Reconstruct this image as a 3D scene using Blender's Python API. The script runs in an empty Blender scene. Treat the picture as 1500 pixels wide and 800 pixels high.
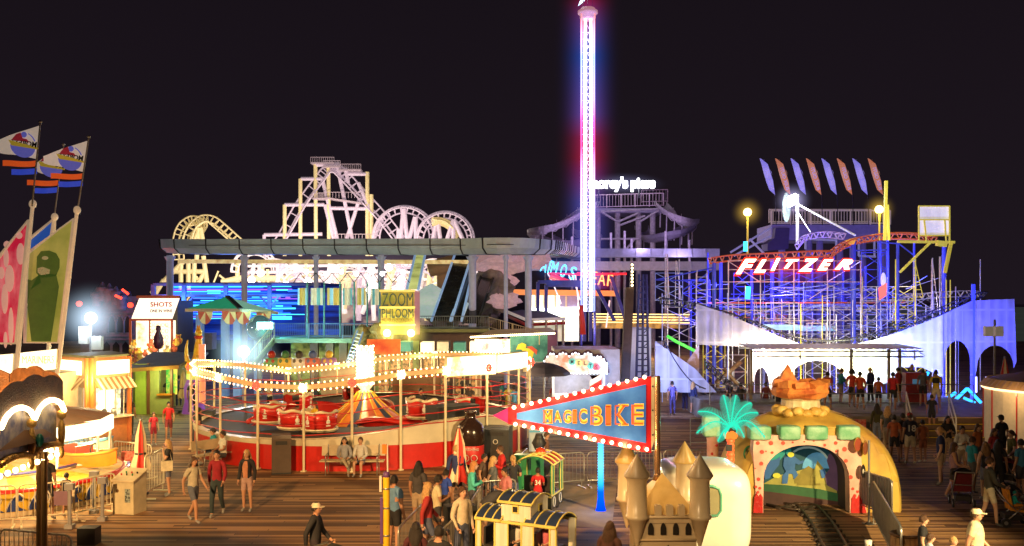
import bpy, bmesh, math, random
from mathutils import Vector, Matrix
RND = random.Random(11)
SC = bpy.context.scene
COL = SC.collection
PI = math.pi
F, HC = 1400.0, 5.8
def V(*a): return Vector(a)
def W(px, py, D): return Vector(((px-750)/F*D, D, HC-(py-436)/F*D))
def G(px, py, z=0.0):
    D = (HC-z)*F/(py-436); return Vector(((px-750)/F*D, D, z))
def U(a, b): return RND.uniform(a, b)

# ---------------------------------------------------------------- materials
_M = {}
def mat(name, col=(.5, .5, .5), rough=.55, metal=0.0, var=.18, scale=3.0, bump=.0, emit=0.0, ecol=None, coat=0.0, alpha=1.0, trans=0.0):
    if name in _M: return _M[name]
    m = bpy.data.materials.new(name); m.use_nodes = True; nt = m.node_tree; N = nt.nodes; L = nt.links
    b = N['Principled BSDF']
    b.inputs['Roughness'].default_value = rough; b.inputs['Metallic'].default_value = metal
    b.inputs['Coat Weight'].default_value = coat
    b.inputs['Alpha'].default_value = alpha
    b.inputs['Transmission Weight'].default_value = trans
    tc = N.new('ShaderNodeTexCoord'); nz = N.new('ShaderNodeTexNoise'); nz.inputs['Scale'].default_value = scale
    nz.inputs['Detail'].default_value = 5; nz.inputs['Roughness'].default_value = .65
    L.new(tc.outputs['Object'], nz.inputs['Vector'])
    mr = N.new('ShaderNodeMapRange'); mr.inputs['From Min'].default_value = .3; mr.inputs['From Max'].default_value = .7
    mr.inputs['To Min'].default_value = 1-var; mr.inputs['To Max'].default_value = 1+var*.6
    L.new(nz.outputs['Fac'], mr.inputs['Value'])
    mx = N.new('ShaderNodeMix'); mx.data_type = 'RGBA'; mx.blend_type = 'MULTIPLY'; mx.inputs['Factor'].default_value = 1
    mx.inputs['A'].default_value = (*col, 1); L.new(mr.outputs['Result'], mx.inputs['B'])
    L.new(mx.outputs['Result'], b.inputs['Base Color'])
    if bump:
        bp = N.new('ShaderNodeBump'); bp.inputs['Strength'].default_value = bump; bp.inputs['Distance'].default_value = .03
        n2 = N.new('ShaderNodeTexNoise'); n2.inputs['Scale'].default_value = scale*6; n2.inputs['Detail'].default_value = 4
        L.new(tc.outputs['Object'], n2.inputs['Vector']); L.new(n2.outputs['Fac'], bp.inputs['Height']); L.new(bp.outputs['Normal'], b.inputs['Normal'])
    if emit:
        b.inputs['Emission Strength'].default_value = emit
        b.inputs['Emission Color'].default_value = (*(ecol or col), 1)
        m.cycles.emission_sampling = 'NONE' if emit < 1.5 else 'AUTO'
    _M[name] = m; return m
def glow(name, col, s, sample=False):
    """a lit lamp or tube: plain emission"""
    if name in _M: return _M[name]
    m = bpy.data.materials.new(name); m.use_nodes = True; nt = m.node_tree; N = nt.nodes
    N.remove(N['Principled BSDF']); e = N.new('ShaderNodeEmission')
    e.inputs['Color'].default_value = (*col, 1); e.inputs['Strength'].default_value = s
    nt.links.new(e.outputs[0], N['Material Output'].inputs['Surface'])
    m.cycles.emission_sampling = 'FRONT_BACK' if sample else 'NONE'
    _M[name] = m; return m
def patchy(name, c1, c2, scale=1.5, emit=0.0, rough=.5, lo=.4, hi=.6, aniso=(1, 1, 1), bump=0):
    """two colours mixed by noise (worn paint, back-lit panels with printing)"""
    if name in _M: return _M[name]
    m = bpy.data.materials.new(name); m.use_nodes = True; nt = m.node_tree; N = nt.nodes; L = nt.links
    b = N['Principled BSDF']; b.inputs['Roughness'].default_value = rough
    tc = N.new('ShaderNodeTexCoord'); mp = N.new('ShaderNodeMapping'); mp.inputs['Scale'].default_value = aniso
    nz = N.new('ShaderNodeTexNoise'); nz.inputs['Scale'].default_value = scale; nz.inputs['Detail'].default_value = 6; nz.inputs['Roughness'].default_value = .6
    cr = N.new('ShaderNodeValToRGB'); cr.color_ramp.elements[0].position = lo; cr.color_ramp.elements[1].position = hi
    cr.color_ramp.elements[0].color = (*c1, 1); cr.color_ramp.elements[1].color = (*c2, 1)
    L.new(tc.outputs['Object'], mp.inputs['Vector']); L.new(mp.outputs[0], nz.inputs['Vector']); L.new(nz.outputs['Fac'], cr.inputs['Fac'])
    L.new(cr.outputs['Color'], b.inputs['Base Color'])
    if bump:
        bp = N.new('ShaderNodeBump'); bp.inputs['Strength'].default_value = bump; bp.inputs['Distance'].default_value = .05
        L.new(nz.outputs['Fac'], bp.inputs['Height']); L.new(bp.outputs['Normal'], b.inputs['Normal'])
    if emit:
        L.new(cr.outputs['Color'], b.inputs['Emission Color']); b.inputs['Emission Strength'].default_value = emit
        m.cycles.emission_sampling = 'NONE' if emit < 1.5 else 'AUTO'
    _M[name] = m; return m
def netting(name, col, alpha=.75, emit=0.0, ecol=None):
    """white scrim cloth: part diffuse, part translucent, part open, with pale sheet seams"""
    if name in _M: return _M[name]
    m = bpy.data.materials.new(name); m.use_nodes = True; nt = m.node_tree; N = nt.nodes; L = nt.links
    N.remove(N['Principled BSDF'])
    d = N.new('ShaderNodeBsdfDiffuse'); t = N.new('ShaderNodeBsdfTranslucent'); tr = N.new('ShaderNodeBsdfTransparent')
    tc = N.new('ShaderNodeTexCoord'); nz = N.new('ShaderNodeTexNoise'); nz.inputs['Scale'].default_value = .9; nz.inputs['Detail'].default_value = 6
    L.new(tc.outputs['Object'], nz.inputs['Vector'])
    wv = N.new('ShaderNodeTexWave'); wv.inputs['Scale'].default_value = .62; wv.inputs['Distortion'].default_value = .4; wv.bands_direction = 'X'
    L.new(tc.outputs['Object'], wv.inputs['Vector'])
    ad = N.new('ShaderNodeMath'); ad.operation = 'MULTIPLY_ADD'; ad.inputs[1].default_value = .22
    L.new(wv.outputs['Fac'], ad.inputs[0]); L.new(nz.outputs['Fac'], ad.inputs[2])
    sx = N.new('ShaderNodeSeparateXYZ'); L.new(tc.outputs['Object'], sx.inputs[0]); prev = ad.outputs[0]
    for ax, per in (('X', .93), ('Z', 1.7)):
        dv = N.new('ShaderNodeMath'); dv.operation = 'DIVIDE'; dv.inputs[1].default_value = per; L.new(sx.outputs[ax], dv.inputs[0])
        fr = N.new('ShaderNodeMath'); fr.operation = 'FRACT'; L.new(dv.outputs[0], fr.inputs[0])
        lt = N.new('ShaderNodeMath'); lt.operation = 'LESS_THAN'; lt.inputs[1].default_value = .06; L.new(fr.outputs[0], lt.inputs[0])
        ma = N.new('ShaderNodeMath'); ma.operation = 'MULTIPLY_ADD'; ma.inputs[1].default_value = .45; L.new(lt.outputs[0], ma.inputs[0]); L.new(prev, ma.inputs[2]); prev = ma.outputs[0]
    cr = N.new('ShaderNodeValToRGB'); cr.color_ramp.elements[0].position = .3; cr.color_ramp.elements[1].position = .8
    cr.color_ramp.elements[0].color = (*(c*.55 for c in col), 1); cr.color_ramp.elements[1].color = (*col, 1)
    L.new(prev, cr.inputs['Fac'])
    L.new(cr.outputs[0], d.inputs['Color']); L.new(cr.outputs[0], t.inputs['Color'])
    m1 = N.new('ShaderNodeMixShader'); m1.inputs[0].default_value = .45; L.new(d.outputs[0], m1.inputs[1]); L.new(t.outputs[0], m1.inputs[2])
    m2 = N.new('ShaderNodeMixShader'); m2.inputs[0].default_value = alpha; L.new(tr.outputs[0], m2.inputs[1]); L.new(m1.outputs[0], m2.inputs[2])
    L.new(m2.outputs[0], N['Material Output'].inputs['Surface'])
    _M[name] = m; return m

# ---------------------------------------------------------------- mesh builder
class MB:
    def __init__(s): s.v = []; s.f = []; s.m = []; s.s = []; s.mi = 0
    def mt(s, i): s.mi = i; return s
    def add(s, vs, fs, smooth=False):
        o = len(s.v); s.v += [Vector(v) for v in vs]
        for f in fs: s.f.append([i+o for i in f]); s.m.append(s.mi); s.s.append(smooth)
        return s
    def box(s, c, size, rz=0.0, rot=None):
        hx, hy, hz = [x/2 for x in size]; M = rot or Matrix.Rotation(rz, 3, 'Z'); c = Vector(c)
        vs = [c+M@Vector((x, y, z)) for x in (-hx, hx) for y in (-hy, hy) for z in (-hz, hz)]
        return s.add(vs, [(0, 1, 3, 2), (4, 6, 7, 5), (0, 4, 5, 1), (2, 3, 7, 6), (0, 2, 6, 4), (1, 5, 7, 3)])
    def bx(s, x0, x1, y0, y1, z0, z1): return s.box(((x0+x1)/2, (y0+y1)/2, (z0+z1)/2), (x1-x0, y1-y0, z1-z0))
    def tube(s, p, q, r, r2=None, n=8):
        p = Vector(p); q = Vector(q); d = q-p
        if d.length < 1e-6: return s
        d.normalize(); a = d.orthogonal().normalized(); b = d.cross(a); r2 = r if r2 is None else r2
        vs = [c+(a*math.cos(t)+b*math.sin(t))*rr for c, rr in ((p, r), (q, r2)) for t in [2*PI*k/n for k in range(n)]]
        s.add(vs, [(k, (k+1) % n, n+(k+1) % n, n+k) for k in range(n)], n > 5)
        s.add(vs[:n], [tuple(range(n))[::-1]]); s.add(vs[n:], [tuple(range(n))]); return s
    def beam(s, p, q, w, h=None):
        """square bar between two points"""
        p = Vector(p); q = Vector(q); d = (q-p); L_ = d.length
        if L_ < 1e-6: return s
        d.normalize(); up = Vector((0, 0, 1)) if abs(d.z) < .95 else Vector((0, 1, 0))
        a = d.cross(up).normalized(); b = a.cross(d); h = h or w
        vs = [c+a*(x*w/2)+b*(y*h/2) for c in (p, q) for x, y in ((-1, -1), (1, -1), (1, 1), (-1, 1))]
        return s.add(vs, [(0, 3, 2, 1), (4, 5, 6, 7), (0, 1, 5, 4), (1, 2, 6, 5), (2, 3, 7, 6), (3, 0, 4, 7)])
    def path(s, pts, r, n=6, closed=False, rr=None):
        pts = [Vector(p) for p in pts]; K = len(pts); rings = []
        prev = None
        for i, p in enumerate(pts):
            if closed: t = pts[(i+1) % K]-pts[i-1]
            else: t = pts[min(i+1, K-1)]-pts[max(i-1, 0)]
            t.normalize()
            a = t.orthogonal().normalized() if prev is None else (prev-t*prev.dot(t)).normalized()
            prev = a; b = t.cross(a); q = rr[i] if rr else r
            rings.append([p+(a*math.cos(2*PI*k/n)+b*math.sin(2*PI*k/n))*q for k in range(n)])
        vs = [v for R_ in rings for v in R_]; fs = []
        for i in range(K if closed else K-1):
            j = (i+1) % K
            for k in range(n): fs.append((i*n+k, i*n+(k+1) % n, j*n+(k+1) % n, j*n+k))
        if not closed: fs += [tuple(range(n))[::-1], tuple(range((K-1)*n, K*n))]
        return s.add(vs, fs, True)
    def lathe(s, prof, c=(0, 0, 0), n=20, a0=0.0, a1=2*PI, sx=1.0, sy=1.0, smooth=True):
        c = Vector(c); full = abs(a1-a0-2*PI) < 1e-6; m = n if full else n+1
        vs = []; fs = []
        for r, z in prof:
            for k in range(m):
                t = a0+(a1-a0)*k/n; vs.append(c+Vector((r*math.cos(t)*sx, r*math.sin(t)*sy, z)))
        for i in range(len(prof)-1):
            for k in range(n):
                k2 = (k+1) % m; fs.append((i*m+k, i*m+k2, (i+1)*m+k2, (i+1)*m+k))
        return s.add(vs, fs, smooth)
    def ell(s, c, rx, ry=None, rz=None, nu=12, nv=8, smooth=True):
        ry = ry or rx; rz = rz or rx
        prof = [(math.sin(PI*i/nv), -math.cos(PI*i/nv)*rz) for i in range(nv+1)]
        return s.lathe(prof, c, nu, sx=rx, sy=ry, smooth=smooth)
    def prism(s, poly, vec):
        poly = [Vector(p) for p in poly]; vec = Vector(vec); n = len(poly)
        s.add(poly+[p+vec for p in poly], [tuple(range(n))[::-1], tuple(range(n, 2*n))]+[(k, (k+1) % n, n+(k+1) % n, n+k) for k in range(n)])
        return s
    def quad(s, a, b, c, d, smooth=False): return s.add([a, b, c, d], [(0, 1, 2, 3)], smooth)
    def grid(s, fn, nu, nv, smooth=True):
        vs = [fn(i/nu, j/nv) for j in range(nv+1) for i in range(nu+1)]
        return s.add(vs, [(j*(nu+1)+i, j*(nu+1)+i+1, (j+1)*(nu+1)+i+1, (j+1)*(nu+1)+i) for j in range(nv) for i in range(nu)], smooth)
    def merge(s, o, M=None):
        k = len(s.v); s.v += [(M@v if M else v.copy()) for v in o.v]
        s.f += [[i+k for i in f] for f in o.f]; s.m += o.m; s.s += o.s; return s
    def data(s, name, mats, off=None):
        me = bpy.data.meshes.new(name); off = off or Vector()
        me.from_pydata([v-off for v in s.v], [], s.f)
        for m in (mats if isinstance(mats, (list, tuple)) else [mats]): me.materials.append(m)
        me.polygons.foreach_set('material_index', s.m); me.polygons.foreach_set('use_smooth', s.s); me.update()
        return me
ORG = {}
def tag(o, label=None, cat=None, group=None, kind=None):
    if label: o['label'] = label
    if cat: o['category'] = cat
    if group: o['group'] = group
    if kind: o['kind'] = kind
    return o
def thing(name, label, cat, loc=(0, 0, 0), group=None, rz=0.0):
    o = bpy.data.objects.new(name, None); COL.objects.link(o); o.location = loc; o.rotation_euler.z = rz
    o.empty_display_size = .2; ORG[o.name] = Vector(loc); return tag(o, label, cat, group)
def part(parent, name, mb, mats, label=None, local=False):
    """one mesh under its thing; builder coordinates are world coordinates unless local"""
    off = Vector() if local or parent is None else ORG[parent.name]
    o = bpy.data.objects.new(name, mb.data(name, mats, off)); COL.objects.link(o)
    if parent: o.parent = parent; ORG[o.name] = off
    if label: o['label'] = label
    return o
def single(name, label, cat, mb, mats, group=None, base=None):
    """a thing that is one mesh"""
    b = Vector(base) if base is not None else Vector((sum(v.x for v in mb.v)/len(mb.v), sum(v.y for v in mb.v)/len(mb.v), min(v.z for v in mb.v)))
    o = bpy.data.objects.new(name, mb.data(name, mats, b)); COL.objects.link(o); o.location = b; ORG[o.name] = b
    return tag(o, label, cat, group)
def struct(name, mb, mats):
    o = bpy.data.objects.new(name, mb.data(name, mats)); COL.objects.link(o); return tag(o, kind='structure')
def copy_tree(o, parent=None):
    c = o.copy(); COL.objects.link(c); ORG[c.name] = ORG.get(o.name, Vector())
    if parent: c.parent = parent
    for ch in list(o.children): copy_tree(ch, c)
    return c
def bulbs(parent, pts, r, m, name='bulb', most=96, key=None, seg=(6, 4)):
    """each lamp a mesh object of its own (the nearest ones), the rest one part"""
    off = ORG[parent.name]; pts = sorted(pts, key=key or (lambda p: p.y))
    b = MB(); b.ell((0, 0, 0), r, r, r, *seg); me = b.data(name, m)
    for p in pts[:most]:
        o = bpy.data.objects.new(name, me); COL.objects.link(o); o.parent = parent; o.location = p-off
    if len(pts) > most:
        b = MB()
        for p in pts[most:]: b.ell(p, r, r, r, *seg)
        o = part(parent, name+'_row', b, m); o['kind'] = 'stuff'
_tx = {}
def text(s, size=1.0, ext=.02, offset=0.0, shear=0.0, align='CENTER', space=1.0, res=3):
    """lettering as a mesh in the XZ plane facing -Y, centred on the origin"""
    cu = bpy.data.curves.new('t', 'FONT'); cu.body = s; cu.size = size; cu.extrude = ext; cu.offset = offset; cu.shear = shear
    cu.align_x = align; cu.align_y = 'CENTER'; cu.space_character = space; cu.resolution_u = res
    o = bpy.data.objects.new('t', cu); COL.objects.link(o)
    dg = bpy.context.evaluated_depsgraph_get(); dg.update(); me = o.evaluated_get(dg).to_mesh()
    b = MB(); b.add([(v.co.x, -v.co.z, v.co.y) for v in me.vertices], [tuple(p.vertices) for p in me.polygons])
    o.evaluated_get(dg).to_mesh_clear(); bpy.data.objects.remove(o); bpy.data.curves.remove(cu); return b
def fit(b, w=None, h=None):
    """scale lettering to a width and a height"""
    xs = [v.x for v in b.v]; zs = [v.z for v in b.v]; cx = (min(xs)+max(xs))/2; cz = (min(zs)+max(zs))/2
    sx = w/(max(xs)-min(xs)) if w else None; sz = h/(max(zs)-min(zs)) if h else sx; sx = sx or sz
    for v in b.v: v.x = (v.x-cx)*sx; v.z = (v.z-cz)*sz
    return b
def lamp(kind, name, loc, col, power, r=.1, tgt=None, angle=60, blend=.5, parent=None):
    d = bpy.data.lights.new(name, kind); d.color = col; d.energy = power; d.shadow_soft_size = r
    if kind == 'SPOT': d.spot_size = math.radians(angle); d.spot_blend = blend
    o = bpy.data.objects.new(name, d); COL.objects.link(o); o.location = loc
    if tgt is not None: o.rotation_euler = (Vector(tgt)-Vector(loc)).to_track_quat('-Z', 'Y').to_euler()
    if parent: o.parent = parent; o.location = Vector(loc)-ORG[parent.name]
    return o
WARM = (1, .66, .28); WHITE = (1, .93, .8); COLD = (.75, .88, 1)
m_white = mat('white paint', (.72, .7, .64), .4, var=.12)
m_cream = mat('cream paint', (.68, .58, .4), .4, var=.15)
m_red = mat('red paint', (.55, .02, .015), .3, var=.15, coat=.4)
m_black = mat('black plastic', (.02, .02, .022), .5)
m_dark = mat('dark metal', (.05, .048, .05), .5, .5)
m_steel = mat('galvanised steel', (.45, .45, .44), .35, .8, var=.2)
m_grey = mat('grey paint', (.3, .3, .32), .5)
m_gold = mat('gold leaf', (.75, .42, .1), .35, .25, var=.45, scale=9, bump=.4)
m_yellow = mat('yellow paint', (.75, .5, .03), .4)
m_orange = mat('orange paint', (.75, .2, .02), .4)
m_green = mat('green paint', (.03, .22, .08), .45)
m_blue = mat('blue paint', (.04, .12, .5), .4)
m_brown = mat('brown wood', (.14, .07, .03), .6, var=.35, scale=5)
b_warm = glow('warm bulb', (1, .64, .24), 8)
b_hot = glow('bright warm bulb', (1, .72, .35), 9)
b_white = glow('white bulb', (.85, .93, 1), 8)
b_red = glow('red bulb', (1, .04, .02), 5)
# ================================================================ setting
def deck_material():
    m = bpy.data.materials.new('weathered deck boards'); m.use_nodes = True; nt = m.node_tree; N = nt.nodes; L = nt.links
    b = N['Principled BSDF']; b.inputs['Roughness'].default_value = .62
    tc = N.new('ShaderNodeTexCoord'); sp = N.new('ShaderNodeSeparateXYZ'); L.new(tc.outputs['Object'], sp.inputs[0])
    def mth(op, a, c=None, d=None):
        n = N.new('ShaderNodeMath'); n.operation = op
        for i, q in enumerate((a, c, d)):
            if q is None: continue
            if isinstance(q, (int, float)): n.inputs[i].default_value = q
            else: L.new(q, n.inputs[i])
        return n.outputs[0]
    # boards run along x; each 0.145 m wide, butted every 4.9 m with a row offset
    row = mth('DIVIDE', sp.outputs['Y'], .145); ri = mth('FLOOR', row); fr = mth('FRACT', row)
    off = mth('MULTIPLY', mth('SINE', mth('MULTIPLY', ri, 12.9898)), 3.7)
    xi = mth('DIVIDE', mth('ADD', sp.outputs['X'], off), 4.9); ci = mth('FLOOR', xi); xf = mth('FRACT', xi)
    cb = N.new('ShaderNodeCombineXYZ'); L.new(ri, cb.inputs[0]); L.new(ci, cb.inputs[1])
    wn = N.new('ShaderNodeTexWhiteNoise'); wn.noise_dimensions = '2D'; L.new(cb.outputs[0], wn.inputs['Vector'])
    mp = N.new('ShaderNodeMapping'); mp.inputs['Scale'].default_value = (.7, 14, 1); L.new(tc.outputs['Object'], mp.inputs['Vector'])
    nz = N.new('ShaderNodeTexNoise'); nz.inputs['Scale'].default_value = 1.6; nz.inputs['Detail'].default_value = 7; nz.inputs['Roughness'].default_value = .7; L.new(mp.outputs[0], nz.inputs['Vector'])
    n2 = N.new('ShaderNodeTexNoise'); n2.inputs['Scale'].default_value = .28; n2.inputs['Detail'].default_value = 5; L.new(tc.outputs['Object'], n2.inputs['Vector'])
    s = mth('ADD', mth('MULTIPLY', wn.outputs['Value'], .62), mth('MULTIPLY', nz.outputs['Fac'], .5))
    s = mth('ADD', s, mth('MULTIPLY', n2.outputs['Fac'], .5))
    cr = N.new('ShaderNodeValToRGB'); E = cr.color_ramp.elements
    E[0].position = .35; E[0].color = (.055, .02, .007, 1); E[1].position = 1.15; E[1].color = (.4, .225, .1, 1)
    e = E.new(.72); e.color = (.135, .062, .026, 1)
    L.new(s, cr.inputs['Fac'])
    gap = mth('MULTIPLY', mth('GREATER_THAN', fr, .07), mth('GREATER_THAN', xf, .003))
    mx = N.new('ShaderNodeMix'); mx.data_type = 'RGBA'; mx.inputs['A'].default_value = (.008, .005, .003, 1)
    L.new(gap, mx.inputs['Factor']); L.new(cr.outputs[0], mx.inputs['B']); L.new(mx.outputs['Result'], b.inputs['Base Color'])
    rr = mth('MULTIPLY_ADD', nz.outputs['Fac'], .4, .5); L.new(rr, b.inputs['Roughness'])
    bp = N.new('ShaderNodeBump'); bp.inputs['Strength'].default_value = .5; bp.inputs['Distance'].default_value = .01
    L.new(mth('ADD', gap, nz.outputs['Fac']), bp.inputs['Height']); L.new(bp.outputs[0], b.inputs['Normal'])
    return m
m_deck = deck_material()
b = MB(); b.box((0, 62, -.2), (170, 130, .4)); struct('pier_deck', b, m_deck)
b = MB(); b.quad((-900, -50, -6), (900, -50, -6), (900, 2500, -6), (-900, 2500, -6))
struct('sea', b, mat('night sea', (.01, .014, .018), .25, var=.3, scale=.05, bump=.6))
b = MB()
b.grid(lambda u, v: V(120+u*500, 200+v*900, -5.6+1.2*math.sin(u*3)), 20, 20)
struct('beach', b, mat('lit beach sand', (.28, .3, .24), .9, var=.3, scale=.02, emit=.035, ecol=(.5, .62, .48)))  # faint emission paints light onto the distant sand
# pale poured slab by the blue column, and a sandy concrete ride pad at left
b = MB(); b.quad(G(800, 768, .004), G(896, 775, .004), G(905, 700, .004), G(822, 690, .004))
struct('concrete_path', b, mat('worn concrete', (.34, .25, .17), .8, var=.3, scale=1.2, bump=.2))

w = bpy.data.worlds.new('World'); SC.world = w; w.use_nodes = True; N = w.node_tree.nodes; L = w.node_tree.links
bg = N['Background']; tc = N.new('ShaderNodeTexCoord'); sp = N.new('ShaderNodeSeparateXYZ'); L.new(tc.outputs['Generated'], sp.inputs[0])
cr = N.new('ShaderNodeValToRGB'); cr.color_ramp.elements[0].position = 0; cr.color_ramp.elements[0].color = (.0125, .0082, .0125, 1)
cr.color_ramp.elements[1].position = .4; cr.color_ramp.elements[1].color = (.0075, .005, .0078, 1)
L.new(sp.outputs['Z'], cr.inputs['Fac']); L.new(cr.outputs[0], bg.inputs['Color']); bg.inputs['Strength'].default_value = 1.0

# ---------------------------------------------------------------- camera
cd = bpy.data.cameras.new('Camera'); cam = bpy.data.objects.new('Camera', cd); COL.objects.link(cam)
cam.location = (0, 0, HC); cam.rotation_euler = (PI/2, 0, 0)
cd.sensor_fit = 'HORIZONTAL'; cd.sensor_width = 36; cd.lens = F/1500*36; cd.shift_y = 36/1500; cd.clip_end = 4000; cd.clip_start = .2
SC.camera = cam
SC.view_settings.view_transform = 'Standard'; SC.view_settings.look = 'None'; SC.view_settings.exposure = 0
cy = SC.cycles; cy.max_bounces = 6; cy.diffuse_bounces = 2; cy.glossy_bounces = 3; cy.transparent_max_bounces = 16; cy.sample_clamp_indirect = 4; cy.sample_clamp_direct = 0
cy.use_denoising = True; cy.caustics_reflective = False; cy.caustics_refractive = False; cy.volume_max_steps = 64; cy.volume_step_rate = 1
try: cy.use_light_tree = True
except Exception: pass

# ================================================================ spinning-tub ride ("tilt" ride) in the middle
TC = V(-5.9, 38.4, 0); TR = 6.5
def ta(deg, r=TR, z=0.0): a = math.radians(deg); return V(TC.x+r*math.cos(a), TC.y+r*math.sin(a), z)
def bumpf(d, c, w): d = (d-c+180) % 360-180; return math.exp(-(d/w)**2)
def zt(d): return 1.0+.62*bumpf(d, -48, 32)+.35*bumpf(d, 90, 40)
ZR = [(-180, 3.2), (-150, 3.12), (-130, 3.02), (-114, 2.83), (-99, 2.8), (-85, 2.97), (-71, 3.22), (-57, 3.3), (-20, 3.3), (10, 3.2), (60, 3.2), (75, 3.1), (90, 2.95), (110, 2.6), (130, 2.46), (150, 2.85), (180, 3.2)]
def zr(d):
    d = (d+180) % 360-180
    for (a, x), (c, y) in zip(ZR, ZR[1:]):
        if a <= d <= c: return x+(y-x)*(d-a)/(c-a)
tilt = thing('tilt_ride', 'round red and cream spinning tub ride ringed by chains of warm bulbs', 'fairground ride', TC)
b = MB(); n = 120
A = [i*360/n for i in range(n+1)]
b.mt(0).grid(lambda u, v: ta(u*360, TR+.02, v*.84), n, 1)
b.mt(1).grid(lambda u, v: ta(u*360, TR+.05, .84+v*(zt(u*360)-.84)), n, 1)
b.mt(2).grid(lambda u, v: ta(u*360, TR+.07-v*.3, zt(u*360)+.01), n, 1)
part(tilt, 'skirt', b, [m_red, mat('cream skirt panels', (.62, .55, .4), .35, var=.18, scale=.8), m_cream])
b = MB(); b.grid(lambda u, v: ta(u*360, 1.5+(TR-1.6)*v, (zt(u*360)-.03)*v+(1-v)*.8+.12*math.sin(v*PI)*math.sin(math.radians(u*360*3))), 90, 10)
part(tilt, 'platform', b, mat('ride platform', (.022, .018, .015), .75, var=.4, scale=2))
# striped centre cone
prof = [(1.9, .72), (1.45, 1.0), (.95, 1.35), (.55, 1.7), (.3, 2.0), (.22, 2.05)]
b = MB(); K = 24
for k in range(K):
    b.mt((0, 1, 0, 2)[k % 4]); b.lathe(prof, TC, 2, 2*PI*k/K, 2*PI*(k+1)/K)
b.mt(3)
for k in range(0, K, 2): a = 2*PI*k/K; b.path([TC+V((r+.015)*math.cos(a), (r+.015)*math.sin(a), z+.015) for r, z in prof], .022, 5)
part(tilt, 'cone', b, [mat('cone orange', (.72, .22, .04), .3, coat=.5), mat('cone navy', (.05, .07, .14), .3, coat=.5), mat('cone brick', (.5, .1, .04), .3, coat=.5), m_yellow])
b = MB(); b.mt(0).lathe([(.0, 3.85), (.3, 3.85), (.3, 2.25), (.16, 2.1), (.3, 2.02), (.0, 2.02)], TC, 16)
part(tilt, 'light_column', b, mat('column enamel', (.8, .6, .3), .4, emit=1.4, ecol=(1, .75, .35)))
bulbs(tilt, [TC+V(.32*math.cos(a), .32*math.sin(a), 2.35+.125*k) for k in range(13) for a in [2*PI*(j+.5*(k % 2))/10 for j in range(10)] if math.sin(a) < .3], .05, b_hot, most=40)
b = MB()
for j in range(7):
    a0 = j*360/7+14
    b.path([ta(a0+t*36, 2.1+2.5*t, .95+.25*math.sin(t*PI)+.1) for t in [i/8 for i in range(9)]], .1, 6)
    b.grid(lambda u, v: ta(a0+u*38, 2.0+2.5*u-.2*v, .8+.35*math.sin(u*PI)*(1-v)+.12), 10, 1)
part(tilt, 'red_fins', b, m_red)
posts = [-176, -163, -147, -130, -114, -99, -85, -71, -57, -41, -22, -6, 10, 30, 50, 70, 90, 110, 130, 150, 168]
for d in posts:
    b = MB(); b.tube(ta(d, TR+.14), ta(d, TR+.14, zr(d)), .045, n=8); b.box(ta(d, TR+.14, .02), (.16, .16, .04), math.radians(d))
    part(tilt, 'post', b, mat('cream post', (.75, .66, .45), .4))
for i, h in enumerate((.1, .28, .47, .66)):
    b = MB(); b.path([ta(d, TR+.1, (zt(d)*.6+.4)*(1-h)+zr(d)*h+.02*math.sin(math.radians(d*15)+i)) for d in range(-180, 180, 4)], .02, 5, True)
    part(tilt, 'handrail', b, mat('red rail', (.5, .02, .02), .35))
P2 = sorted(posts); pts = []; flow = []
for i, d in enumerate(P2):
    e = P2[(i+1) % len(P2)]; e = e if e > d else e+360
    p, q = ta(d, TR+.14, zr(d)), ta(e, TR+.14, zr(e))
    sg = not (-41 < d < 9)
    b = MB(); b.beam(p, q, .04, .15); part(tilt, 'light_rail', b, mat('rail cream', (.75, .5, .28), .4, emit=.12, ecol=(1, .45, .15)))
    n = max(2, int((q-p).length/.2))
    if sg:
        for k in range(n):
            c = p.lerp(q, (k+.5)/n); o = (c-TC); o.z = 0; o.normalize(); c = c+o*.035
            pts += [c+V(0, 0, .125), c-V(0, 0, .125)]
    flow.append((p, i))
bulbs(tilt, pts, .033, b_warm, most=58)
for p, i in flow:
    o = (p-TC); o.z = 0; o.normalize(); b = MB(); c = p+o*.1
    for k in range(8): b.ell(c+V(-o.y*.11*math.cos(k*PI/4), o.x*.11*math.cos(k*PI/4), .11*math.sin(k*PI/4)), .045, .045, .045, 6, 4)
    b.ell(c+o*.03, .06, .06, .06, 6, 4)
    part(tilt, 'rosette', b, b_red if i % 5 in (1, 4) else b_hot)
# back-lit sign boxes on the entrance side
ms = patchy('back-lit cream sign', (1, .62, .14), (1, .9, .62), .9, emit=2.6, lo=.36, hi=.48)
for (a0, a1, z0, z1, r) in ((-57, -38, 3.06, 3.78, 6.75), (-37, -16, 3.1, 3.76, 6.75), (-15, 2, 2.95, 3.2, 6.7)):
    b = MB(); p, q = ta(a0, r, 0), ta(a1, r, 0); d = (q-p).normalized(); nn = V(d.y, -d.x, 0)
    b.mt(1).prism([p+V(0, 0, z0), q+V(0, 0, z0), q+V(0, 0, z1), p+V(0, 0, z1)], -nn*.15)
    b.mt(0).quad(p+nn*.01+V(0, 0, z0+.04), q+nn*.01+V(0, 0, z0+.04), q+nn*.01+V(0, 0, z1-.04), p+nn*.01+V(0, 0, z1-.04))
    part(tilt, 'sign_box', b, [ms, m_cream])
b = MB(); b.prism([ta(98, 6.4, 3.15), ta(84, 6.4, 3.15), ta(84, 6.4, 3.85), ta(98, 6.4, 3.85)], V(0, .12, 0))
part(tilt, 'back_panel', b, patchy('orange panel', (.6, .06, .02), (.8, .22, .04), .8, emit=.45))  # emission paints brightness into this unlit panel
b = MB(); b.box(ta(-50, 5.9, 1.75), (1.7, .9, .5), .6); part(tilt, 'operator_booth', b, m_black)
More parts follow.
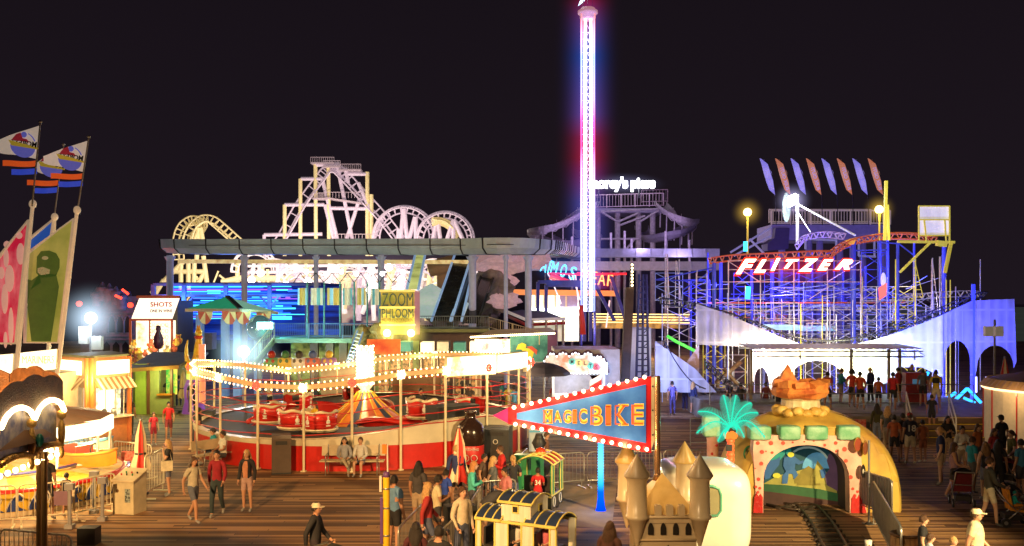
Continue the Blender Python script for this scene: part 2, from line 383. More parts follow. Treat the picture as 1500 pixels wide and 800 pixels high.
for d in range(-165, 190, 30):
    lamp('POINT', 'rail_light', ta(d, TR-.25, zr(d)-.2), (1, .6, .25), 55, .12, parent=tilt)
for z in (2.6, 3.4): lamp('POINT', 'column_light', TC+V(0, -.6, z), (1, .7, .35), 70, .1, parent=tilt)
lamp('POINT', 'sign_light', ta(-38, 7.3, 3.3), (1, .75, .4), 120, .2, parent=tilt)
# tub cars: each stands on the platform and is a thing of its own
car = thing('tub_car', 'red tub car with cream rim at the front centre of the spinning ride', 'ride car', group='red tub cars on the spinning ride')
b = MB(); s0, s1 = math.radians(-30), math.radians(210)
b.lathe([(.55, .12), (.78, .3), (.84, .62), (.86, .92), (.80, .93), (.77, .62), (.6, .3)], (0, 0, 0), 22, s0, s1); part(car, 'shell', b, m_red, local=True)
b = MB(); b.path([V(.83*math.cos(t), .83*math.sin(t), .95+.05*math.sin(t*6)) for t in [s0+(s1-s0)*i/24 for i in range(25)]], .075, 7); part(car, 'rim', b, m_cream, local=True)
b = MB(); b.lathe([(0, .1), (.8, .1), (.82, .18), (.5, .24), (0, .24)], (0, 0, 0), 22); b.path([V(.84*math.cos(t), .84*math.sin(t), .2) for t in [2*PI*i/24 for i in range(24)]], .05, 6, True); part(car, 'base', b, m_cream, local=True)
b = MB(); b.lathe([(.35, .25), (.35, .5), (.72, .52), (.74, .85)], (0, .05, 0), 16, math.radians(10), math.radians(170)); part(car, 'seat', b, mat('black seat', (.03, .03, .035), .45), local=True)
for dx in (-1.2, .0, 1.2):
    b = MB(); t = PI/2+dx; M = Matrix.Rotation(t-PI/2, 4, 'Z')
    e = MB(); e.ell((0, .86, .55), .11, .02, .12, 8, 6); e.ell((0, .86, .74), .05, .02, .09, 8, 6); e.box((0, .86, .4), (.22, .03, .05)); b.merge(e, M)
    part(car, 'emblem', b, m_white, local=True)
spots = [(-118, 4.2, 200, 'red tub car at the left front of the spinning ride, half behind a post'), (-101, 4.7, 150, 'red tub car nearest the front, just left of the striped cone'),
         (-150, 3.9, 250, 'red tub car far left on the spinning ride platform'), (150, 3.6, 320, 'red tub car behind and left of the striped cone'),
         (104, 4.0, 20, 'red tub car at the back of the ride behind the cone'), (-52, 4.3, 120, 'red tub car with seated riders right of the cone'), (-20, 4.6, 60, 'red tub car beside the ride entrance under the lit sign')]
for i, (d, r, rz, lab) in enumerate(spots):
    o = car if i == 0 else copy_tree(car)
    o.scale = (.74, .74, .8); o.location = ta(d, r, .8+(zt(d)-.8)*(r-1.5)/5+.06); o.rotation_euler.z = math.radians(rz); o['label'] = lab
# ================================================================ helpers for repeated street pieces
m_rail = mat('white rail', (.72, .66, .5), .4)
m_rsteel = mat('barrier steel', (.42, .4, .36), .35, .7)
def barrier(p, q, label, cat='crowd barrier', h=1.05, m=None, sheet=None, gap=.12, group=None, name='crowd_barrier', r=.022):
    p = Vector(p); q = Vector(q); d = q-p; L_ = d.length; d.normalize(); t = thing(name, label, cat, p, group)
    up = V(0, 0, 1); c = .12; m = m or m_rail
    b = MB(); z0 = .22
    pts = [p+up*z0, p+up*(h-c), p+d*(c*.35)+up*(h-c*.3), p+d*c+up*h, q-d*c+up*h, q-d*(c*.35)+up*(h-c*.3), q+up*(h-c), q+up*z0]
    b.path(pts, r, 6, True); part(t, 'frame', b, m)
    b = MB(); n = max(2, int(L_/gap))
    for k in range(1, n): e = p+d*(L_*k/n); b.tube(e+up*z0, e+up*h, .009, n=5)
    part(t, 'bars', b, m)
    nn = V(d.y, -d.x, 0)
    for e in (p+d*.08, q-d*.08):
        b = MB(); b.tube(e, e+up*z0, r*.9, n=6); b.beam(e-nn*.28+up*.02, e+nn*.28+up*.02, .05, .03); part(t, 'foot', b, m)
    if sheet:
        b = MB(); b.prism([p+up*.25-nn*.03, q+up*.25-nn*.03, q+up*(h-.03)-nn*.03, p+up*(h-.03)-nn*.03], nn*.01); part(t, 'sheet', b, sheet)
    return t
def railing(parent, pts, h=1.0, m=None, gap=.14, r=.025, name='railing', bars=True, post=1.6):
    m = m or m_steel; b = MB(); up = V(0, 0, 1)
    for p, q in zip(pts, pts[1:]):
        p = Vector(p); q = Vector(q); L_ = (q-p).length
        b.tube(p+up*h, q+up*h, r, n=5); b.tube(p+up*.12, q+up*.12, r*.8, n=5)
        n = max(1, int(L_/post))
        for k in range(n+1): e = p.lerp(q, k/n); b.tube(e, e+up*h, r, n=5)
        if bars:
            n = max(1, int(L_/gap))
            for k in range(n): e = p.lerp(q, (k+.5)/n); b.tube(e+up*.12, e+up*h, r*.4, n=4)
        else: b.tube(p+up*h*.55, q+up*h*.55, r*.7, n=5)
    return part(parent, name, b, m)

# ================================================================ carousel edge at far left
CC = V(-8.59, 12.49, 0); CR = 2.4
car_l = thing('carousel', 'small carousel with scalloped brown cresting, gold trim and glowing arched panels', 'carousel', CC)
def cp(a, r=CR, z=0): a = math.radians(a); return CC+V(r*math.cos(a), r*math.sin(a), z)
m_paint = patchy('painted carousel scene', (.04, .05, .16), (.5, .42, .3), 4.5, rough=.4, lo=.38, hi=.7)
for k in range(8):
    a0 = 25-45*k; p, q = cp(a0), cp(a0-45); d = q-p; nn = V(-d.y, d.x, 0).normalized()*-1
    if nn.dot((p+q)/2-CC) < 0: nn = -nn
    up = V(0, 0, 1); f = lambda u, z, o=0: p+d*u+up*z+nn*o
    b = MB(); b.prism([f(.03, 3.78), f(.97, 3.78), f(.97, 4.2), f(.8, 4.4), f(.5, 4.46), f(.2, 4.4), f(.03, 4.2)], -nn*.04); part(car_l, 'scene_panel', b, m_paint)
    b = MB(); poly = [f(-.0, 4.2, .02), f(.0, 4.55, .02)]
    for i in range(13): u = i/12; poly.append(f(u, 4.62+.12*math.sin(u*PI)+.05*abs(math.sin(u*PI*3)), .02))
    poly += [f(1, 4.55, .02), f(1, 4.2, .02)]
    for i in range(12, -1, -1): u = i/12; poly.append(f(u, 4.22+.22*abs(math.sin(u*PI*2))**.6, .02))
    b.prism(poly, nn*.05); part(car_l, 'cresting', b, mat('carved brown cresting', (.13, .05, .015), .6, var=.6, scale=7, bump=.8))
    b = MB(); b.path([f(u/16, 4.2+.2*abs(math.sin(u/16*PI*2))**.6, .09) for u in range(17)], .035, 6); part(car_l, 'arch_light', b, b_hot)
    b = MB()
    for u in range(24): b.ell(f(u/24, 3.72+.06*abs(math.sin(u/24*PI*2)), .04), .055, .05, .045, 6, 4)
    for s in (.0, .5): b.ell(f(s, 3.9, .05), .055, .05, .2, 8, 6); b.ell(f(s, 3.62, .05), .04, .04, .09, 8, 6); b.ell(f(s, 4.15, .05), .07, .06, .07, 8, 6)
    part(car_l, 'gold_trim', b, m_gold)
    b = MB(); b.ell(f(.5, 3.92, .15), .06, .03, .09, 8, 6); part(car_l, 'jewel', b, mat('green jewel', (.01, .12, .1), .1))
    pts = [f((i+.5)/9, 3.6, .03) for i in range(9)]
    for pt in pts[:: 1]:
        bb = MB(); bb.ell(pt, .04, .04, .04, 6, 4)
        if k in (0, 1, 7): part(car_l, 'bulb', bb, b_hot)
    if 1 < k < 7: b = MB(); b.tube(cp(a0, CR-.12), cp(a0, CR-.12, 3.8), .05, n=10); b.ell(cp(a0, CR-.12, 3.5), .08, .08, .1); part(car_l, 'pole', b, mat('brass pole', (.45, .3, .12), .3, .8))
b = MB(); b.lathe([(CR-.05, 3.9), (CR-.4, 4.35), (.5, 5.0), (.1, 5.5), (0, 5.5)], CC, 24); part(car_l, 'roof', b, mat('dark canvas roof', (.12, .05, .02), .7))
b = MB(); b.lathe([(0, .3), (CR, .3), (CR, .0)], CC, 32); b.tube(CC, CC+V(0, 0, 4.4), .45, n=16); part(car_l, 'platform', b, m_brown)
b = MB(); e = G(62, 1000); e = V(-6.36, 13.0, 0); b.tube(e, e+V(0, 0, 3.7), .04, n=10); b.tube(e+V(-.1, .05, 0), e+V(-.1, .05, 3.7), .035, n=10); part(car_l, 'twin_pole', b, mat('bronze pole', (.3, .17, .06), .35, .7))
lamp('POINT', 'arch_glow', V(-6.9, 12.4, 4.1), (1, .7, .35), 60, .15, parent=car_l)

# ================================================================ kiddie boat ride
KC = V(-15.0, 28.2, 0); KR = 3.45
def kp(a, r=KR, z=0): a = math.radians(a); return KC+V(r*math.cos(a), r*math.sin(a), z)
kb = thing('boat_ride', "children's circular boat ride with wave painted skirt and lit white canopy edge", 'fairground ride', KC)
b = MB(); b.mt(0).lathe([(KR, .0), (KR, .12)], KC, 60); b.mt(2).lathe([(KR, .12), (KR, .62)], KC, 60); b.mt(1).lathe([(KR+.02, .62), (KR+.02, .7), (KR-.2, .7)], KC, 60)
part(kb, 'skirt', b, [m_cream, m_red, mat('yellow skirt', (.75, .52, .06), .4)])
b = MB()
for k in range(26):
    a = -180+k*8.5
    poly = [kp(a+t*8.5, KR+.015, .14+h) for t, h in ((0, 0), (.12, .2), (.35, .36), (.62, .42), (.8, .33), (.78, .24), (.62, .28), (.5, .22), (.6, .1), (.95, 0))]
    b.prism(poly, (kp(a+4, 1)-KC)*.012)
part(kb, 'painted_waves', b, mat('navy waves', (.02, .06, .3), .4))
b = MB()
for k in range(26):
    a = -180+k*8.5; b.path([kp(a+t*8.5, KR+.03, .14+h) for t, h in ((.0, .06), (.14, .24), (.36, .4), (.62, .46), (.8, .37), (.74, .25), (.62, .26))], .018, 4)
part(kb, 'wave_crests', b, m_white)
b = MB()
for k in range(24):
    b.mt((0, 1)[k % 2]).lathe([(0, 1.0), (1.2, .92), (KR-.2, .7)], KC, 4, 2*PI*k/24, 2*PI*(k+1)/24)
part(kb, 'deck', b, [mat('deck yellow', (.72, .55, .08), .35), mat('deck cream', (.72, .6, .35), .35)])
b = MB(); b.path([kp(a, KR-1.2, .93) for a in range(0, 361, 8)], .04, 5); part(kb, 'deck_ring', b, mat('navy ring', (.05, .05, .3), .4))
b = MB(); b.tube(KC+V(0, 0, .9), KC+V(0, 0, 2.6), .35, .25, 14); part(kb, 'hub', b, m_cream)
sp = [(-35, 2.9), (-5, 2.95), (25, 2.9), (60, 2.9), (100, 2.9), (150, 2.9), (200, 2.9), (-120, 2.9), (-78, 2.9)]
fa = [kp(a, r) for a, r in sp]
b = MB()
F2 = sorted(sp); K = len(F2)
for i in range(K):
    p, q = kp(F2[i][0], 3.0), kp(F2[(i+1) % K][0], 3.0)
    b.quad(p+V(0, 0, 1.78), q+V(0, 0, 1.78), q+V(0, 0, 2.2), p+V(0, 0, 2.2))
part(kb, 'lit_canopy_edge', b, glow('fluorescent canopy', (1, .8, .42), 3.2, True))
b = MB()
for i in range(K):
    p, q = kp(F2[i][0], 2.98), kp(F2[(i+1) % K][0], 2.98); b.add([p+V(0, 0, 2.24), q+V(0, 0, 2.24), KC+V(0, 0, 2.75)], [(0, 1, 2)])
part(kb, 'canopy', b, mat('canopy tin', (.5, .2, .08), .6))
for a, r in sp:
    b = MB(); p = kp(a, 2.9); b.path([p+V(0, 0, 1.8), kp(a, 2.9, 1.1), kp(a, 2.75, .95), kp(a, 1.9, .85)], .04, 7); part(kb, 'sweep_arm', b, m_white)
lamp('POINT', 'canopy_lamp', kp(-45, 3.3, 1.7), (1, .72, .3), 420, .3, parent=kb)
lamp('POINT', 'canopy_lamp', kp(30, 2.2, 1.6), (1, .72, .3), 160, .3, parent=kb)
def boat(loc, rz, label, hull, inner, trim):
    t = thing('toy_boat', label, 'toy boat', loc, 'toy boats on the kiddie boat ride', rz)
    sec = [(-1.0, .34, .0), (-.8, .38, -.02), (-.2, .42, -.03), (.4, .36, 0), (.85, .16, .06), (1.05, .02, .14)]
    b = MB()
    for sx in (-1, 1):
        b.grid(lambda u, v: V(*(lambda s0, s1, f: (s0[0]*(1-f)+s1[0]*f, sx*((s0[1]*(1-f)+s1[1]*f)*(.55+.45*v)), .12+(s0[2]*(1-f)+s1[2]*f)+.4*v))(sec[min(int(u*5), 4)], sec[min(int(u*5), 4)+1], u*5-min(int(u*5), 4))), 20, 4)
    b.prism([V(-1, -.34, .5), V(-1, .34, .5), V(-1, .19, .12), V(-1, -.19, .12)], V(.03, 0, 0)); part(t, 'hull', b, hull, local=True)
    b = MB(); b.path([V(-1, .36, .53), V(-.2, .44, .5), V(.4, .38, .53), V(.85, .18, .6), V(1.06, 0, .68), V(.85, -.18, .6), V(.4, -.38, .53), V(-.2, -.44, .5), V(-1, -.36, .53)], .045, 6, True); part(t, 'gunwale', b, trim, local=True)
    b = MB()
    for x in (-.6, .0): b.box((x, 0, .4), (.28, .66, .06)); b.box((x-.16, 0, .55), (.06, .66, .34))
    b.prism([V(.4, .34, .53), V(.4, -.34, .53), V(.85, -.16, .6), V(1.0, 0, .66), V(.85, .16, .6)], V(0, 0, .03)); part(t, 'bench', b, inner, local=True)
    b = MB(); b.path([V(.22+.0, .16*math.cos(a), .62+.16*math.sin(a)) for a in [i*PI/5 for i in range(10)]], .02, 5, True); b.tube(V(.3, 0, .45), V(.22, 0, .62), .02, n=5); part(t, 'wheel', b, m_black, local=True)
    return t
boat(kp(60, 2.5, .7), math.radians(0), 'white toy boat with sky blue gunwale at the back of the kiddie boat ride', mat('boat white', (.7, .66, .55), .3), mat('boat blue', (.05, .25, .6), .3), mat('boat blue trim', (.1, .4, .75), .3))
boat(kp(0, 2.5, .72), math.radians(-20), 'orange toy boat under the lit canopy edge near the white umbrella', mat('boat orange', (.8, .25, .02), .3), mat('boat red', (.6, .05, .02), .3), mat('boat amber', (.9, .4, .04), .3))
boat(kp(-85, 2.3, .72), math.radians(160), 'yellow toy boat at the front left carrying two small children', mat('boat yellow', (.8, .6, .03), .3), mat('boat lime', (.5, .65, .05), .3), mat('boat yellow trim', (.85, .7, .1), .3))
# fences round it
FB = [(G(-40, 777), G(24, 772)), (G(26, 772), G(107, 764)), (G(109, 764), G(168, 749))]
labs = ['white barrier at the bottom left in front of the yellow toy boat', 'white barrier with a round no-entry disc in front of the man in black', 'white barrier joining the cream control cabinet']
for (p, q), l in zip(FB, labs): barrier(p, q, l, group='white barriers round the boat ride')
barrier(G(62, 697), G(112, 692), 'tall white barrier behind the blue and white toy boat, left panel', group='white barriers round the boat ride', h=1.15)
barrier(G(113, 692), G(164, 694), 'white barrier with a brown board leaning behind it', group='white barriers round the boat ride', h=1.15)
barrier(G(166, 695), G(222, 702), 'white barrier behind the closed red and white umbrella', group='white barriers round the boat ride', h=1.1)
barrier(G(212, 733), G(240, 718), 'white barrier beside the blonde woman', group='white barriers round the boat ride', h=1.25)
barrier(G(0, 850), G(105, 862), 'white barrier along the very bottom left corner', group='white barriers round the boat ride')
b = MB(); p = W(62, 728, 24.3); b.path([p+V(.2*math.cos(t), 0, .2*math.sin(t)) for t in [i*PI/8 for i in range(16)]], .02, 5, True)
b.ell(p, .16, .01, .16, 14, 8); single('notice_disc', 'round white ringed notice hung on the barrier in front of the man', 'sign', b, m_white)
b = MB(); b.box(W(90, 730, 24.2), (.38, .02, .36)); single('notice_board', 'small mauve notice board hung on the white barrier', 'sign', b, mat('mauve board', (.25, .15, .22), .5))
b = MB(); b.box(G(144, 693)+V(0, .25, .55), (.75, .06, 1.1), .05); single('panel_board', 'dark brown board standing behind the white barrier', 'board', b, m_brown)
b = MB(); b.box(W(193, 668, 28.6), (.62, .03, .3)); single('safety_sign', 'pink lettered sign hung on the barrier behind the umbrella', 'sign', b, patchy('pink sign', (.6, .1, .1), (.7, .35, .3), 14))
p = G(125, 800, 0); b = MB(); b.box(p+V(0, .2, .2), (.42, .35, .4)); single('amplifier_box', 'black equipment box on the boards at the bottom left', 'box', b, m_black)
for px, py in ((138, 752), (150, 763), (102, 774)):
    b = MB(); g = G(px, py); b.tube(g, g+V(0, 0, 1.0), .05, n=8); b.box(g+V(0, 0, .05), (.2, .2, .1)); b.box(g+V(0, 0, 1.05), (.22, .14, .16))
    single('gate_post', {138: 'grey gate post with latch box by the boat ride', 150: 'grey gate post nearest the boards by the boat ride', 102: 'short grey post behind the man at the boat ride'}[px], 'post', b, m_grey)
# control cabinet
t = thing('control_cabinet', 'cream ride control cabinet with sloping button panel', 'control cabinet', G(190, 750), rz=-.25)
b = MB(); b.prism([V(-.32, -.28, 0), V(-.32, .28, 0), V(-.32, .28, 1.08), V(-.32, -.28, .86)], V(.64, 0, 0)); part(t, 'cabinet', b, mat('cabinet cream', (.66, .6, .42), .35), local=True)
b = MB(); b.prism([V(-.35, -.32, .86), V(-.35, .31, 1.1), V(-.35, .31, 1.14), V(-.35, -.32, .9)], V(.7, 0, 0)); part(t, 'panel_top', b, m_cream, local=True)
for k in range(6):
    b = MB(); x = -.22+.085*k; b.tube(V(x, -.05+(k % 2)*.1, 1.0+(k % 2)*.04), V(x, -.06+(k % 2)*.1, 1.05+(k % 2)*.04), .02, n=8); part(t, 'button', b, (m_red, m_green, m_black)[k % 3], local=True)
b = MB(); b.box((.14, -.285, .5), (.16, .012, .36)); part(t, 'label_plate', b, patchy('label plate', (.05, .06, .06), (.4, .5, .5), 22), local=True)
b = MB(); b.ell((-.18, -.285, .62), .05, .012, .05); part(t, 'vent', b, m_brown, local=True)
def folded_umbrella(base, h, label, c1, c2, r=.17, tie=.55):
    t = thing('folded_umbrella', label, 'parasol', base)
    b = MB(); b.tube(base, base+V(0, 0, h), .022, n=8); b.ell(base+V(0, 0, h), .05, .05, .06); part(t, 'pole', b, m_steel)
    b = MB(); prof = [(r, .34*h), (r*1.05, .4*h), (r*.62, tie*h), (r*.66, (tie+.06)*h), (r*.5, .8*h), (r*.12, .98*h)]
    n = 32
    vs = []
    def fn(u, v):
        i = v*(len(prof)-1); k = min(int(i), len(prof)-2); f = i-k; rr = prof[k][0]*(1-f)+prof[k+1][0]*f; z = prof[k][1]*(1-f)+prof[k+1][1]*f
        rr *= 1+.22*math.cos(u*16*PI); return base+V(rr*math.cos(u*2*PI), rr*math.sin(u*2*PI), z-(.03*h if v == 0 and int(u*n) % 4 == 0 else 0))
    g = MB(); g.grid(fn, n, 10)
    for i, f in enumerate(g.f): g.m[i] = (0 if ((i % n)//4) % 2 else 1)
    part(t, 'folded_canopy', g, [c1, c2])
    b = MB(); b.lathe([(r*.72, tie*h-.03), (r*.74, tie*h), (r*.72, tie*h+.03)], base, 16); part(t, 'strap', b, m_black)
    b = MB(); b.lathe([(0, .08), (.2, .08), (.24, 0)], base, 16); part(t, 'base', b, m_dark)
    return t
m_ured = mat('umbrella red', (.6, .03, .02), .7); m_ucr = mat('umbrella cream', (.75, .62, .42), .7)
folded_umbrella(G(206, 724), 2.2, 'closed red and white umbrella beside the cream control cabinet', m_ucr, m_ured, .24)
folded_umbrella(G(672, 745), 2.25, 'closed red and white umbrella beside the woman in turquoise', m_ucr, m_ured, .26)
folded_umbrella(G(268, 604), 2.2, 'closed beige umbrella outside the green and yellow hut', mat('umbrella sand', (.6, .42, .22), .7), mat('umbrella tan', (.45, .3, .15), .7), .22)
folded_umbrella(G(1472, 625), 3.1, 'closed cream and red umbrella behind the cream tent', m_ucr, m_ured, .28)

# ================================================================ leaning sail signs and pennants
def sail(label, D, poly, pole, m, sub=None):
    t = thing('sail_sign', label, 'banner', W(pole[1][0], pole[1][1], D), 'tall leaning sail-shaped banners')
    P = [W(x, y, D) for x, y in poly]
    b = MB(); b.prism(P, V(0, .04, 0)); part(t, 'panel', b, m)
    b = MB(); b.path([p+V(0, -.03, 0) for p in P], .07, 6, True); part(t, 'frame', b, mat('sail frame', (.75, .6, .45), .5, emit=.2, ecol=(1, .75, .5)))
    b = MB(); b.tube(W(*pole[0], D), W(*pole[1], D), .065, .09, 10); g = W(*pole[1], D); b.tube(g, V(g.x-.15, g.y, 0), .09, n=10); b.ell(W(*pole[0], D), .13, .13, .16); part(t, 'mast', b, mat('sail mast', (.75, .62, .45), .5, emit=.22, ecol=(1, .75, .5)))  # mast emission, like the frame's, stands in for light falling on it
    return t
D1 = 34.0
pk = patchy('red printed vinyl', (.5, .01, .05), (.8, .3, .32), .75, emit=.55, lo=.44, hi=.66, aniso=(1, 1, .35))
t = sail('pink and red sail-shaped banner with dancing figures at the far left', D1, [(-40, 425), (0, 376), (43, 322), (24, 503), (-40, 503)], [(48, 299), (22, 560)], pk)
b = MB()
for (x, y, rx, ry) in ((10, 350, 5, 5), (9, 370, 4, 14), (30, 372, 6, 16), (14, 400, 7, 20), (7, 430, 5, 22), (16, 470, 4, 28), (8, 490, 3, 12), (28, 345, 5, 5), (2, 392, 5, 9)):
    c = W(x, y+(8 if x < 20 else 0), D1-.05); b.ell(c, rx*D1/F, .012, ry*D1/F, 12, 8)
part(t, 'printed_figures', b, mat('pale pink print', (.8, .5, .45), .5, emit=.35, ecol=(.9, .45, .4)))
D2 = 34.6
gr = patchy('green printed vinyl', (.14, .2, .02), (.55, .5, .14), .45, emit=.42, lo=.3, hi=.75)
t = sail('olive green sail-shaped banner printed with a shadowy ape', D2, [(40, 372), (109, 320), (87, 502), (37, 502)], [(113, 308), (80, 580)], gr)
md = mat('dark green print', (.045, .09, .012), .6, emit=.12, ecol=(.25, .4, .06), var=.4, scale=2)
b = MB(); f = lambda x, y: W(x, y, D2-.04)
for poly in ([(54, 376), (60, 368), (72, 367), (82, 371), (87, 380), (87, 392), (82, 404), (72, 406), (60, 407), (53, 400)],
             [(58, 400), (82, 402), (86, 420), (80, 460), (74, 500), (46, 500), (40, 450), (44, 425)],
             [(44, 425), (40, 445), (37, 440), (37, 408), (46, 411), (58, 402), (60, 414)]):
    b.prism([f(*p) for p in poly], V(0, .02, 0))
part(t, 'ape_silhouette', b, md)
b = MB(); f = lambda x, y: W(x, y, D2-.07)
b.prism([f(*p) for p in [(55, 393), (62, 391), (73, 395), (72, 401), (60, 403), (55, 399)]], V(0, .02, 0)); b.ell(f(66, 378), .12, .02, .07)
part(t, 'ape_face', b, mat('ape face print', (.28, .24, .12), .6, emit=.3, ecol=(.5, .45, .2)))
b = MB(); f = lambda x, y: W(x, y, D2-.1)
for x, y in ((57, 395), (61, 394), (70, 397), (58, 400), (66, 401)): b.prism([f(x-.8, y-1.5), f(x+.8, y-1.5), f(x, y+2.5)], V(0, .02, 0))
part(t, 'teeth_print', b, m_white)
sail('deep blue sail-shaped banner behind the green one', 37, [(43, 372), (44, 350), (78, 322), (74, 360), (60, 380)], [(80, 318), (70, 540)], mat('blue vinyl', (.03, .08, .35), .5, emit=.5, ecol=(.02, .1, .45)))
def sign_box(name, label, poly, D, m, depth=.25, cat='lit sign', extra=None):
    t = thing(name, label, cat, W(poly[0][0], max(p[1] for p in poly), D))
    P = [W(x, y, D) for x, y in poly]; b = MB(); b.prism([p+V(0, .02, 0) for p in P], V(0, depth, 0)); part(t, 'box', b, m_cream)
    c = sum(P, Vector())/len(P); b = MB(); b.add([p+(c-p)*.03 for p in P], [tuple(range(len(P)))]); part(t, 'lit_face', b, m)
    return t
fm = patchy('fluorescent sign face', (1, .75, .3), (1, .92, .68), .7, emit=1.9, lo=.35, hi=.5)
t = sign_box('light_box', 'back-lit white sign box with faded lettering under the green banner', [(28, 517), (84, 511), (82, 541), (26, 547)], 34.4, fm)
tb = fit(text('MARINERS', 1, .01), 1.15, .28); tb.merge(MB()); o = part(t, 'lettering', (lambda q: (q.merge(tb, Matrix.Translation(W(56, 527, 34.3))), q)[1])(MB()), mat('tan letters', (.8, .6, .25), .5, emit=.8, ecol=(1, .7, .25)))
sign_box('light_box', 'pale back-lit sign box under the red banner', [(-30, 522), (20, 518), (18, 548), (-30, 550)], 34.2, fm)
sign_box('light_box', 'small plain white light box below the larger one', [(26, 549), (56, 546), (56, 562), (26, 564)], 34.6, glow('plain light box', (1, .95, .85), 2.2, True))
b = MB(); b.bx(*[(x-750)/F*35.2 for x in (-30, 88)], 35.2, 38.5, 0, 3.0); single('ticket_booth', 'tan ticket booth carrying the sail banners and light boxes', 'booth', b, mat('booth tan', (.45, .3, .16), .6, var=.3))
# pennants on the slanted flagpoles
def pennant(label, D, top, hb, tip, pole0):
    t = thing('flagpole', label, 'flag', W(*pole0, D), 'pennants on slanted flagpoles')
    b = MB(); q = W(*top, D); b.tube(W(*pole0, D), q, .03, n=8); b.ell(q+V(0, 0, .04), .07, .07, .05); part(t, 'pole', b, m_grey)
    h0, h1 = W(top[0]-1, top[1]+4, D), W(*hb, D); tu, tl = W(tip[0], tip[1], D), W(tip[0], tip[2], D)
    def wv(u, v, o=0): p = (h0.lerp(h1, v)).lerp(tu.lerp(tl, v), u); return p+V(0, .1*math.sin(u*7+v)*u+o, .04*math.sin(u*6)*u)
    b = MB(); b.grid(lambda u, v: wv(u, v), 24, 8); fl = part(t, 'pennant', b, mat('white flag cloth', (.72, .63, .52), .8, emit=.32, ecol=(.95, .75, .6)))
    hh = (h0-h1).length; c = wv(.34, .55); r = hh*.36
    b = MB(); md = [mat('logo blue', (.1, .1, .5), .7, emit=.3, ecol=(.2, .2, .8)), mat('logo yellow', (.7, .5, .05), .7, emit=.25), mat('logo red', (.5, .03, .05), .7, emit=.25), mat('logo ink', (.03, .02, .02), .8)]
    ff = lambda x, z, o: (lambda pp: pp+V(0, -.04-o, 0))(V(c.x+x*r, wv(.34+x*r/(h0-tu).length*-1, .5).y, c.z+z*r-.12*x*r))
    n = 20
    b.mt(0).add([ff(math.cos(-PI*i/n), math.sin(-PI*i/n)*.95-.15, 0) for i in range(n+1)], [tuple(range(n+1))])
    b.mt(1).add([ff(x, z, .01) for x, z in ((-1.15, .22), (1.2, -.12), (1.2, -.3), (-.9, -.22))], [(0, 1, 2, 3)])
    b.mt(2).add([ff(x, z, .005) for x, z in ((-.9, .25), (-.55, .75), (-.2, .95), (-.05, .5), (.3, .45), (.5, .2))], [tuple(range(6))])
    b.mt(0).ell(ff(.05, .8, .005), r*.25, .01, r*.25, 10, 6)
    b.path([ff(1.02*math.cos(a), 1.02*math.sin(a)-.02, .0) for a in [PI*.12+i*.1 for i in range(9)]], r*.05, 4)
    part(t, 'emblem', b, md)
    tb = fit(text("MOREY'S", 1, .004, .03), r*2.2, r*.5); b = MB()
    for v in tb.v: v.x = -v.x; k = v.x/r; v.z *= .75+.25*k
    b.merge(tb, Matrix.Translation(ff(.05, .12, .03)) @ Matrix.Rotation(.16, 4, 'Y')); part(t, 'lettering', b, md[3])
    for i, (dz, m) in enumerate(((.05, mat('orange ribbon', (.7, .1, .01), .7, emit=.45, ecol=(.9, .12, .02))), (.05+hh*.22, mat('blue ribbon', (.03, .06, .5), .7, emit=.4, ecol=(.05, .1, .8))))):
        b = MB(); L_ = hh*(1.05-.3*i); base = h1+(h1-h0).normalized()*(dz+.0)
        b.grid(lambda u, v: base+V(-u*L_, .08*math.sin(u*8+i), -v*hh*.17-.03*u-.05*math.sin(u*5)*u-.06*i*u), 14, 2); part(t, 'ribbon', b, m)
    return t
pennant('largest white pennant flying off the left edge on the leftmost flagpole', 33.8, (59, 180), (54, 233), (-6, 205, 222), (47, 302))
pennant('white pennant on the right flagpole over the green banner', 34.8, (130, 202), (122, 252), (62, 228, 238), (113, 312))
pennant('white pennant on the middle flagpole, lowest of the three', 37.2, (93, 213), (86, 262), (52, 238, 250), (79, 322))
# ================================================================ food kiosk, hut, game booth (left middle)
def face_poly(b, pts, D, dy=0.0, thick=.1): b.prism([W(x, y, D)+V(0, dy, 0) for x, y in pts], V(0, thick, 0)); return b
k = thing('food_kiosk', 'corner food kiosk with orange frame, striped awning and blazing white sign boxes', 'kiosk', V(-15.6, 36.6, 0))
c0 = V(-17.75, 37.6, 0); c1 = V(-16.15, 36.3, 0); c2 = V(-15.1, 37.7, 0); c3 = V(-16.8, 40, 0); c15 = V(-15.95, 36.3, 0)
ring = [c0, c1, c15, c2, c3]
b = MB()
for p, q in zip(ring, ring[1:]+ring[:1]): b.quad(p, q, q+V(0, 0, 1.2), p+V(0, 0, 1.2)); b.quad(p+V(0, 0, 2.35), q+V(0, 0, 2.35), q+V(0, 0, 3.5), p+V(0, 0, 3.5))
part(k, 'wall', b, mat('kiosk orange wood', (.5, .16, .03), .45, var=.3))
b = MB(); b.prism([p+V(0, 0, 3.5) for p in ring], V(0, 0, .08)); b.prism([p+V(0, 0, 1.1) for p in ring], V(0, 0, .05)); part(k, 'roof', b, mat('kiosk roof', (.2, .22, .1), .6))
b = MB()
for p in ring: b.tube(p, p+V(0, 0, 3.5), .1, n=8)
b.bx(-16.15, -15.93, 36.25, 36.6, 0, 3.4); part(k, 'corner_posts', b, mat('kiosk post', (.55, .14, .02), .4))
def inset(p, q, u0, u1, z0, z1, o=.06):
    d = q-p; n = V(d.y, -d.x, 0).normalized(); return [p+d*u0+V(0, 0, z0)+n*o, p+d*u1+V(0, 0, z0)+n*o, p+d*u1+V(0, 0, z1)+n*o, p+d*u0+V(0, 0, z1)+n*o]
m_blaze = glow('blazing sign face', (1, .85, .5), 4, True)
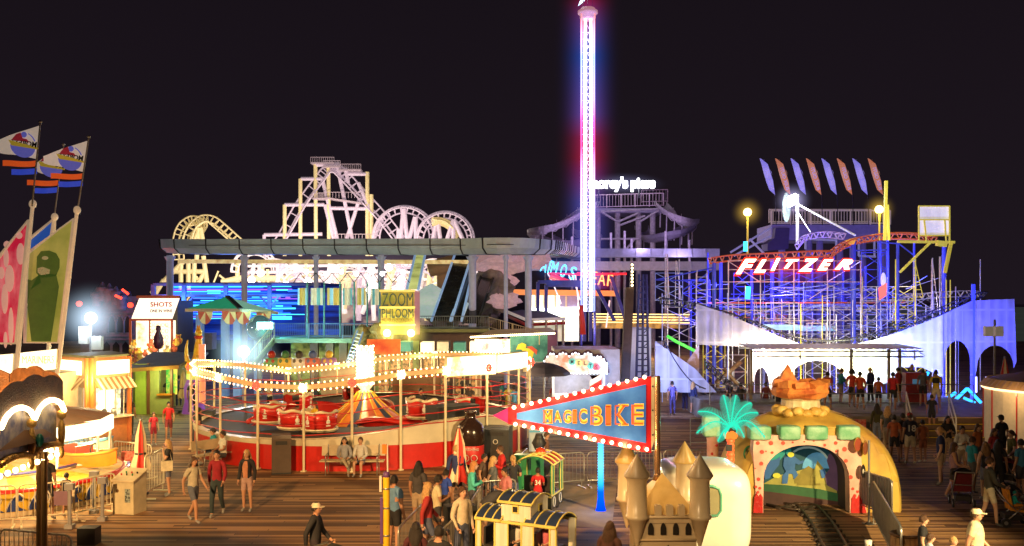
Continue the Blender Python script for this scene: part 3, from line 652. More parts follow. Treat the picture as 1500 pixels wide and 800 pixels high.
for p, q in ((c0, c1), (c15, c2)):
    b = MB(); b.quad(*inset(p, q, .06, .94, 2.85, 3.38, .14)); part(k, 'lit_sign', b, m_blaze)
    b = MB()
    for i in range(14):
        P = inset(p, q, i/14, (i+1)/14, 2.35, 2.72, .05); P2_ = inset(p, q, i/14, (i+1)/14, 2.3, 2.5, .5)
        b.mt(i % 2).quad(P2_[0], P2_[1], P[2], P[3])
    part(k, 'awning', b, [mat('awning brown', (.25, .1, .03), .7), mat('awning cream', (.7, .6, .4), .7)])
    b = MB(); b.quad(*inset(p, q, .08, .92, 1.2, 2.3, -.35)); part(k, 'lit_interior', b, patchy('kiosk interior', (.25, .3, .2), (.95, 1, .85), 2.2, emit=.9, lo=.35, hi=.5))
    b = MB(); P = inset(p, q, 0, 1, 1.16, 1.24, .3); Q = inset(p, q, 0, 1, 1.16, 1.24, -.3); b.prism([Q[0], Q[1], P[1], P[0]], V(0, 0, .06)); part(k, 'counter', b, m_cream)
    b = MB(); 
    for u in (.35, .62, .85): P = inset(p, q, u, u, 1.2, 2.3, .0); b.tube(P[0], P[3], .025, n=5)
    part(k, 'mullions', b, m_cream)
for i, (u, e, m) in enumerate(((.2, (c0, c1), m_steel), (.5, (c0, c1), m_dark), (.3, (c15, c2), m_dark), (.55, (c15, c2), m_steel))):
    p = inset(*e, u, u, 1.24, 1.3, .05)[0]; b = MB(); b.lathe([(.0, 0), (.12, 0), (.1, .22), (.06, .28), (.0, .3)], p, 10)
    single('urn', ['steel urn on the left kiosk counter', 'dark urn near the orange kiosk column', 'dark pot on the right kiosk counter', 'steel pot at the right of the kiosk counter'][i], 'urn', b, m)
lamp('POINT', 'kiosk_lamp', V(-15.6, 35.6, 2.6), (1, .75, .35), 260, .1, parent=k)
lamp('POINT', 'kiosk_lamp', V(-13.7, 37.0, 2.5), (1, .75, .3), 200, .1, parent=k)

hut = thing('game_hut', 'yellow-green hut with dark flat roof and orange fascia', 'hut', G(215, 606))
D = 47.5; x0, x1, x2 = [(x-750)/F*D for x in (195, 216, 250)]
b = MB(); b.mt(0).bx(x0, x1, D, D+.1, 0, 2.5); b.mt(1).bx(x1+.1, x2, D+.05, D+.15, 0, .95); b.bx(x1+.1, x1+.55, D+.06, D+.14, .95, 2.5); b.mt(1).bx(x0, x2, D+3.5, D+3.6, 0, 2.5); b.mt(0).bx(x0, x0+.1, D, D+3.5, 0, 2.5)
part(hut, 'wall', b, [mat('hut lime', (.5, .55, .08), .5, emit=.06), mat('hut khaki', (.45, .38, .14), .6)])
b = MB()
for x in (x1, x2): b.bx(x-.02, x+.1, D-.06, D+.1, 0, 2.55)
part(hut, 'post', b, mat('hut brown', (.25, .08, .04), .5))
b = MB(); P = [W(184, 543, D-1), W(262, 538, D-.8), V(x2+.6, D+4, 2.75), V(x0-.5, D+4, 2.75)]; b.mt(0).prism(P, V(0, 0, .12)); b.mt(1).prism([P[0]+V(0, -.03, -.08), P[1]+V(0, -.03, -.08), P[1]+V(0, -.03, .1), P[0]+V(0, -.03, .1)], V(0, .02, 0))
part(hut, 'roof', b, [mat('hut roof', (.06, .06, .09), .6, var=.3), mat('hut fascia', (.5, .2, .04), .5)])
b = MB(); b.bx(x1+.6, x2, D+.9, D+.95, .9, 2.3); part(hut, 'prize_wall', b, patchy('prize wall', (.05, .4, .06), (.9, .6, .1), 2.5, emit=.7))
b = MB(); b.bx(x1+.5, x2+.1, D-.15, D+.3, .95, 1.02); part(hut, 'counter', b, m_orange)
lamp('POINT', 'hut_lamp', V(x1+1, D-1, 1.9), (.7, 1, .3), 120, .2, parent=hut)
lamp('POINT', 'hut_lamp', V(x1-.8, D-3.2, 3.2), (.8, 1, .35), 160, .2, parent=hut)

g = thing('basketball_booth', "tall lit game booth with a slanted top sign reading SHOTS ONE IN WINS", 'game booth', V((225-750)/F*60, 60, 0))
D = 60
b = MB(); face_poly(b, [(204, 437), (262, 437), (251, 468), (192, 468)], D, 0, .15); part(g, 'slanted_sign', b, mat('booth sign white', (.8, .7, .6), .5, emit=1.6, ecol=(1, .8, .62)))
b = MB(); face_poly(b, [(202, 433), (264, 433), (263, 437), (201, 437)], D, -.2, .3); face_poly(b, [(190, 467), (252, 467), (252, 470), (190, 470)], D, -.1, .2); face_poly(b, [(189, 468), (192, 468), (192, 530), (189, 530)], D); face_poly(b, [(250, 468), (253, 468), (253, 530), (250, 530)], D); face_poly(b, [(218, 470), (219.5, 470), (219.5, 512), (218, 512)], D)
part(g, 'frame', b, mat('booth frame', (.5, .1, .04), .5, emit=.1))
b = MB(); face_poly(b, [(192, 470), (250, 470), (250, 600), (192, 600)], D, .8); part(g, 'back_wall', b, patchy('game booth interior', (.8, .3, .12), (1, .82, .55), 1.3, emit=1.7, lo=.34, hi=.5))
for s, x, y, w_, h_, c in (('SHOTS', 236, 446, 1.35, .3, m_red), ('ONE IN WINS', 236, 455.5, 1.4, .2, m_dark)):
    b = MB(); b.merge(fit(text(s, 1, .01, .02), w_, h_), Matrix.Translation(W(x, y, D-.05))); part(g, 'lettering', b, c)
b = MB()
for i in range(5):
    for j in range(4): c = W(222+i*5.6, 476+j*9, D-.02); b.path([c+V(.09*math.cos(a), -.02, .13*math.sin(a)) for a in [q*PI/4 for q in range(8)]], .015, 4, True)
part(g, 'hoop_grid', b, mat('hoop red', (.5, .1, .05), .5))
b = MB(); b.bx(*[(x-750)/F*58.6 for x in (186, 262)], 58.4, 59.4, 1.6, 1.9); part(g, 'counter', b, m_brown)
b = MB(); b.bx(*[(x-750)/F*60 for x in (190, 252)], 61, 64, 0, 5.6); part(g, 'shed', b, m_dark)
lamp('POINT', 'booth_lamp', W(220, 500, 57.5), (1, .75, .45), 200, .3, parent=g)
for i in range(30):
    b = MB(); x = U(190, 262); y = 525-abs(x-226)*.1-U(0, 22) if i < 18 else U(515, 545); D = 58.9+U(-.4, .2) if i < 18 else U(54, 56); c = W(x, y, D); s = U(.16, .26)
    b.ell(c, s, s*.8, s, 8, 6); b.ell(c+V(0, -.02, s*1.15), s*.6, s*.55, s*.55, 8, 6); b.ell(c+V(-s*.5, 0, s*1.6), s*.2, s*.2, s*.22, 6, 4); b.ell(c+V(s*.5, 0, s*1.6), s*.2, s*.2, s*.22, 6, 4)
    b.ell(c+V(-s*.9, -.1, s*.2), s*.3, s*.3, s*.5, 6, 4); b.ell(c+V(s*.9, -.1, s*.2), s*.3, s*.3, s*.5, 6, 4)
    single('plush_toy', 'small stuffed toy in the heap of prizes at the tall lit game booth', 'plush toy', b, (mat('plush gold', (.8, .45, .06), .9, emit=.25), mat('plush rust', (.5, .12, .05), .9, emit=.15), mat('plush straw', (.8, .65, .25), .9, emit=.3))[i % 3], group='stuffed prizes heaped at the game booth')
b = MB(); p = W(232, 512, 57); b.lathe([(0, 0), (.16, .05), (.3, .3), (.28, .7), (.12, 1.1), (.16, 1.2), (.13, 1.4), (0, 1.45)], p, 12); b.tube(p+V(0, 0, -3), p, .04, n=6)
single('punch_bag', 'dark purple bottle-shaped target standing before the lit game booth', 'target', b, mat('dark plum', (.1, .02, .06), .4))
# mock castle, dim
hc = thing('haunted_castle', 'dim grey mock castle with crumbling turrets, pointed arches and red eyes', 'castle', V(-30, 75, 0)); D = 75
ms_ = mat('grey mock stone', (.24, .25, .27), .9, var=.5, scale=1.2, bump=.8)
b = MB(); face_poly(b, [(118, 520), (118, 455), (128, 447), (133, 452), (140, 430), (147, 434), (150, 424), (156, 432), (161, 426), (166, 440), (172, 434), (205, 434), (205, 520)], D, 0, 4); part(hc, 'wall', b, ms_)
b = MB()
for x, y in ((142, 432), (150, 424), (160, 426), (170, 430), (178, 436)): 
    p = W(x, y+6, D-.2); b.lathe([(.35, -.6), (.42, .1), (.5, .2), (.5, .5), (.3, .5), (.05, .9)], p, 8)
part(hc, 'turret', b, ms_)
b = MB()
for x in (164, 176, 187): b.prism([W(x+dx, y, D-.05) for dx, y in ((-5, 487), (5, 487), (5, 472), (3, 466), (0, 463), (-3, 466), (-5, 472))], V(0, .03, 0))
for x in (156, 170, 184): b.prism([W(x+dx, y, D-.05) for dx, y in ((-5, 520), (5, 520), (5, 506), (0, 500), (-5, 506))], V(0, .03, 0))
part(hc, 'window', b, mat('window dark', (.01, .01, .015), .4))
b = MB()
for x in (164, 176, 187): b.path([W(x+dx, y, D-.08) for dx, y in ((-5.6, 488), (-5.6, 472), (-3.3, 465), (0, 462), (3.3, 465), (5.6, 472), (5.6, 488))], .08, 5)
for y in (458, 492, 497): b.beam(W(155, y, D-.15), W(200, y, D-.15), .2, .12)
part(hc, 'moulding', b, ms_)
for i, (x, y) in enumerate(((116, 445), (191, 447), (173, 436), (183, 427))):
    b = MB()
    if i < 2: b.ell(W(x, y, 72), .22, .2, .2)
    else: b.tube(W(x-4, y-3, 72), W(x+5, y+4-(i == 2)*3, 72), .09)
    single('red_lamp', ['round red lamp left of the mock castle', 'small red lamp low on the castle wall', 'thin red light streak on the castle turret', 'slanting red tube above the castle roofline'][i], 'red lamp', b, b_red)
    if i in (0, 3): lamp('POINT', 'red_glow', W(x, y, 71.5), (1, .05, .03), 120, .2)
lamp('POINT', 'castle_light', W(150, 480, 68), (.6, .8, 1), 260, .3)
# park lamps with a blinding head
def park_lamp(x, yt, yb, D, label, col=COLD, pw=500, boxes=True):
    t = thing('street_lamp', label, 'street lamp', V((x-750)/F*D, D, 0)); b = MB(); p = W(x, yt, D); b.tube(V(p.x, p.y, 0), p, .09, .07); part(t, 'pole', b, m_grey)
    b = MB(); b.ell(p, .3, .3, .3, 14, 10); part(t, 'lamp_head', b, glow('lamp '+str(round(col[0], 2)), col, 14))
    b = MB()
    if boxes: b.box(p+V(-.35, 0, -.9), (.45, .3, .9)); b.box(p+V(.35, 0, -1.3), (.5, .3, .7)); part(t, 'speaker_box', b, m_white)
    lamp('POINT', 'lamp_light', p+V(0, -.4, 0), col, pw, .25, parent=t); return t
park_lamp(133, 466, 0, 50, 'street lamp with starry white head in front of the mock castle')
park_lamp(357, 515, 0, 50, 'street lamp with blinding white head behind the left end of the bulb chains', boxes=False)
# long-necked figure on a drum
an = thing('animal_figure', 'yellow upright animal figure with curled tail and red collar on a lime drum', 'figure', G(284, 605)); D = 48
w_ = lambda x, y, dy=0: W(x, y, D)+V(0, dy, 0)
b = MB(); b.path([w_(275, 498), w_(273, 508), w_(273, 522), w_(276, 536), w_(281, 541), w_(287, 540), w_(291, 530), w_(292, 520), w_(291, 508), w_(291, 498), w_(291, 490)], .1, 10, rr=[.03, .07, .11, .17, .24, .33, .36, .3, .22, .16, .14])
b.path([w_(292, 522, -.2), w_(297, 528, -.4), w_(301, 524, -.45), w_(300, 519, -.45)], .1, 8, rr=[.12, .1, .08, .04]); b.path([w_(287, 540, -.2), w_(283, 546, -.3), w_(277, 545, -.35)], .1, 8, rr=[.14, .1, .05])
part(an, 'body', b, patchy('figure yellow', (.75, .3, .02), (.85, .6, .05), 1.5, emit=.12, rough=.3))
b = MB(); b.ell(w_(291, 487), .17, .22, .2); b.ell(w_(293.5, 489, -.15), .14, .16, .1); b.ell(w_(289.5, 481), .05, .04, .17, 8, 6); b.ell(w_(292.3, 481), .05, .04, .17, 8, 6); part(an, 'head', b, patchy('figure yellow', (.75, .3, .02), (.85, .6, .05)))
b = MB(); b.lathe([(.16, -.08), (.24, 0), (.16, .08)], w_(291, 494), 12); part(an, 'collar', b, m_red)
b = MB(); b.lathe([(0, 2.16), (.36, 2.16), (.36, 1.72), (.34, 1.7), (0, 1.7)], V(w_(284, 500).x, D, 0), 16); part(an, 'drum', b, mat('drum lime', (.6, .65, .2), .4, emit=.25))
b = MB(); b.lathe([(.34, 1.7), (.5, 1.3), (.45, .6), (.6, 0)], V(w_(284, 500).x, D, 0), 12); part(an, 'pedestal', b, mat('pedestal purple', (.2, .05, .35), .5, emit=.15, ecol=(.3, .05, .6)))
b = MB(); b.tube(V(-15.3, 47.2, .6), V(-15.3, 47.2, 3.5), .16, n=12); part(an, 'side_tube', b, mat('orange tube', (.8, .25, .1), .4, emit=.6, ecol=(1, .3, .15)))

# ================================================================ green pavilion, ball, raised playground deck
gp = thing('pavilion', 'square pavilion with green pyramid roof, scalloped fans and pale blue posts', 'pavilion', W(340, 500, 58)); D = 58
ap = W(333, 434, D); cs = [W(272, 453, D), W(353, 453, D-2.7), W(407, 457, D), W(333, 447, D+2.7)]
b = MB()
for i in range(4): b.mt(i % 2).add([cs[i], cs[(i+1) % 4], ap], [(0, 1, 2)])
part(gp, 'roof', b, [mat('roof green', (.03, .4, .2), .5, emit=.45), mat('roof pale green', (.3, .7, .5), .5, emit=.4)])  # emission paints extra light into both roof greens
b = MB(); b.beam(ap, cs[1]+V(0, -.02, .03), .28, .1); part(gp, 'ridge', b, m_dark)
b = MB()
for p, q in zip(cs, cs[1:]+cs[:1]): b.beam(p-V(0, 0, .06), q-V(0, 0, .06), .1, .18)
part(gp, 'fascia', b, m_cream)
for i, (x, dy) in enumerate(((293, -.5), (330, -1.7), (348, -2.0), (378, -.6))):
    b = MB(); p = W(x, 462, D+dy); b.bx(p.x-.2, p.x+.2, p.y-.2, p.y+.2, 0, p.z); part(gp, 'post', b, mat('post blue', (.25, .42, .75), .45, emit=.12, ecol=(.2, .4, .9)))
    for s in ((-1, 1) if i == 2 else (1,)):
        b = MB(); c = p+V(s*.4, -.25, .25)
        for kx in range(4): b.mt(kx % 2).lathe([(0, 0), (.65, 0)], (0, 0, 0), 3, PI+kx*PI/4, PI+(kx+1)*PI/4)
        for v in b.v: v.x, v.y, v.z = c.x+v.x*.7, c.y, c.z+v.y*1.2
        part(gp, 'fan', b, [mat('fan red', (.6, .12, .06), .5, emit=.12), mat('fan cream', (.75, .65, .3), .5, emit=.2)])
lamp('POINT', 'pavilion_lamp', W(345, 462, 56), (.7, 1, .7), 150, .2, parent=gp)
b = MB(); b.ell(W(380, 481, 56), .78, .78, .78, 24, 16); single('mirror_ball', 'large glassy ball with a cyan sheen beside the green pavilion', 'ball', b, mat('glassy ball', (.35, .42, .45), .06, .85, var=.3, scale=1.5, emit=.12, ecol=(.3, .7, .7)))
b = MB(); b.tube(W(380, 497, 56), V(W(380, 497, 56).x, 56, 0), .15); single('ball_stand', 'short stand carrying the glassy ball', 'stand', b, m_grey)
lamp('POINT', 'cyan_lamp', W(396, 477, 54.6), (.3, 1, .95), 260, .15)
b = MB(); b.box(W(388, 477, 55.1), (.9, .12, .4)); single('cyan_floodlight', 'blinding cyan floodlight in front of the glassy ball', 'floodlight', b, glow('cyan flood', (.35, 1, .95), 6))
dk = thing('play_deck', 'raised play deck on dark legs with blue railing and slatted panels', 'play deck', V(-11, 54, 0)); DD = 54
zD = W(0, 496, DD).z
xa, xb = [(x-750)/F*DD for x in (402, 552)]
b = MB(); b.bx(xa, xb, DD, DD+5, zD-.25, zD); part(dk, 'deck', b, mat('teal deck', (.12, .3, .26), .5, emit=.04))
for x in (457, 480, 500): b = MB(); X = (x-750)/F*DD; b.bx(X-.22, X+.22, DD+.5, DD+.9, 0, zD-.25); part(dk, 'leg', b, m_dark)
railing(dk, [V(xa, DD, zD), V(xb, DD, zD)], .85, mat('rail blue', (.08, .2, .45), .4, emit=.05), .12)
b = MB(); p, q = V(xa-1.9, DD, 1.2), V(xa, DD, zD)
b.prism([p, q, q+V(0, 1.2, 0), p+V(0, 1.2, 0)], V(0, 0, .1)); part(dk, 'slide', b, mat('slide green', (.15, .35, .2), .3))
lamp('POINT', 'deck_light', W(470, 515, 52), (.8, 1, .5), 260, .3, parent=dk); lamp('POINT', 'deck_light', W(430, 485, 51), (.5, .9, 1), 200, .3, parent=dk)
railing(dk, [p, q], .9, mat('rail pale green', (.5, .6, .4), .4, emit=.15), .16)
b = MB(); b.quad(V(xa, DD+4, 0), V(xb+2, DD+4, 0), V(xb+2, DD+4, zD-.3), V(xa, DD+4, zD-.3)); part(dk, 'back_wall', b, patchy('lit leafy wall', (.03, .06, .02), (.4, .5, .12), 1.3, emit=.22))
b = MB()
for i in range(7): p = W(508+i*3.2, 532+i*.5, 53); b.beam(p, p+V(.9, 1.2, 1.7), .08, .04)
part(dk, 'steps', b, mat('blue slat', (.2, .35, .6), .4, emit=.1))
# frame with wavy coloured cloth panels on poles
pf = thing('banner_rig', 'tall teal poles joined by zigzag wires carrying striped hanging panels', 'banner frame', V(-10, 55, 0))
xs = [450, 475, 498, 519, 538, 556]
for x in xs:
    b = MB(); p = W(x, 413, 55); b.tube(V(p.x, 55, zD), p, .05); part(pf, 'pole', b, mat('pole teal', (.08, .35, .35), .4, emit=.05))
for i, x in enumerate([x0_+1.5 for x0_ in (434, 453, 477, 500, 521, 541)]):
    b = MB(); wd = (15, 19, 19, 15, 14, 13)[i]
    b.grid(lambda u, v: W(x+u*wd, 422+v*25, 55)+V(0, .12*math.cos(u*PI*5), 0), 24, 1)
    for j in range(len(b.f)): b.m[j] = 0 if (j//6+i) % 3 else 1
    part(pf, 'cloth_panel', b, [mat('panel ochre', (.6, .5, .15), .7, emit=.3), mat('panel sky', (.3, .6, .75), .7, emit=.45)] if i % 2 == 0 else [mat('panel pale', (.6, .6, .45), .7, emit=.4), mat('panel teal', (.15, .45, .5), .7, emit=.35)])
b = MB()
allx = [430, 450, 475, 498, 519, 538, 556, 575, 600]
for a, c in zip(allx, allx[1:]): m_ = (a+c)/2; b.tube(W(a, 414, 55), W(m_, 400, 55.5), .025, n=4); b.tube(W(m_, 400, 55.5), W(c, 414, 55), .025, n=4)
for a, c in zip(allx, allx[2:]): b.tube(W((a+c)/2-11, 400, 55.5), W((a+c)/2+11, 400, 55.5), .02, n=4)
part(pf, 'wires', b, m_dark)
for i, x in enumerate((449, 478, 500, 522, 545, 560, 590)):
    b = MB(); b.ell(W(x, 398+(i % 2)*3, 55.4), .14, .14, .14, 8, 6); part(pf, 'lamp', b, b_white)

# ================================================================ blue neon ride
bn = thing('neon_ride', 'long open ride pavilion filled with glowing blue neon strips', 'ride pavilion', V(-21, 78, 0)); D = 75
X0, X1 = [(x-750)/F*D for x in (225, 470)]
b = MB()
for z in (W(0, 417, D).z, W(0, 433, D).z): b.beam(V(X0, D, z), V(X1, D, z), .22, .2)
for x in (225, 270, 331, 395, 450): X = (x-750)/F*D; b.beam(V(X, D-.03, 0), V(X, D-.03, W(0, 417, D).z), .3)
for x in (270, 331, 395, 450):
    X = (x-750)/F*D; z = W(0, 433, D).z; b.beam(V(X, D-.04, z-.9), V(X-.8, D-.04, z), .12); b.beam(V(X, D-.04, z-.9), V(X+.8, D-.04, z), .12)
part(bn, 'frame', b, mat('frame grey', (.16, .2, .3), .5, emit=.03, ecol=(.2, .3, .8)))
b = MB(); b.bx(X0, X1, D+.3, D+9, 6.9, 7.0); b.bx(X0, X1, D+9, D+9.2, 0, 7); b.bx(X0, X1, D, D+9, 2.2, 2.5); part(bn, 'shell', b, mat('navy shell', (.03, .04, .2), .4))
nb = [glow('neon blue', (.02, .12, 1), 3.2), glow('neon cyan', (.05, .55, 1), 3.0), glow('neon violet', (.25, .08, 1), 2.2)]
for i in range(26):
    b = MB(); y = 419+i*1.9+U(-1, 1); dd = D+U(.6, 5); x0_ = U(228, 300) if i > 5 else 252; x1_ = U(380, 458)
    b.tube(W(x0_, y, dd), W(x1_, y+U(-1.5, 1.5), dd), .035 if i % 3 else .06, n=6); part(bn, 'neon_tube', b, nb[(0, 1, 0, 2, 1, 0, 0)[i % 7]])
for i in range(14):
    b = MB(); x = U(235, 460); y = U(424, 470); b.box(W(x, y, D+U(.5, 2)), (U(.3, 1.6), .1, U(.1, .35))); part(bn, 'light_panel', b, nb[i % 3])
b = MB(); b.quad(V(X0, D+8.8, 2.5), V(X1, D+8.8, 2.5), V(X1, D+8.8, 6.8), V(X0, D+8.8, 6.8)); part(bn, 'back_screen', b, patchy('deep blue screen', (.005, .01, .12), (.01, .08, .6), .6, emit=.28, aniso=(.3, 1, 3)))
for x in (260, 330, 400): lamp('POINT', 'blue_light', W(x, 440, D-1), (.05, .2, 1), 350, .4, parent=bn)
b = MB(); face_poly(b, [(228, 488), (311, 488), (311, 512), (228, 520)], 68, 0, 1); b.quad(W(256, 488, 68), W(275, 478, 68), W(275, 512, 68), W(256, 512, 68)); single('grey_hoarding', 'plain blue-grey hoarding beneath the blue neon ride', 'hoarding', b, mat('hoarding', (.25, .3, .45), .6, emit=.03))

# ================================================================ elevated water trough on columns
tr = thing('water_trough', 'long grey elevated river trough running across on round columns', 'water ride', V(-15, 62, 0))
def pt_path():
    P = [W(282, 360, 80), W(262, 360, 74), W(264, 361, 69)]
    for x in range(300, 700, 55): P.append(W(x, 362, 67-(x-300)/400*5))
    P += [W(740, 361, 61), W(776, 362, 64), W(800, 363, 76), W(822, 367, 94), W(850, 374, 106)]
    return P
def smooth_pts(P, k=6):
    o = []
    for i in range(len(P)-1):
        p0, p1, p2, p3 = P[max(i-1, 0)], P[i], P[i+1], P[min(i+2, len(P)-1)]
        for j in range(k):
            t = j/k; o.append(.5*((2*p1)+(-p0+p2)*t+(2*p0-5*p1+4*p2-p3)*t*t+(-p0+3*p1-3*p2+p3)*t**3))
    return o+[P[-1]]
def sweep(b, pts, prof, closed=False, ribs=0, ribw=.06):
    """prof: list of (side, up) offsets, swept along pts with z up"""
    rings = []
    for i, p in enumerate(pts):
        t = pts[min(i+1, len(pts)-1)]-pts[max(i-1, 0)]; t.z *= 0; t.normalize(); s = V(t.y, -t.x, 0)
        rings.append([p+s*a+V(0, 0, u) for a, u in prof])
    n = len(prof)
    b.add([v for r in rings for v in r], [(i*n+k, i*n+k+1, (i+1)*n+k+1, (i+1)*n+k) for i in range(len(pts)-1) for k in range(n-1)], False)
P = smooth_pts(pt_path()); b = MB()
prof = [(-1.2, .48), (-1.14, -.15), (-.75, -.5), (.8, -.5), (1.2, -.15), (1.25, .48), (1.1, .5), (1.0, -.1), (.7, -.38), (-.7, -.38), (-1.0, -.05), (-1.1, .48), (-1.2, .48)]
sweep(b, P, prof); part(tr, 'channel', b, mat('trough fibreglass', (.5, .55, .56), .45, var=.25, scale=.8, emit=.035, ecol=(.7, .8, .85)))  # faint emission stands in for a floodlight on the trough
b = MB(); acc = 0
for i in range(1, len(P)):
    acc += (P[i]-P[i-1]).length
    if acc > 2.0:
        acc = 0; t = (P[i]-P[i-1]); t.z = 0; t.normalize(); s = V(t.y, -t.x, 0)
        b.path([P[i]+s*a*1.03+V(0, 0, u) for a, u in prof[:6]], .05, 4)
part(tr, 'ribs', b, m_dark)
b = MB(); b.path([p+V(0, -1.36, .05) for p in P[8:-12]], .03, 4); part(tr, 'seam', b, m_dark)
for x, r in ((249, 5.0), (358, 4.5), (463, 3.4), (558, 4.8), (692, 5.6), (774, 5), (741, 3)):
    D = 67-(x-300)/400*5 if x > 300 else 69; b = MB(); p = W(x, 376, D); b.tube(V(p.x, D, 0), V(p.x, D, p.z+.1), r*D/F, n=14); b.lathe([(r*D/F, -.3), (r*D/F*1.7, .0)], p, 12)
    part(tr, 'column', b, mat('trough column', (.5, .52, .62), .5, var=.15, emit=.07, ecol=(.6, .6, .9)))
b = MB(); b.beam(W(262, 383, 72), W(690, 384, 68), .3, .28); part(tr, 'lit_soffit', b, patchy('yellow soffit', (.45, .3, .1), (.95, .72, .32), 2.5, emit=.7, lo=.3, hi=.7))
# ================================================================ roller coaster, far behind, floodlit
rt = random.Random(77)
co = thing('roller_coaster', 'big cream and violet steel roller coaster with lift hill, loops and corkscrews', 'roller coaster', V(-30, 185, 0))
KD = 185
mc_y = mat('coaster cream', (.75, .66, .35), .5, emit=.25, ecol=(1, .7, .25)); mc_v = mat('coaster violet', (.62, .52, .6), .5, emit=.2, ecol=(.95, .72, .85)); mc_w = mat('coaster white', (.8, .72, .7), .5, emit=.35, ecol=(1, .85, .8))  # emission paints part of the floodlight into the steel colours
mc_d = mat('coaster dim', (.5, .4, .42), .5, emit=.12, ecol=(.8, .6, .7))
def track(P, up, m, gauge=1.25, name='track', step=1):
    """rails on a spine, with V ties; P and up same length"""
    b = MB(); L_, R_, S_ = [], [], []
    for i, p in enumerate(P):
        t = (P[min(i+1, len(P)-1)]-P[max(i-1, 0)]).normalized(); u = up[i] if isinstance(up, list) else up
        s = t.cross(u).normalized(); u2 = s.cross(t).normalized(); L_.append(p+s*gauge/2*1.0); R_.append(p-s*gauge/2*1.0); S_.append(p-u2*1.0)
    b.path(L_, .17, 5); b.path(R_, .17, 5); b.path(S_, .2, 6)
    for i in range(0, len(P), max(step, 2)): b.tube(L_[i], S_[i], .12, n=4); b.tube(R_[i], S_[i], .12, n=4); b.tube(L_[i], R_[i], .13, n=4)
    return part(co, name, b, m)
kw = lambda x, y, dz=0: W(x, y, KD+dz)
yv = V(0, -1, 0)
# lift hill and drop
P = smooth_pts([kw(385, 372), kw(410, 352), kw(440, 300), kw(468, 262), kw(480, 248), kw(492, 247), kw(503, 256), kw(530, 285), kw(560, 318), kw(585, 350), kw(590, 352)], 7)
track(P, V(0, -.75, .6), mc_v, 2.2, step=2)
# left twist
P = smooth_pts([kw(262, 380), kw(261, 352), kw(268, 332), kw(282, 323), kw(296, 328, 2), kw(290, 340, 5), kw(275, 350, 8)], 6); track(P, [V(.2, -.8, .3)]*len(P), mc_y, 1.9)
P = smooth_pts([kw(270, 365, -1), kw(280, 335, -1), kw(295, 321, -1), kw(310, 322), kw(330, 338), kw(348, 354), kw(365, 366)], 6); track(P, [V(0, -.7, .6)]*len(P), mc_y, 1.9)
def loop(cx, cy_, r, a0, a1, m, dd=3, n=34, w=1.9):
    P = []; u = []
    for i in range(n+1):
        a = math.radians(a0+(a1-a0)*i/n); P.append(kw(cx+r*math.cos(a), cy_-r*math.sin(a), dd*(i/n-.5))); u.append(V(-math.cos(a), -.55, -math.sin(a)))
    track(P, u, m, w)
loop(592, 348, 40, 200, -20, mc_v, 4); loop(652, 352, 36, 200, -30, mc_v, 4); loop(640, 352, 26, 100, 10, mc_y, 3)
# supports
def strut(pts, r, m, nm='support'):
    b = MB()
    for p, q in pts: b.tube(kw(*p), kw(*q), r*.8, n=6)
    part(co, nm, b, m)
strut([((440, 262), (440, 375)), ((462, 240), (463, 375)), ((481, 246), (482, 375)), ((417, 300), (417, 375)), ((538, 252), (538, 375)), ((544, 285), (544, 375))], .5, mc_y, 'tower_leg')
strut([((441, 262), (472, 262)), ((417, 300), (475, 300)), ((387, 344), (472, 343)), ((387, 344), (387, 356)), ((462, 242), (497, 240)), ((505, 255), (540, 255)), ((483, 305), (545, 306))], .45, mc_v, 'cross_beam')
strut([((472, 262), (494, 350)), ((494, 242), (516, 350)), ((476, 300), (490, 355)), ((527, 290), (508, 350)), ((560, 320), (548, 350)), ((525, 268), (541, 306)), ((506, 246), (510, 268))], .5, mc_v, 'raking_leg')
strut([((591, 306), (586, 360)), ((592, 306), (597, 360)), ((608, 318), (597, 360)), ((609, 318), (609, 360)), ((640, 322), (632, 360)), ((641, 322), (646, 360)), ((664, 322), (652, 360)), ((664, 322), (664, 360)), ((665, 322), (682, 360)), ((584, 335), (583, 352))], .55, mc_v)
strut([((293, 334), (283, 358)), ((294, 334), (298, 358)), ((291, 334), (288, 380)), ((285, 380), (284, 420)), ((298, 375), (304, 420)), ((348, 384), (348, 420)), ((276, 380), (276, 425)), ((268, 384), (222, 430)), ((240, 410), (222, 440)), ((255, 398), (300, 398)), ((265, 384), (265, 425)), ((300, 398), (288, 420))], .6, mc_y)
for q in ((457, 240, 491, 233), (475, 245, 500, 238), (498, 250, 530, 243), (460, 292, 480, 283), (480, 291, 530, 297), (492, 352, 547, 343)):
    t0, t1 = kw(q[0], q[1]), kw(q[2], q[3]); b = MB(); b.beam(V(t0.x, KD, t0.z), V(t1.x, KD, t0.z+(0 if q[1] != 291 else -1)), 2.5, .3); dz = 1.1
    for i in range(12): f = i/11; p = V(t0.x+(t1.x-t0.x)*f, KD-1.2, t0.z); b.tube(p, p+V(0, 0, dz), .05, n=4)
    b.tube(V(t0.x, KD-1.2, t0.z+dz), V(t1.x, KD-1.2, t0.z+dz), .07, n=4); part(co, 'catwalk', b, mc_d)
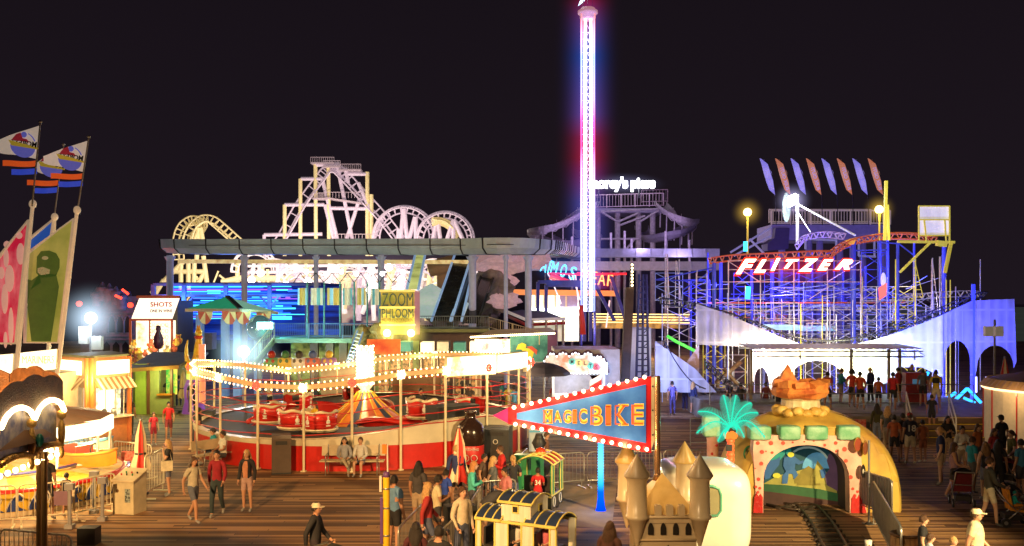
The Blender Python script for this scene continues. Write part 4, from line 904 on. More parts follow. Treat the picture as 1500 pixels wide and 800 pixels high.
# tangle of lit track beneath the trough
for i in range(15):
    x = 372+i*22+U(-6, 6); y = U(392, 425)
    if i % 3 == 0: loop(x, y+5, U(18, 30), 180, 0, (mc_w, mc_y, mc_v)[i % 3], U(2, 8), 20, 1.6)
    else:
        P = smooth_pts([kw(x-30, y+U(-10, 10), U(-5, 8)), kw(x-5, y+U(-18, 0)), kw(x+20, y+U(-15, 15), U(-5, 8)), kw(x+42, y+U(-5, 20))], 6); track(P, V(0, -.6, .7), (mc_w, mc_w, mc_v, mc_y)[i % 4], 1.6)
for i in range(16):
    x = 368+i*20+U(-5, 5); s = [((x, 386), (x+U(-12, 12), 470)), ((x+8, 386+U(0, 20)), (x+U(-20, 20), 460))]; strut(s, U(.35, .9), (mc_w, mc_y, mc_v)[i % 3])
for i in range(24):
    x = rt.uniform(240, 340) if i < 6 else rt.uniform(365, 690); y = rt.uniform(386, 420); strut([((x, y), (x+rt.uniform(-30, 30), y+rt.uniform(10, 45)))], rt.uniform(.22, .4), (mc_y, mc_w, mc_v)[i % 3] if i > 5 else mc_y)
strut([((360, 390+i*9), (700, 388+i*11)) for i in range(3)], .35, mc_w, 'cross_beam')
strut([((325, 414), (350, 408)), ((350, 408), (470, 408))], .8, mc_y, 'cross_beam')
b = MB()
for i in range(26):
    x = U(365, 700); y = U(388, 450); b.ell(kw(x, y, -6), .7, .5, .7, 8, 6)
o = part(co, 'floodlights', b, glow('coaster flood', (1, .88, .8), 9)); o['kind'] = 'stuff'
for x, y, p in ((400, 400, 3500), (455, 330, 4500), (520, 330, 2600), (610, 345, 3200), (560, 420, 3000), (660, 345, 2200), (280, 370, 4500), (300, 430, 4500)): lamp('POINT', 'coaster_flood', kw(x, y, -12), (1, .8, .72), p, 1)
b = MB(); b.bx(*[(x-750)/F*205 for x in (355, 720)], 200, 214, 0, W(0, 400, 205).z); part(co, 'station', b, patchy('floodlit station wall', (.08, .03, .12), (1, .74, .6), .16, emit=.3, lo=.42, hi=.62, aniso=(1, 1, 1.6)))  # added bright backdrop; patches and emission paint floodlight into the wall

# ================================================================ log flume: lit chute, dark chutes, tent, rocks
fl = thing('log_flume', 'steep log flume with dark plunging chutes, one lime-lit, over mock rock', 'water ride', V(-4, 62, 0)); D = 64
def chute(x0, y0, x1, y1, w0, m, me, D0=70, D1=60, nm='chute'):
    p, q = W(x0, y0, D0), W(x1, y1, D1); b = MB(); wv = w0
    b.prism([p, q, q+V(wv, 0, 0), p+V(wv, 0, 0)], V(0, .15, 0)); part(fl, nm, b, m)
    b = MB(); b.path([p, q], .09, 5); b.path([p+V(wv, 0, 0), q+V(wv, 0, 0)], .09, 5); part(fl, 'chute_lip', b, me)
m_dch = mat('dark wet chute', (.045, .05, .04), .2, var=.5, scale=1.5); m_lip = mat('blue-white lip', (.35, .55, .8), .4, emit=.35, ecol=(.4, .65, 1))
chute(608, 374, 596, 424, .72, patchy('lime lit chute', (.12, .14, .02), (.75, .8, .25), .5, emit=.7, lo=.3, hi=.6), m_lip)
chute(668, 368, 632, 470, 1.25, m_dch, m_lip); chute(682, 380, 660, 470, .7, m_dch, m_lip, nm='inner_chute'); chute(712, 385, 678, 474, .9, m_dch, m_dch)
b = MB(); c = W(625, 470, 66)
b.lathe([(3.0, 0), (2.9, .9), (.9, 1.9), (.1, 2.4)], V(W(632, 465, 68).x, 68, W(0, 465, 68).z), 12); part(fl, 'splash_tent', b, mat('tent white', (.65, .75, .68), .6, emit=.3, ecol=(.8, 1, .9)))
def rock(c, sx, sy, sz, seed, n=14):
    r_ = random.Random(seed); b = MB(); off = [[1+.28*r_.uniform(-1, 1) for _ in range(n)] for _ in range(n//2+1)]
    vs = []; 
    b.grid(lambda u, v: Vector(c)+V(sx*math.sin(v*PI)*math.cos(u*2*PI), sy*math.sin(v*PI)*math.sin(u*2*PI), -sz*math.cos(v*PI))*off[round(v*(n//2))][round(u*n) % n], n, n//2, False); return b
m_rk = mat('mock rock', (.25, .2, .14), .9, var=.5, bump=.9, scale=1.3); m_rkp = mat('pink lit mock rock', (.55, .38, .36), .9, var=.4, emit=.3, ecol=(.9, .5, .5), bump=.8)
for i, (x, y, s, m) in enumerate(((724, 415, 1.3, m_rk), (717, 440, 1.5, m_rk), (704, 458, 1.3, m_rk), (738, 380, 2.2, m_rkp), (775, 378, 1.6, m_rkp), (735, 415, 1.2, m_rkp), (738, 440, 1.2, m_rkp), (655, 455, 1.6, m_rk))):
    p = W(x, y, 68+i % 3); part(fl, 'rock', rock(p, s, s*.7, s*(.75 if m is m_rk else .45), i), m)
b = MB(); b.tube(W(628, 395, 72), W(672, 382, 72), .6, n=10); b.bx(*[(x-750)/F*73 for x in (640, 690)], 73, 76, 4.5, W(0, 378, 73).z); part(fl, 'flume_house', b, mat('flume house', (.35, .18, .08), .6, emit=.12))
# upper walkway with railing, right of the lettered sign
wk = thing('walkway', 'raised walkway with blue-grey railing below the flume chutes', 'walkway', V(-4.4, 56, 0)); z = W(0, 482, 56).z
xa, xb = [(x-750)/F*56 for x in (613, 716)]
b = MB(); b.bx(xa, xb, 56, 59, z-.2, z); part(wk, 'deck', b, mat('walkway deck', (.3, .36, .18), .6))
railing(wk, [V(xa, 56, z), V(xb, 56, z)], .75, mat('rail slate', (.25, .33, .42), .4), .13)
b = MB(); b.bx(xa, xb, 57.5, 58, 0, z-.2); part(wk, 'lower_wall', b, mat('plum wall', (.16, .1, .1), .6))
railing(wk, [W(716, 482, 56), W(790, 505, 50)], .7, m_cream, .3)
sg = thing('park_sign', 'tall green-gold sign with stacked letters ZOOM PHLOOM over two floodlights', 'lettered sign', W(585, 520, 52)); D = 52
P = [W(558, 426, D), W(607, 426, D), W(607, 490, D), W(558, 490, D)]; P3 = [W(607, 426, D), W(615, 427, D+1.2), W(615, 490, D+1.2), W(607, 490, D)]
b = MB(); b.mt(0).prism(P, V(0, .3, 0)); b.mt(1).quad(*P3); b.mt(2)
for y in (426, 450.5, 476): b.beam(W(556, y, D-.1), W(608, y, D-.1), .12, .12)
part(sg, 'board', b, [patchy('sign gold green', (.25, .3, .05), (.6, .48, .1), .9, emit=.2), mat('sign pink side', (.45, .2, .18), .5, emit=.35, ecol=(.8, .3, .3)), mat('sign trim', (.75, .6, .2), .4, emit=.45, ecol=(1, .8, .2))])
for s, y, h, wd in (('ZOOM', 439, .72, 1.7), ('PHLOOM', 459, .5, 1.7), ('MONKEY MOUNTAIN', 469.5, .2, 1.65)):
    b = MB(); b.merge(fit(text(s, 1, .03, .0), wd, h), Matrix.Translation(W(582.5, y, D-.08))); part(sg, 'lettering', b, mat('letter teal', (.02, .09, .1), .4) if h > .3 else mat('letter olive', (.2, .16, .02), .4))
for x in (567, 602):
    b = MB(); p = W(x, 488, D-1); b.ell(p, .2, .2, .2, 12, 8); part(sg, 'floodlight', b, glow('yellow flood', (1, .8, .25), 16)); lamp('POINT', 'flood', p+V(0, .25, .35), (1, .75, .2), 45, .1, parent=sg)
for x in (563, 575, 600): b = MB(); p = W(x, 490, D+.1); b.tube(V(p.x, p.y, 0), p, .08); part(sg, 'leg', b, m_grey)

# planting, mock logs and little rides behind the bulb chains
rc = random.Random(21)
mm_ = thing('mock_mountain', 'small dark green and brown mock rock mountain by the lettered sign', 'mock mountain', W(545, 520, 53))
for i in range(9): part(mm_, 'rock', rock(W(530+i*5.5, 505+rc.uniform(-16, 14), 53.2+rc.uniform(-.6, .6)), .55, .5, .6, i+30, 10), patchy('mossy rock', (.04, .06, .02), (.3, .25, .1), 1.5, bump=.8, emit=.05))
for i, x in enumerate((398, 418, 438, 458, 482)):
    t = thing('kiddie_seat', ['round green and red kiddie ride seat farthest left behind the bulb chains', 'yellow kiddie ride seat behind the bulb chains, second from the left', 'round white kiddie ride seat with dark eyes behind the bulb chains', 'red and blue kiddie ride seat behind the bulb chains, second from the right', 'purple kiddie ride seat under the play deck'][i], 'ride seat', V(W(x, 530, 47).x, 47, 0))
    p = W(x, 532, 47); b = MB(); b.tube(V(p.x, 47, 0), p, .06); part(t, 'stem', b, m_grey); b = MB(); b.lathe([(0, -.3), (.3, -.25), (.42, .0), (.36, .25), (.3, .25), (.3, 0), (0, -.1)], p, 14); part(t, 'tub', b, mat('seat %d' % i, [(.1, .4, .15), (.8, .55, .05), (.75, .72, .6), (.6, .06, .05), (.25, .08, .4)][i], .4, emit=.12))
    b = MB(); b.ell(p+V(-.14, -.35, .12), .09, .06, .1, 8, 6); b.ell(p+V(.14, -.35, .12), .09, .06, .1, 8, 6); b.ell(p+V(0, 0, .42), .2, .2, .2, 10, 8); part(t, 'trim', b, (m_red, m_green, m_black, m_blue, m_yellow)[i])
for x, y, L2, nm in ((575, 553, 70, 'long brown counter behind the striped cone'), (470, 548, 60, 'pale low counter left of the bulb column')):
    p, q = W(x, y, 46), W(x+L2, y-2, 46); b = MB(); b.bx(p.x, q.x, 46, 46.6, 0, p.z+.35); single('counter', nm, 'counter', b, m_brown if x > 500 else mat('pale counter', (.4, .38, .3), .5))
t = thing('game_row', 'row of low prize stalls with small white canopies under the yellow floodlights', 'stall row', W(590, 540, 50))
for i, x in enumerate((548, 566, 584, 616, 640, 664, 688)):
    p, q = W(x, 515+i % 2, 50), W(x+17, 514, 50); b = MB(); b.bx(p.x, q.x, 50, 51.5, p.z, p.z+.5); part(t, 'canopy', b, (mat('canopy glow', (.8, .7, .5), .5, emit=1.3, ecol=(1, .8, .5)), m_white, mat('canopy teal', (.05, .3, .3), .5, emit=.1))[i % 3])
    b = MB(); b.bx(p.x+.03, q.x-.03, 51.5, 51.6, 0, p.z); part(t, 'prize_wall', b, patchy('prize mosaic', (.05, .06, .03), (.7, .35, .12), 6, emit=.35, lo=.4, hi=.6))
    for xx in (p.x+.02, q.x-.02): b = MB(); b.tube(V(xx, 50, 0), V(xx, 50, p.z), .035, n=6); part(t, 'pole', b, m_cream)
lamp('POINT', 'stall_light', W(610, 530, 48), (1, .8, .45), 160, .1); lamp('POINT', 'stall_light', W(560, 530, 48), (1, .85, .4), 160, .1)
b = MB(); b.bx(*[(x-750)/F*60 for x in (560, 700)], 60, 61, 0, W(0, 496, 60).z); single('timber_wall', 'dark timber wall below the raised walkway', 'wall', b, mat('timber wall', (.12, .08, .05), .8, var=.4))
t = thing('tall_ladder', 'blue and white slatted ladder leaning at the play deck', 'ladder', W(515, 530, 52))
b = MB(); b.tube(W(508, 530, 52), W(524, 484, 52), .05); b.tube(W(516, 532, 51.6), W(532, 486, 51.6), .05); part(t, 'stiles', b, mat('ladder blue', (.1, .2, .5), .4, emit=.12))
b = MB()
for i in range(9): f = i/9; b.tube(W(508, 530, 52).lerp(W(524, 484, 52), f), W(516, 532, 51.6).lerp(W(532, 486, 51.6), f), .04, n=4)
part(t, 'rungs', b, m_white)
# ================================================================ drop tower and surroundings
dt = thing('drop_tower', 'very tall slim tower outlined in blinding white, red and blue light', 'drop tower', V((861-750)/F*84, 84, 0)); D = 84; X = (861-750)/F*D; Y = D
def grad_glow(name, stops, z0, z1, s):
    m = bpy.data.materials.new(name); m.use_nodes = True; nt = m.node_tree; N = nt.nodes; L = nt.links; N.remove(N['Principled BSDF'])
    tc = N.new('ShaderNodeTexCoord'); sp = N.new('ShaderNodeSeparateXYZ'); mr = N.new('ShaderNodeMapRange'); mr.inputs['From Min'].default_value = z0; mr.inputs['From Max'].default_value = z1
    cr = N.new('ShaderNodeValToRGB'); L.new(tc.outputs['Object'], sp.inputs[0]); L.new(sp.outputs['Z'], mr.inputs['Value']); L.new(mr.outputs[0], cr.inputs[0])
    E = cr.color_ramp.elements
    for i, (p, c) in enumerate(stops):
        e = E[i] if i < 2 else E.new(p); e.position = p; e.color = (*c, 1)
    em = N.new('ShaderNodeEmission'); em.inputs['Strength'].default_value = s; L.new(cr.outputs[0], em.inputs[0]); L.new(em.outputs[0], N['Material Output'].inputs['Surface']); m.cycles.emission_sampling = 'NONE'; return m
zt_ = W(0, 22, D).z; zb = W(0, 440, D).z
st = [(0, (.25, .3, 1)), (.3, (.6, .6, 1)), (.46, (.8, .35, .8)), (.54, (1, .06, .25)), (.63, (1, .1, .4)), (.7, (.5, .35, 1)), (.85, (.3, .4, 1)), (.93, (.8, .4, .7)), (1, (1, .15, .1))]
g_side = grad_glow('tower edge light', st, zb, zt_, 2.6); g_core = grad_glow('tower tube light', [(0, (.65, .72, 1)), (.5, (.8, .7, 1)), (.9, (.7, .68, 1)), (.97, (1, .3, .3)), (1, (1, .3, .2))], zb, zt_, 5)
for i, (dx, r, m) in enumerate(((-.55, .06, g_side), (.55, .06, g_side), (-.24, .14, g_core), (.24, .14, g_core))):
    b = MB(); b.tube(V(X+dx, Y-.35, 4.6), V(X+dx, Y-.35, zt_), r, n=8); part(dt, 'light_tube', b, m)
for dx in (-.56, .56):
    b = MB(); b.tube(V(X+dx, Y+.4, 4.6), V(X+dx, Y+.4, zt_), .055, n=6); part(dt, 'rear_tube', b, g_side)
b = MB()
for dx in (-.6, .6):
    for dy in (-.4, .4): b.tube(V(X+dx, Y+dy, 0), V(X+dx, Y+dy, 4.6), .09)
part(dt, 'base_frame', b, mat('frame indigo', (.05, .05, .16), .4, emit=.05, ecol=(.2, .15, .8)))
b = MB(); z = 4.6; k = 0
while z < zt_-1:
    s = (-1) ** k; b.tube(V(X-.2*s, Y-.3, z), V(X+.2*s, Y-.3, z+.6), .025, n=4); b.tube(V(X-.55, Y+.35, z), V(X+.55, Y+.35, z), .03, n=4); z += .6; k += 1
part(dt, 'lattice', b, mat('lattice white', (.7, .7, .8), .4, emit=.5, ecol=(.6, .4, .9)))
b = MB(); b.lathe([(0, .6), (.6, .6), (.75, .4), (.88, .35), (.88, .1), (.7, 0), (.7, -.28), (.56, -.42), (0, -.42)], V(X, Y, zt_), 14); part(dt, 'crown', b, mat('crown cream', (.7, .5, .5), .4, emit=.35, ecol=(1, .5, .5)))
b = MB()
for dx in (-.4, 0, .4): b.tube(V(X+dx, Y, zt_+.6), V(X+dx, Y, zt_+2.1), .04, n=5)
part(dt, 'mast', b, m_steel); b = MB(); b.prism([V(X-.84, Y, zt_+.8), V(X-.7, Y, zt_+1.2), V(X-.14, Y, zt_+1.8), V(X-.28, Y, zt_+1.25)], V(0, .05, 0)); part(dt, 'flag_light', b, glow('flag glint', (.6, .8, 1), 3))
for z in range(3, 30, 5): lamp('POINT', 'tower_light', V(X, Y-1.2, z), (.5, .4, 1) if z < 12 or z > 18 else (1, .2, .4), 260, .1, parent=dt)
# emissive volume that paints a bloom round the tower tubes
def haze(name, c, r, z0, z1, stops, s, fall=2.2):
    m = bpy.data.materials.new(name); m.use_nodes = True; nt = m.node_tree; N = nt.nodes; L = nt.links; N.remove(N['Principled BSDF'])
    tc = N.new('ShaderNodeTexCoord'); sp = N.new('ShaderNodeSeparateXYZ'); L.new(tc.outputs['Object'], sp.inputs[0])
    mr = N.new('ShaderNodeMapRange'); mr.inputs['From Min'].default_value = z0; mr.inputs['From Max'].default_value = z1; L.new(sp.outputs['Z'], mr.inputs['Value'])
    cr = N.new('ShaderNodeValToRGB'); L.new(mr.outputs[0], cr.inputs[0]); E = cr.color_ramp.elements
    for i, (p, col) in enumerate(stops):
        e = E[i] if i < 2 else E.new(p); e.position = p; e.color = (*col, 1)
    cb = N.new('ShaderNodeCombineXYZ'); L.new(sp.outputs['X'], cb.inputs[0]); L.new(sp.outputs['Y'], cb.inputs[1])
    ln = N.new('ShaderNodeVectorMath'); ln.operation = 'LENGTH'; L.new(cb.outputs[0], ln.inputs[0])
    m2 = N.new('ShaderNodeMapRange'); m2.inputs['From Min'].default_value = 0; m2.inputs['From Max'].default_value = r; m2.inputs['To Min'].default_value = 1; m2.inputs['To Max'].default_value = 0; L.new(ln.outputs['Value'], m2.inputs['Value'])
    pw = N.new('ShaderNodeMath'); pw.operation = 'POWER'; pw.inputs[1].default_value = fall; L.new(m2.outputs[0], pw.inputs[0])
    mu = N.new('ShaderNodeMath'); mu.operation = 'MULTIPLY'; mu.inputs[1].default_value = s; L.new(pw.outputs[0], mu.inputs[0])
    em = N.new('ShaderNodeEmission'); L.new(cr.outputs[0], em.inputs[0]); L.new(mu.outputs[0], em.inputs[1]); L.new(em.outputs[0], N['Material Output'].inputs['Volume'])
    b = MB(); b.tube(V(c.x, c.y, z0), V(c.x, c.y, z1), r, n=24); o = bpy.data.objects.new('haze', b.data('haze', m, V(c.x, c.y, 0))); o.location = (c.x, c.y, 0); COL.objects.link(o); tag(o, kind='stuff', cat='haze', label=name); return o  # the 'haze' object only carries the painted bloom
haze('bluish haze of damp air round the lit tower', V(X, Y, 0), 3.6, zb+1, zt_+1.5, [(0, (.12, .12, .9)), (.3, (.2, .18, 1)), (.4, (.6, .05, .4)), (.45, (.9, .02, .12)), (.52, (.8, .03, .2)), (.6, (.35, .15, .9)), (.8, (.04, .16, 1)), (.92, (.3, .1, .6)), (1, (.6, .0, .05))], .3, 4.0)  # painted bloom round the tower, not damp air

# ================================================================ water slide tower with the white script sign
ws = thing('slide_tower', 'dim violet water slide tower with railed deck, columns and curling tube slides', 'water slide', V(20, 112, 0)); D = 110
mw = mat('slide tower violet', (.24, .2, .27), .7, emit=.012, ecol=(.4, .3, .8)); mw2 = mat('slide shell', (.45, .37, .4), .6, var=.4, emit=.02, ecol=(.6, .45, .9))
zd = W(0, 305, D).z
b = MB(); b.bx(*[(x-750)/F*D for x in (868, 972)], D, D+6, zd-.5, zd); part(ws, 'deck', b, mw)
railing(ws, [W(868, 305, D), W(972, 302, D)], 1.5, mat('tower railing', (.5, .35, .45), .5, emit=.06, ecol=(.8, .4, .7)), .35, .06); railing(ws, [W(940, 297, D+4), W(978, 296, D+4)], 1.5, mat('tower railing', (0, 0, 0)), .35, .06)
for x in (877, 906, 937, 958): b = MB(); p = W(x, 306, D); b.tube(V(p.x, D+1, 0), V(p.x, D+1, zd), .33, n=10); part(ws, 'column', b, mw2)
b = MB()
for a, c in (((880, 310), (905, 325)), ((905, 325), (935, 312)), ((937, 325), (965, 308)), ((880, 310), (965, 306)), ((880, 350), (937, 350)), ((908, 330), (945, 316)), ((905, 380), (930, 350))): b.tube(W(*a, D), W(*c, D), .12, n=5)
part(ws, 'bracing', b, mw2)
def slide(P, r, m, nm='tube_slide'):
    P = smooth_pts(P, 5); b = MB(); pr = [(-r, r*.55), (-r*.95, 0), (-.5*r, -.5*r), (.5*r, -.5*r), (r*.95, 0), (r, r*.55)]; sweep(b, P, pr)
    for i in range(0, len(P), 3): b.path([P[i]+V(a*1.03, 0, u*1.03) for a, u in pr], .05, 4); b.tube(P[i]-V(0, -.3, r*.5), P[i]-V(0, -.6, r*.5+2.2), .08, n=4)
    part(ws, nm, b, m)
slide([W(868, 300, D), W(845, 316, D-2), W(820, 330, D-3), W(795, 338, D-3), W(781, 342, D), W(790, 350, D+4)], .72, mw2); slide([W(968, 300, D), W(985, 316, D-2), W(1003, 326, D-2), W(1015, 326, D+1), W(1005, 333, D+5)], .72, mw2)
slide([W(800, 350, D+2), W(830, 360, D), W(870, 352, D+3), W(850, 342, D+6)], 1.0, mw); slide([W(1010, 334, D), W(985, 345, D-2), W(950, 350, D+2), W(940, 336, D+4)], .8, mw)
for i, y in enumerate((372, 392)): 
    b = MB(); P = [W(x, y+(0 if i else 1), 104-i*5+(x-900)*.01) for x in range(770, 1060, 20)]
    sweep(b, P, [(-1, .6), (-.9, -.3), (.9, -.3), (1, .6)]); 
    for p in P[::1]: b.tube(p+V(0, -1.05, -.3), p+V(0, -1.05, .6), .05, n=4)
    part(ws, 'flume_channel', b, mat('channel lilac', (.4, .38, .5), .5, emit=.08, ecol=(.5, .5, .9)))
b = MB(); b.bx(*[(x-750)/F*118 for x in (800, 1040)], 118, 124, 0, W(0, 362, 118).z); part(ws, 'rear_block', b, mat('dark block', (.04, .03, .06), .8))
b = MB()
for x in (895, 915, 925, 838, 975, 1010): p = W(x, 385, D-4); b.tube(V(p.x, p.y, 0), W(x, 330+U(0, 30), D-4), .14, n=6)
part(ws, 'pipes', b, mw2)
for x, y in ((900, 340), (940, 360), (830, 350), (990, 340), (1000, 385)): lamp('POINT', 'violet_light', W(x, y, D-7), (.62, .5, 1), 380, .5, parent=ws)
ms2 = thing('neon_sign', "white glowing script sign reading morey's piers above the slide tower", 'lit sign', W(914, 283, 108))
t_ = fit(text("morey's piers", 1, .06, .065, space=.97), 98/F*108, 22/F*108); b = MB(); b.merge(t_, Matrix.Translation(W(911, 270, 108))); part(ms2, 'letters', b, glow('white neon', (.9, .93, 1), 5))
for x in (877, 936): b = MB(); b.tube(W(x, 290, 108), W(x, 272, 108), .08, n=5); part(ms2, 'bracket', b, m_steel)
# swinging ship sign: tilted blue and red neon words
at_ = thing('swinging_ride', 'swinging boat with tilted neon words, blue ATMOS and red FEAR, on red arms', 'fairground ride', W(845, 470, 92)); D = 92
def curve_word(s, P, h, m, nm):
    n = len(s)
    for i, ch in enumerate(s):
        t = (i+.5)/n*(len(P)-1); k = min(int(t), len(P)-2); p = W(*P[k], D).lerp(W(*P[k+1], D), t-k); d = W(*P[k+1], D)-W(*P[k], D); a = -math.atan2(d.z, d.x)
        b = MB(); wd = (W(*P[-1], D)-W(*P[0], D)).length/n*.82; b.merge(fit(text(ch, 1, .05, .0), wd, h), Matrix.Translation(p) @ Matrix.Rotation(a, 4, 'Y')); part(at_, nm, b, m)
nbl = glow('neon sky', (.08, .6, 1), 4); nrd = glow('neon red', (1, .05, .03), 4.5); nor = glow('neon orange red', (1, .2, .05), 5)
curve_word('ATMOS', [(794, 388), (812, 393), (846, 402)], 1.25, nbl, 'blue_letter'); curve_word('FEAR', [(850, 403), (875, 408), (902, 411)], 1.2, nor, 'red_letter')
b = MB(); b.tube(W(803, 400, D), W(845, 402, D), .1); b.tube(W(845, 402, D), W(918, 401, D), .12); b.tube(W(806, 404, D), W(838, 415, D), .35, .2); b.tube(W(845, 400, D), W(905, 402, D), .1); part(at_, 'red_arm', b, mat('arm red', (.6, .02, .03), .4, emit=.6, ecol=(1, .02, .05)))
b = MB()
for a, c in (((802, 400), (812, 418)), ((833, 402), (838, 416)), ((838, 402), (850, 440)), ((843, 403), (848, 450)), ((812, 420), (822, 445)), ((893, 440), (888, 480))): b.tube(W(*a, D), W(*c, D), .07, n=5)
part(at_, 'white_arm', b, mat('arm white', (.7, .6, .65), .4, emit=.6, ecol=(1, .8, .9)))
b = MB()
for a, c in (((788, 413), (875, 413)), ((788, 413), (788, 470)), ((800, 418), (870, 418)), ((800, 418), (800, 470)), ((856, 405), (856, 500)), ((865, 420), (865, 500)), ((895, 405), (920, 480)), ((872, 418), (900, 470))): b.beam(W(*a, D-2), W(*c, D-2), .32)
part(at_, 'frame', b, mat('frame indigo', (.05, .05, .16), .4, emit=.05, ecol=(.2, .15, .8)))
lamp('POINT', 'red_neon_light', W(885, 415, D-2), (1, .08, .05), 350, .4, parent=at_); lamp('POINT', 'blue_neon_light', W(812, 410, D-2), (.1, .5, 1), 300, .4, parent=at_)
# bright arcade behind, sweeping shallow roof in front
ar = thing('arcade', 'brightly lit arcade building with orange fascia and glowing yellow frontage', 'arcade', W(800, 470, 96)); D = 96
b = MB(); face_poly(b, [(752, 424), (905, 426), (905, 434), (752, 432)], D, -.6, 1); part(ar, 'fascia', b, mat('fascia orange', (.8, .25, .05), .5, emit=.5, ecol=(1, .3, .1)))
b = MB(); face_poly(b, [(776, 430), (848, 430), (848, 500), (776, 500)], D, .1, .2); part(ar, 'frontage', b, patchy('arcade frontage', (.9, .7, .2), (1, .95, .7), .5, emit=1.5, lo=.3, hi=.45, aniso=(3, 1, .3)))
b = MB(); face_poly(b, [(775, 452), (850, 450), (850, 462), (775, 464)], D, -.3, .2); part(ar, 'light_band', b, glow('arcade band', (.95, 1, .85), 5, True))
b = MB(); face_poly(b, [(820, 432), (846, 432), (846, 450), (820, 450)], D, -.1, .1); part(ar, 'panel', b, mat('mauve panel', (.3, .25, .45), .5, emit=.15))
b = MB()
for x in (784, 796, 812, 828): face_poly(b, [(x, 432), (x+2.5, 432), (x+2.5, 460), (x, 460)], D, -.2, .1)
part(ar, 'pillars', b, m_cream)
for i in range(4):
    b = MB(); b.beam(W(868, 460+i*4, D), W(1010, 461+i*4, D), .12, .1); part(ar, 'lit_beam', b, mat('lit beam', (.8, .6, .2), .5, emit=(2.2, .5, .9, .4)[i], ecol=(1, .7, .25)))
b = MB(); face_poly(b, [(870, 464), (1010, 464), (1010, 482), (870, 482)], D, 1.5, .2); part(ar, 'yellow_wall', b, patchy('amber wall', (.04, .02, .02), (.5, .28, .06), .8, emit=.4, lo=.4, hi=.6))
lamp('POINT', 'arcade_light', W(805, 470, 90), (1, .9, .6), 1200, .6, parent=ar); lamp('POINT', 'arcade_light', W(950, 475, 90), (1, .75, .3), 800, .6, parent=ar)
rf = thing('shelter', 'low shelter with sweeping dark hipped roof edged in white and red', 'shelter', W(795, 490, 70)); D = 70
b = MB(); A_, B_, C_, D_, E_ = W(743, 457, D), W(772, 469, D-3), W(828, 467, D-3), W(800, 456, D+3), W(765, 454, D+3); b.mt(0).add([A_, B_, C_, D_, E_], [(0, 1, 2, 3, 4)]); b.mt(1).path([A_, B_, C_], .12, 5); b.mt(2).path([A_-V(0, 0, .3), B_-V(0, 0, .35), C_-V(0, 0, .3)], .12, 5)
part(rf, 'roof', b, [mat('plum roof', (.07, .05, .1), .6), mat('roof edge', (.75, .65, .6), .5, emit=.3), m_red])
b = MB()
for x in (772, 780, 800, 815, 825): p = W(x, 469, D-3); b.tube(V(p.x, p.y, 0), p, .1, n=6)
part(rf, 'post', b, m_cream)
b = MB(); face_poly(b, [(775, 472), (825, 472), (825, 500), (775, 500)], D, 0, .2); part(rf, 'lit_wall', b, patchy('shelter wall', (.5, .5, .3), (.95, .8, .55), 1, emit=.7))
# red inflatable / banner man
b = MB(); D = 72; b.path([W(854, 490, D), W(853, 470, D), W(851, 455, D), W(852, 447, D)], .2, 8, rr=[.22, .2, .18, .1]); single('red_cone_banner', 'narrow red upright banner at the foot of the tower', 'banner', b, mat('banner red', (.7, .05, .03), .5, emit=.3))

# ================================================================ stalls right of the spinning ride
st1 = thing('prize_stall', 'stall with glowing bulb-edged canopy and teal mural wall with a painted parrot', 'stall', W(760, 560, 50)); D = 50
b = MB(); face_poly(b, [(747, 489), (802, 489), (802, 530), (747, 530)], D, 0, .2); part(st1, 'mural_wall', b, patchy('teal mural', (.02, .16, .16), (.1, .4, .35), .9, emit=.22))
b = MB(); f = lambda x, y: W(x, y, D-.03)
b.mt(0).prism([f(*p) for p in ((756, 512), (759, 505), (765, 502), (771, 505), (770, 510), (776, 511), (782, 516), (780, 524), (770, 522), (764, 512))], V(0, .02, 0)); b.mt(1).prism([f(*p) for p in ((771, 508), (779, 507), (787, 513), (786, 520), (780, 514))], V(0, -.01, 0))
part(st1, 'painted_parrot', b, [mat('parrot yellow', (.75, .6, .05), .6, emit=.4), mat('parrot red', (.6, .1, .06), .6, emit=.25)])
b = MB(); face_poly(b, [(695, 497), (747, 497), (747, 517), (695, 517)], D, .2, .1); part(st1, 'lit_front', b, patchy('lit prizes', (.8, .2, .2), (1, .85, .5), 2.2, emit=1.6, lo=.36, hi=.46))
b = MB(); face_poly(b, [(802, 489), (816, 485), (816, 520), (802, 530)], D, 0, 1.5); part(st1, 'side_wall', b, mat('purple side', (.15, .06, .2), .6, emit=.05))
b = MB(); b.mt(0).add([W(690, 495, D-.5), W(747, 489, D-.5), W(816, 486, D), W(805, 480, D+4), W(720, 483, D+5)], [(0, 1, 2, 3, 4)]); part(st1, 'roof', b, mat('amber roof', (.5, .3, .12), .5, emit=.2))
bulbs(st1, [W(690+i*2.9, 496-(i*.15 if i < 20 else 3+(i-20)*.12)-2, D-.55) for i in range(43)], .055, b_hot)
lamp('POINT', 'stall_lamp', W(730, 520, D-1.5), (1, .75, .4), 160, .2, parent=st1)
mst = thing('food_stand', 'food stand with scalloped white bulb crest spelling MELTS in coloured discs', 'food stand', W(855, 610, 44)); D = 44
def crest(u): return 522-abs(math.sin(u*PI*5))*5+ (max(0, u-.72)*40)**1.35*.4+(max(0, .12-u)*60)
xs = [797+(889-797)*i/40 for i in range(41)]
top = [(x, crest((x-797)/92)) for x in xs]
b = MB(); face_poly(b, top+[(889, 548), (797, 548)], D, 0, .12); part(mst, 'crest_board', b, patchy('crest print', (.55, .6, .55), (.6, .2, .12), 1.6, emit=.3, lo=.45, hi=.62))
b = MB(); face_poly(b, [(x, y-4) for x, y in top]+[(893, 546), (797, 546)], D+.5, 0, .1); part(mst, 'shadow_board', b, mat('plum board', (.12, .05, .1), .6))  # plum board standing behind the crest outline
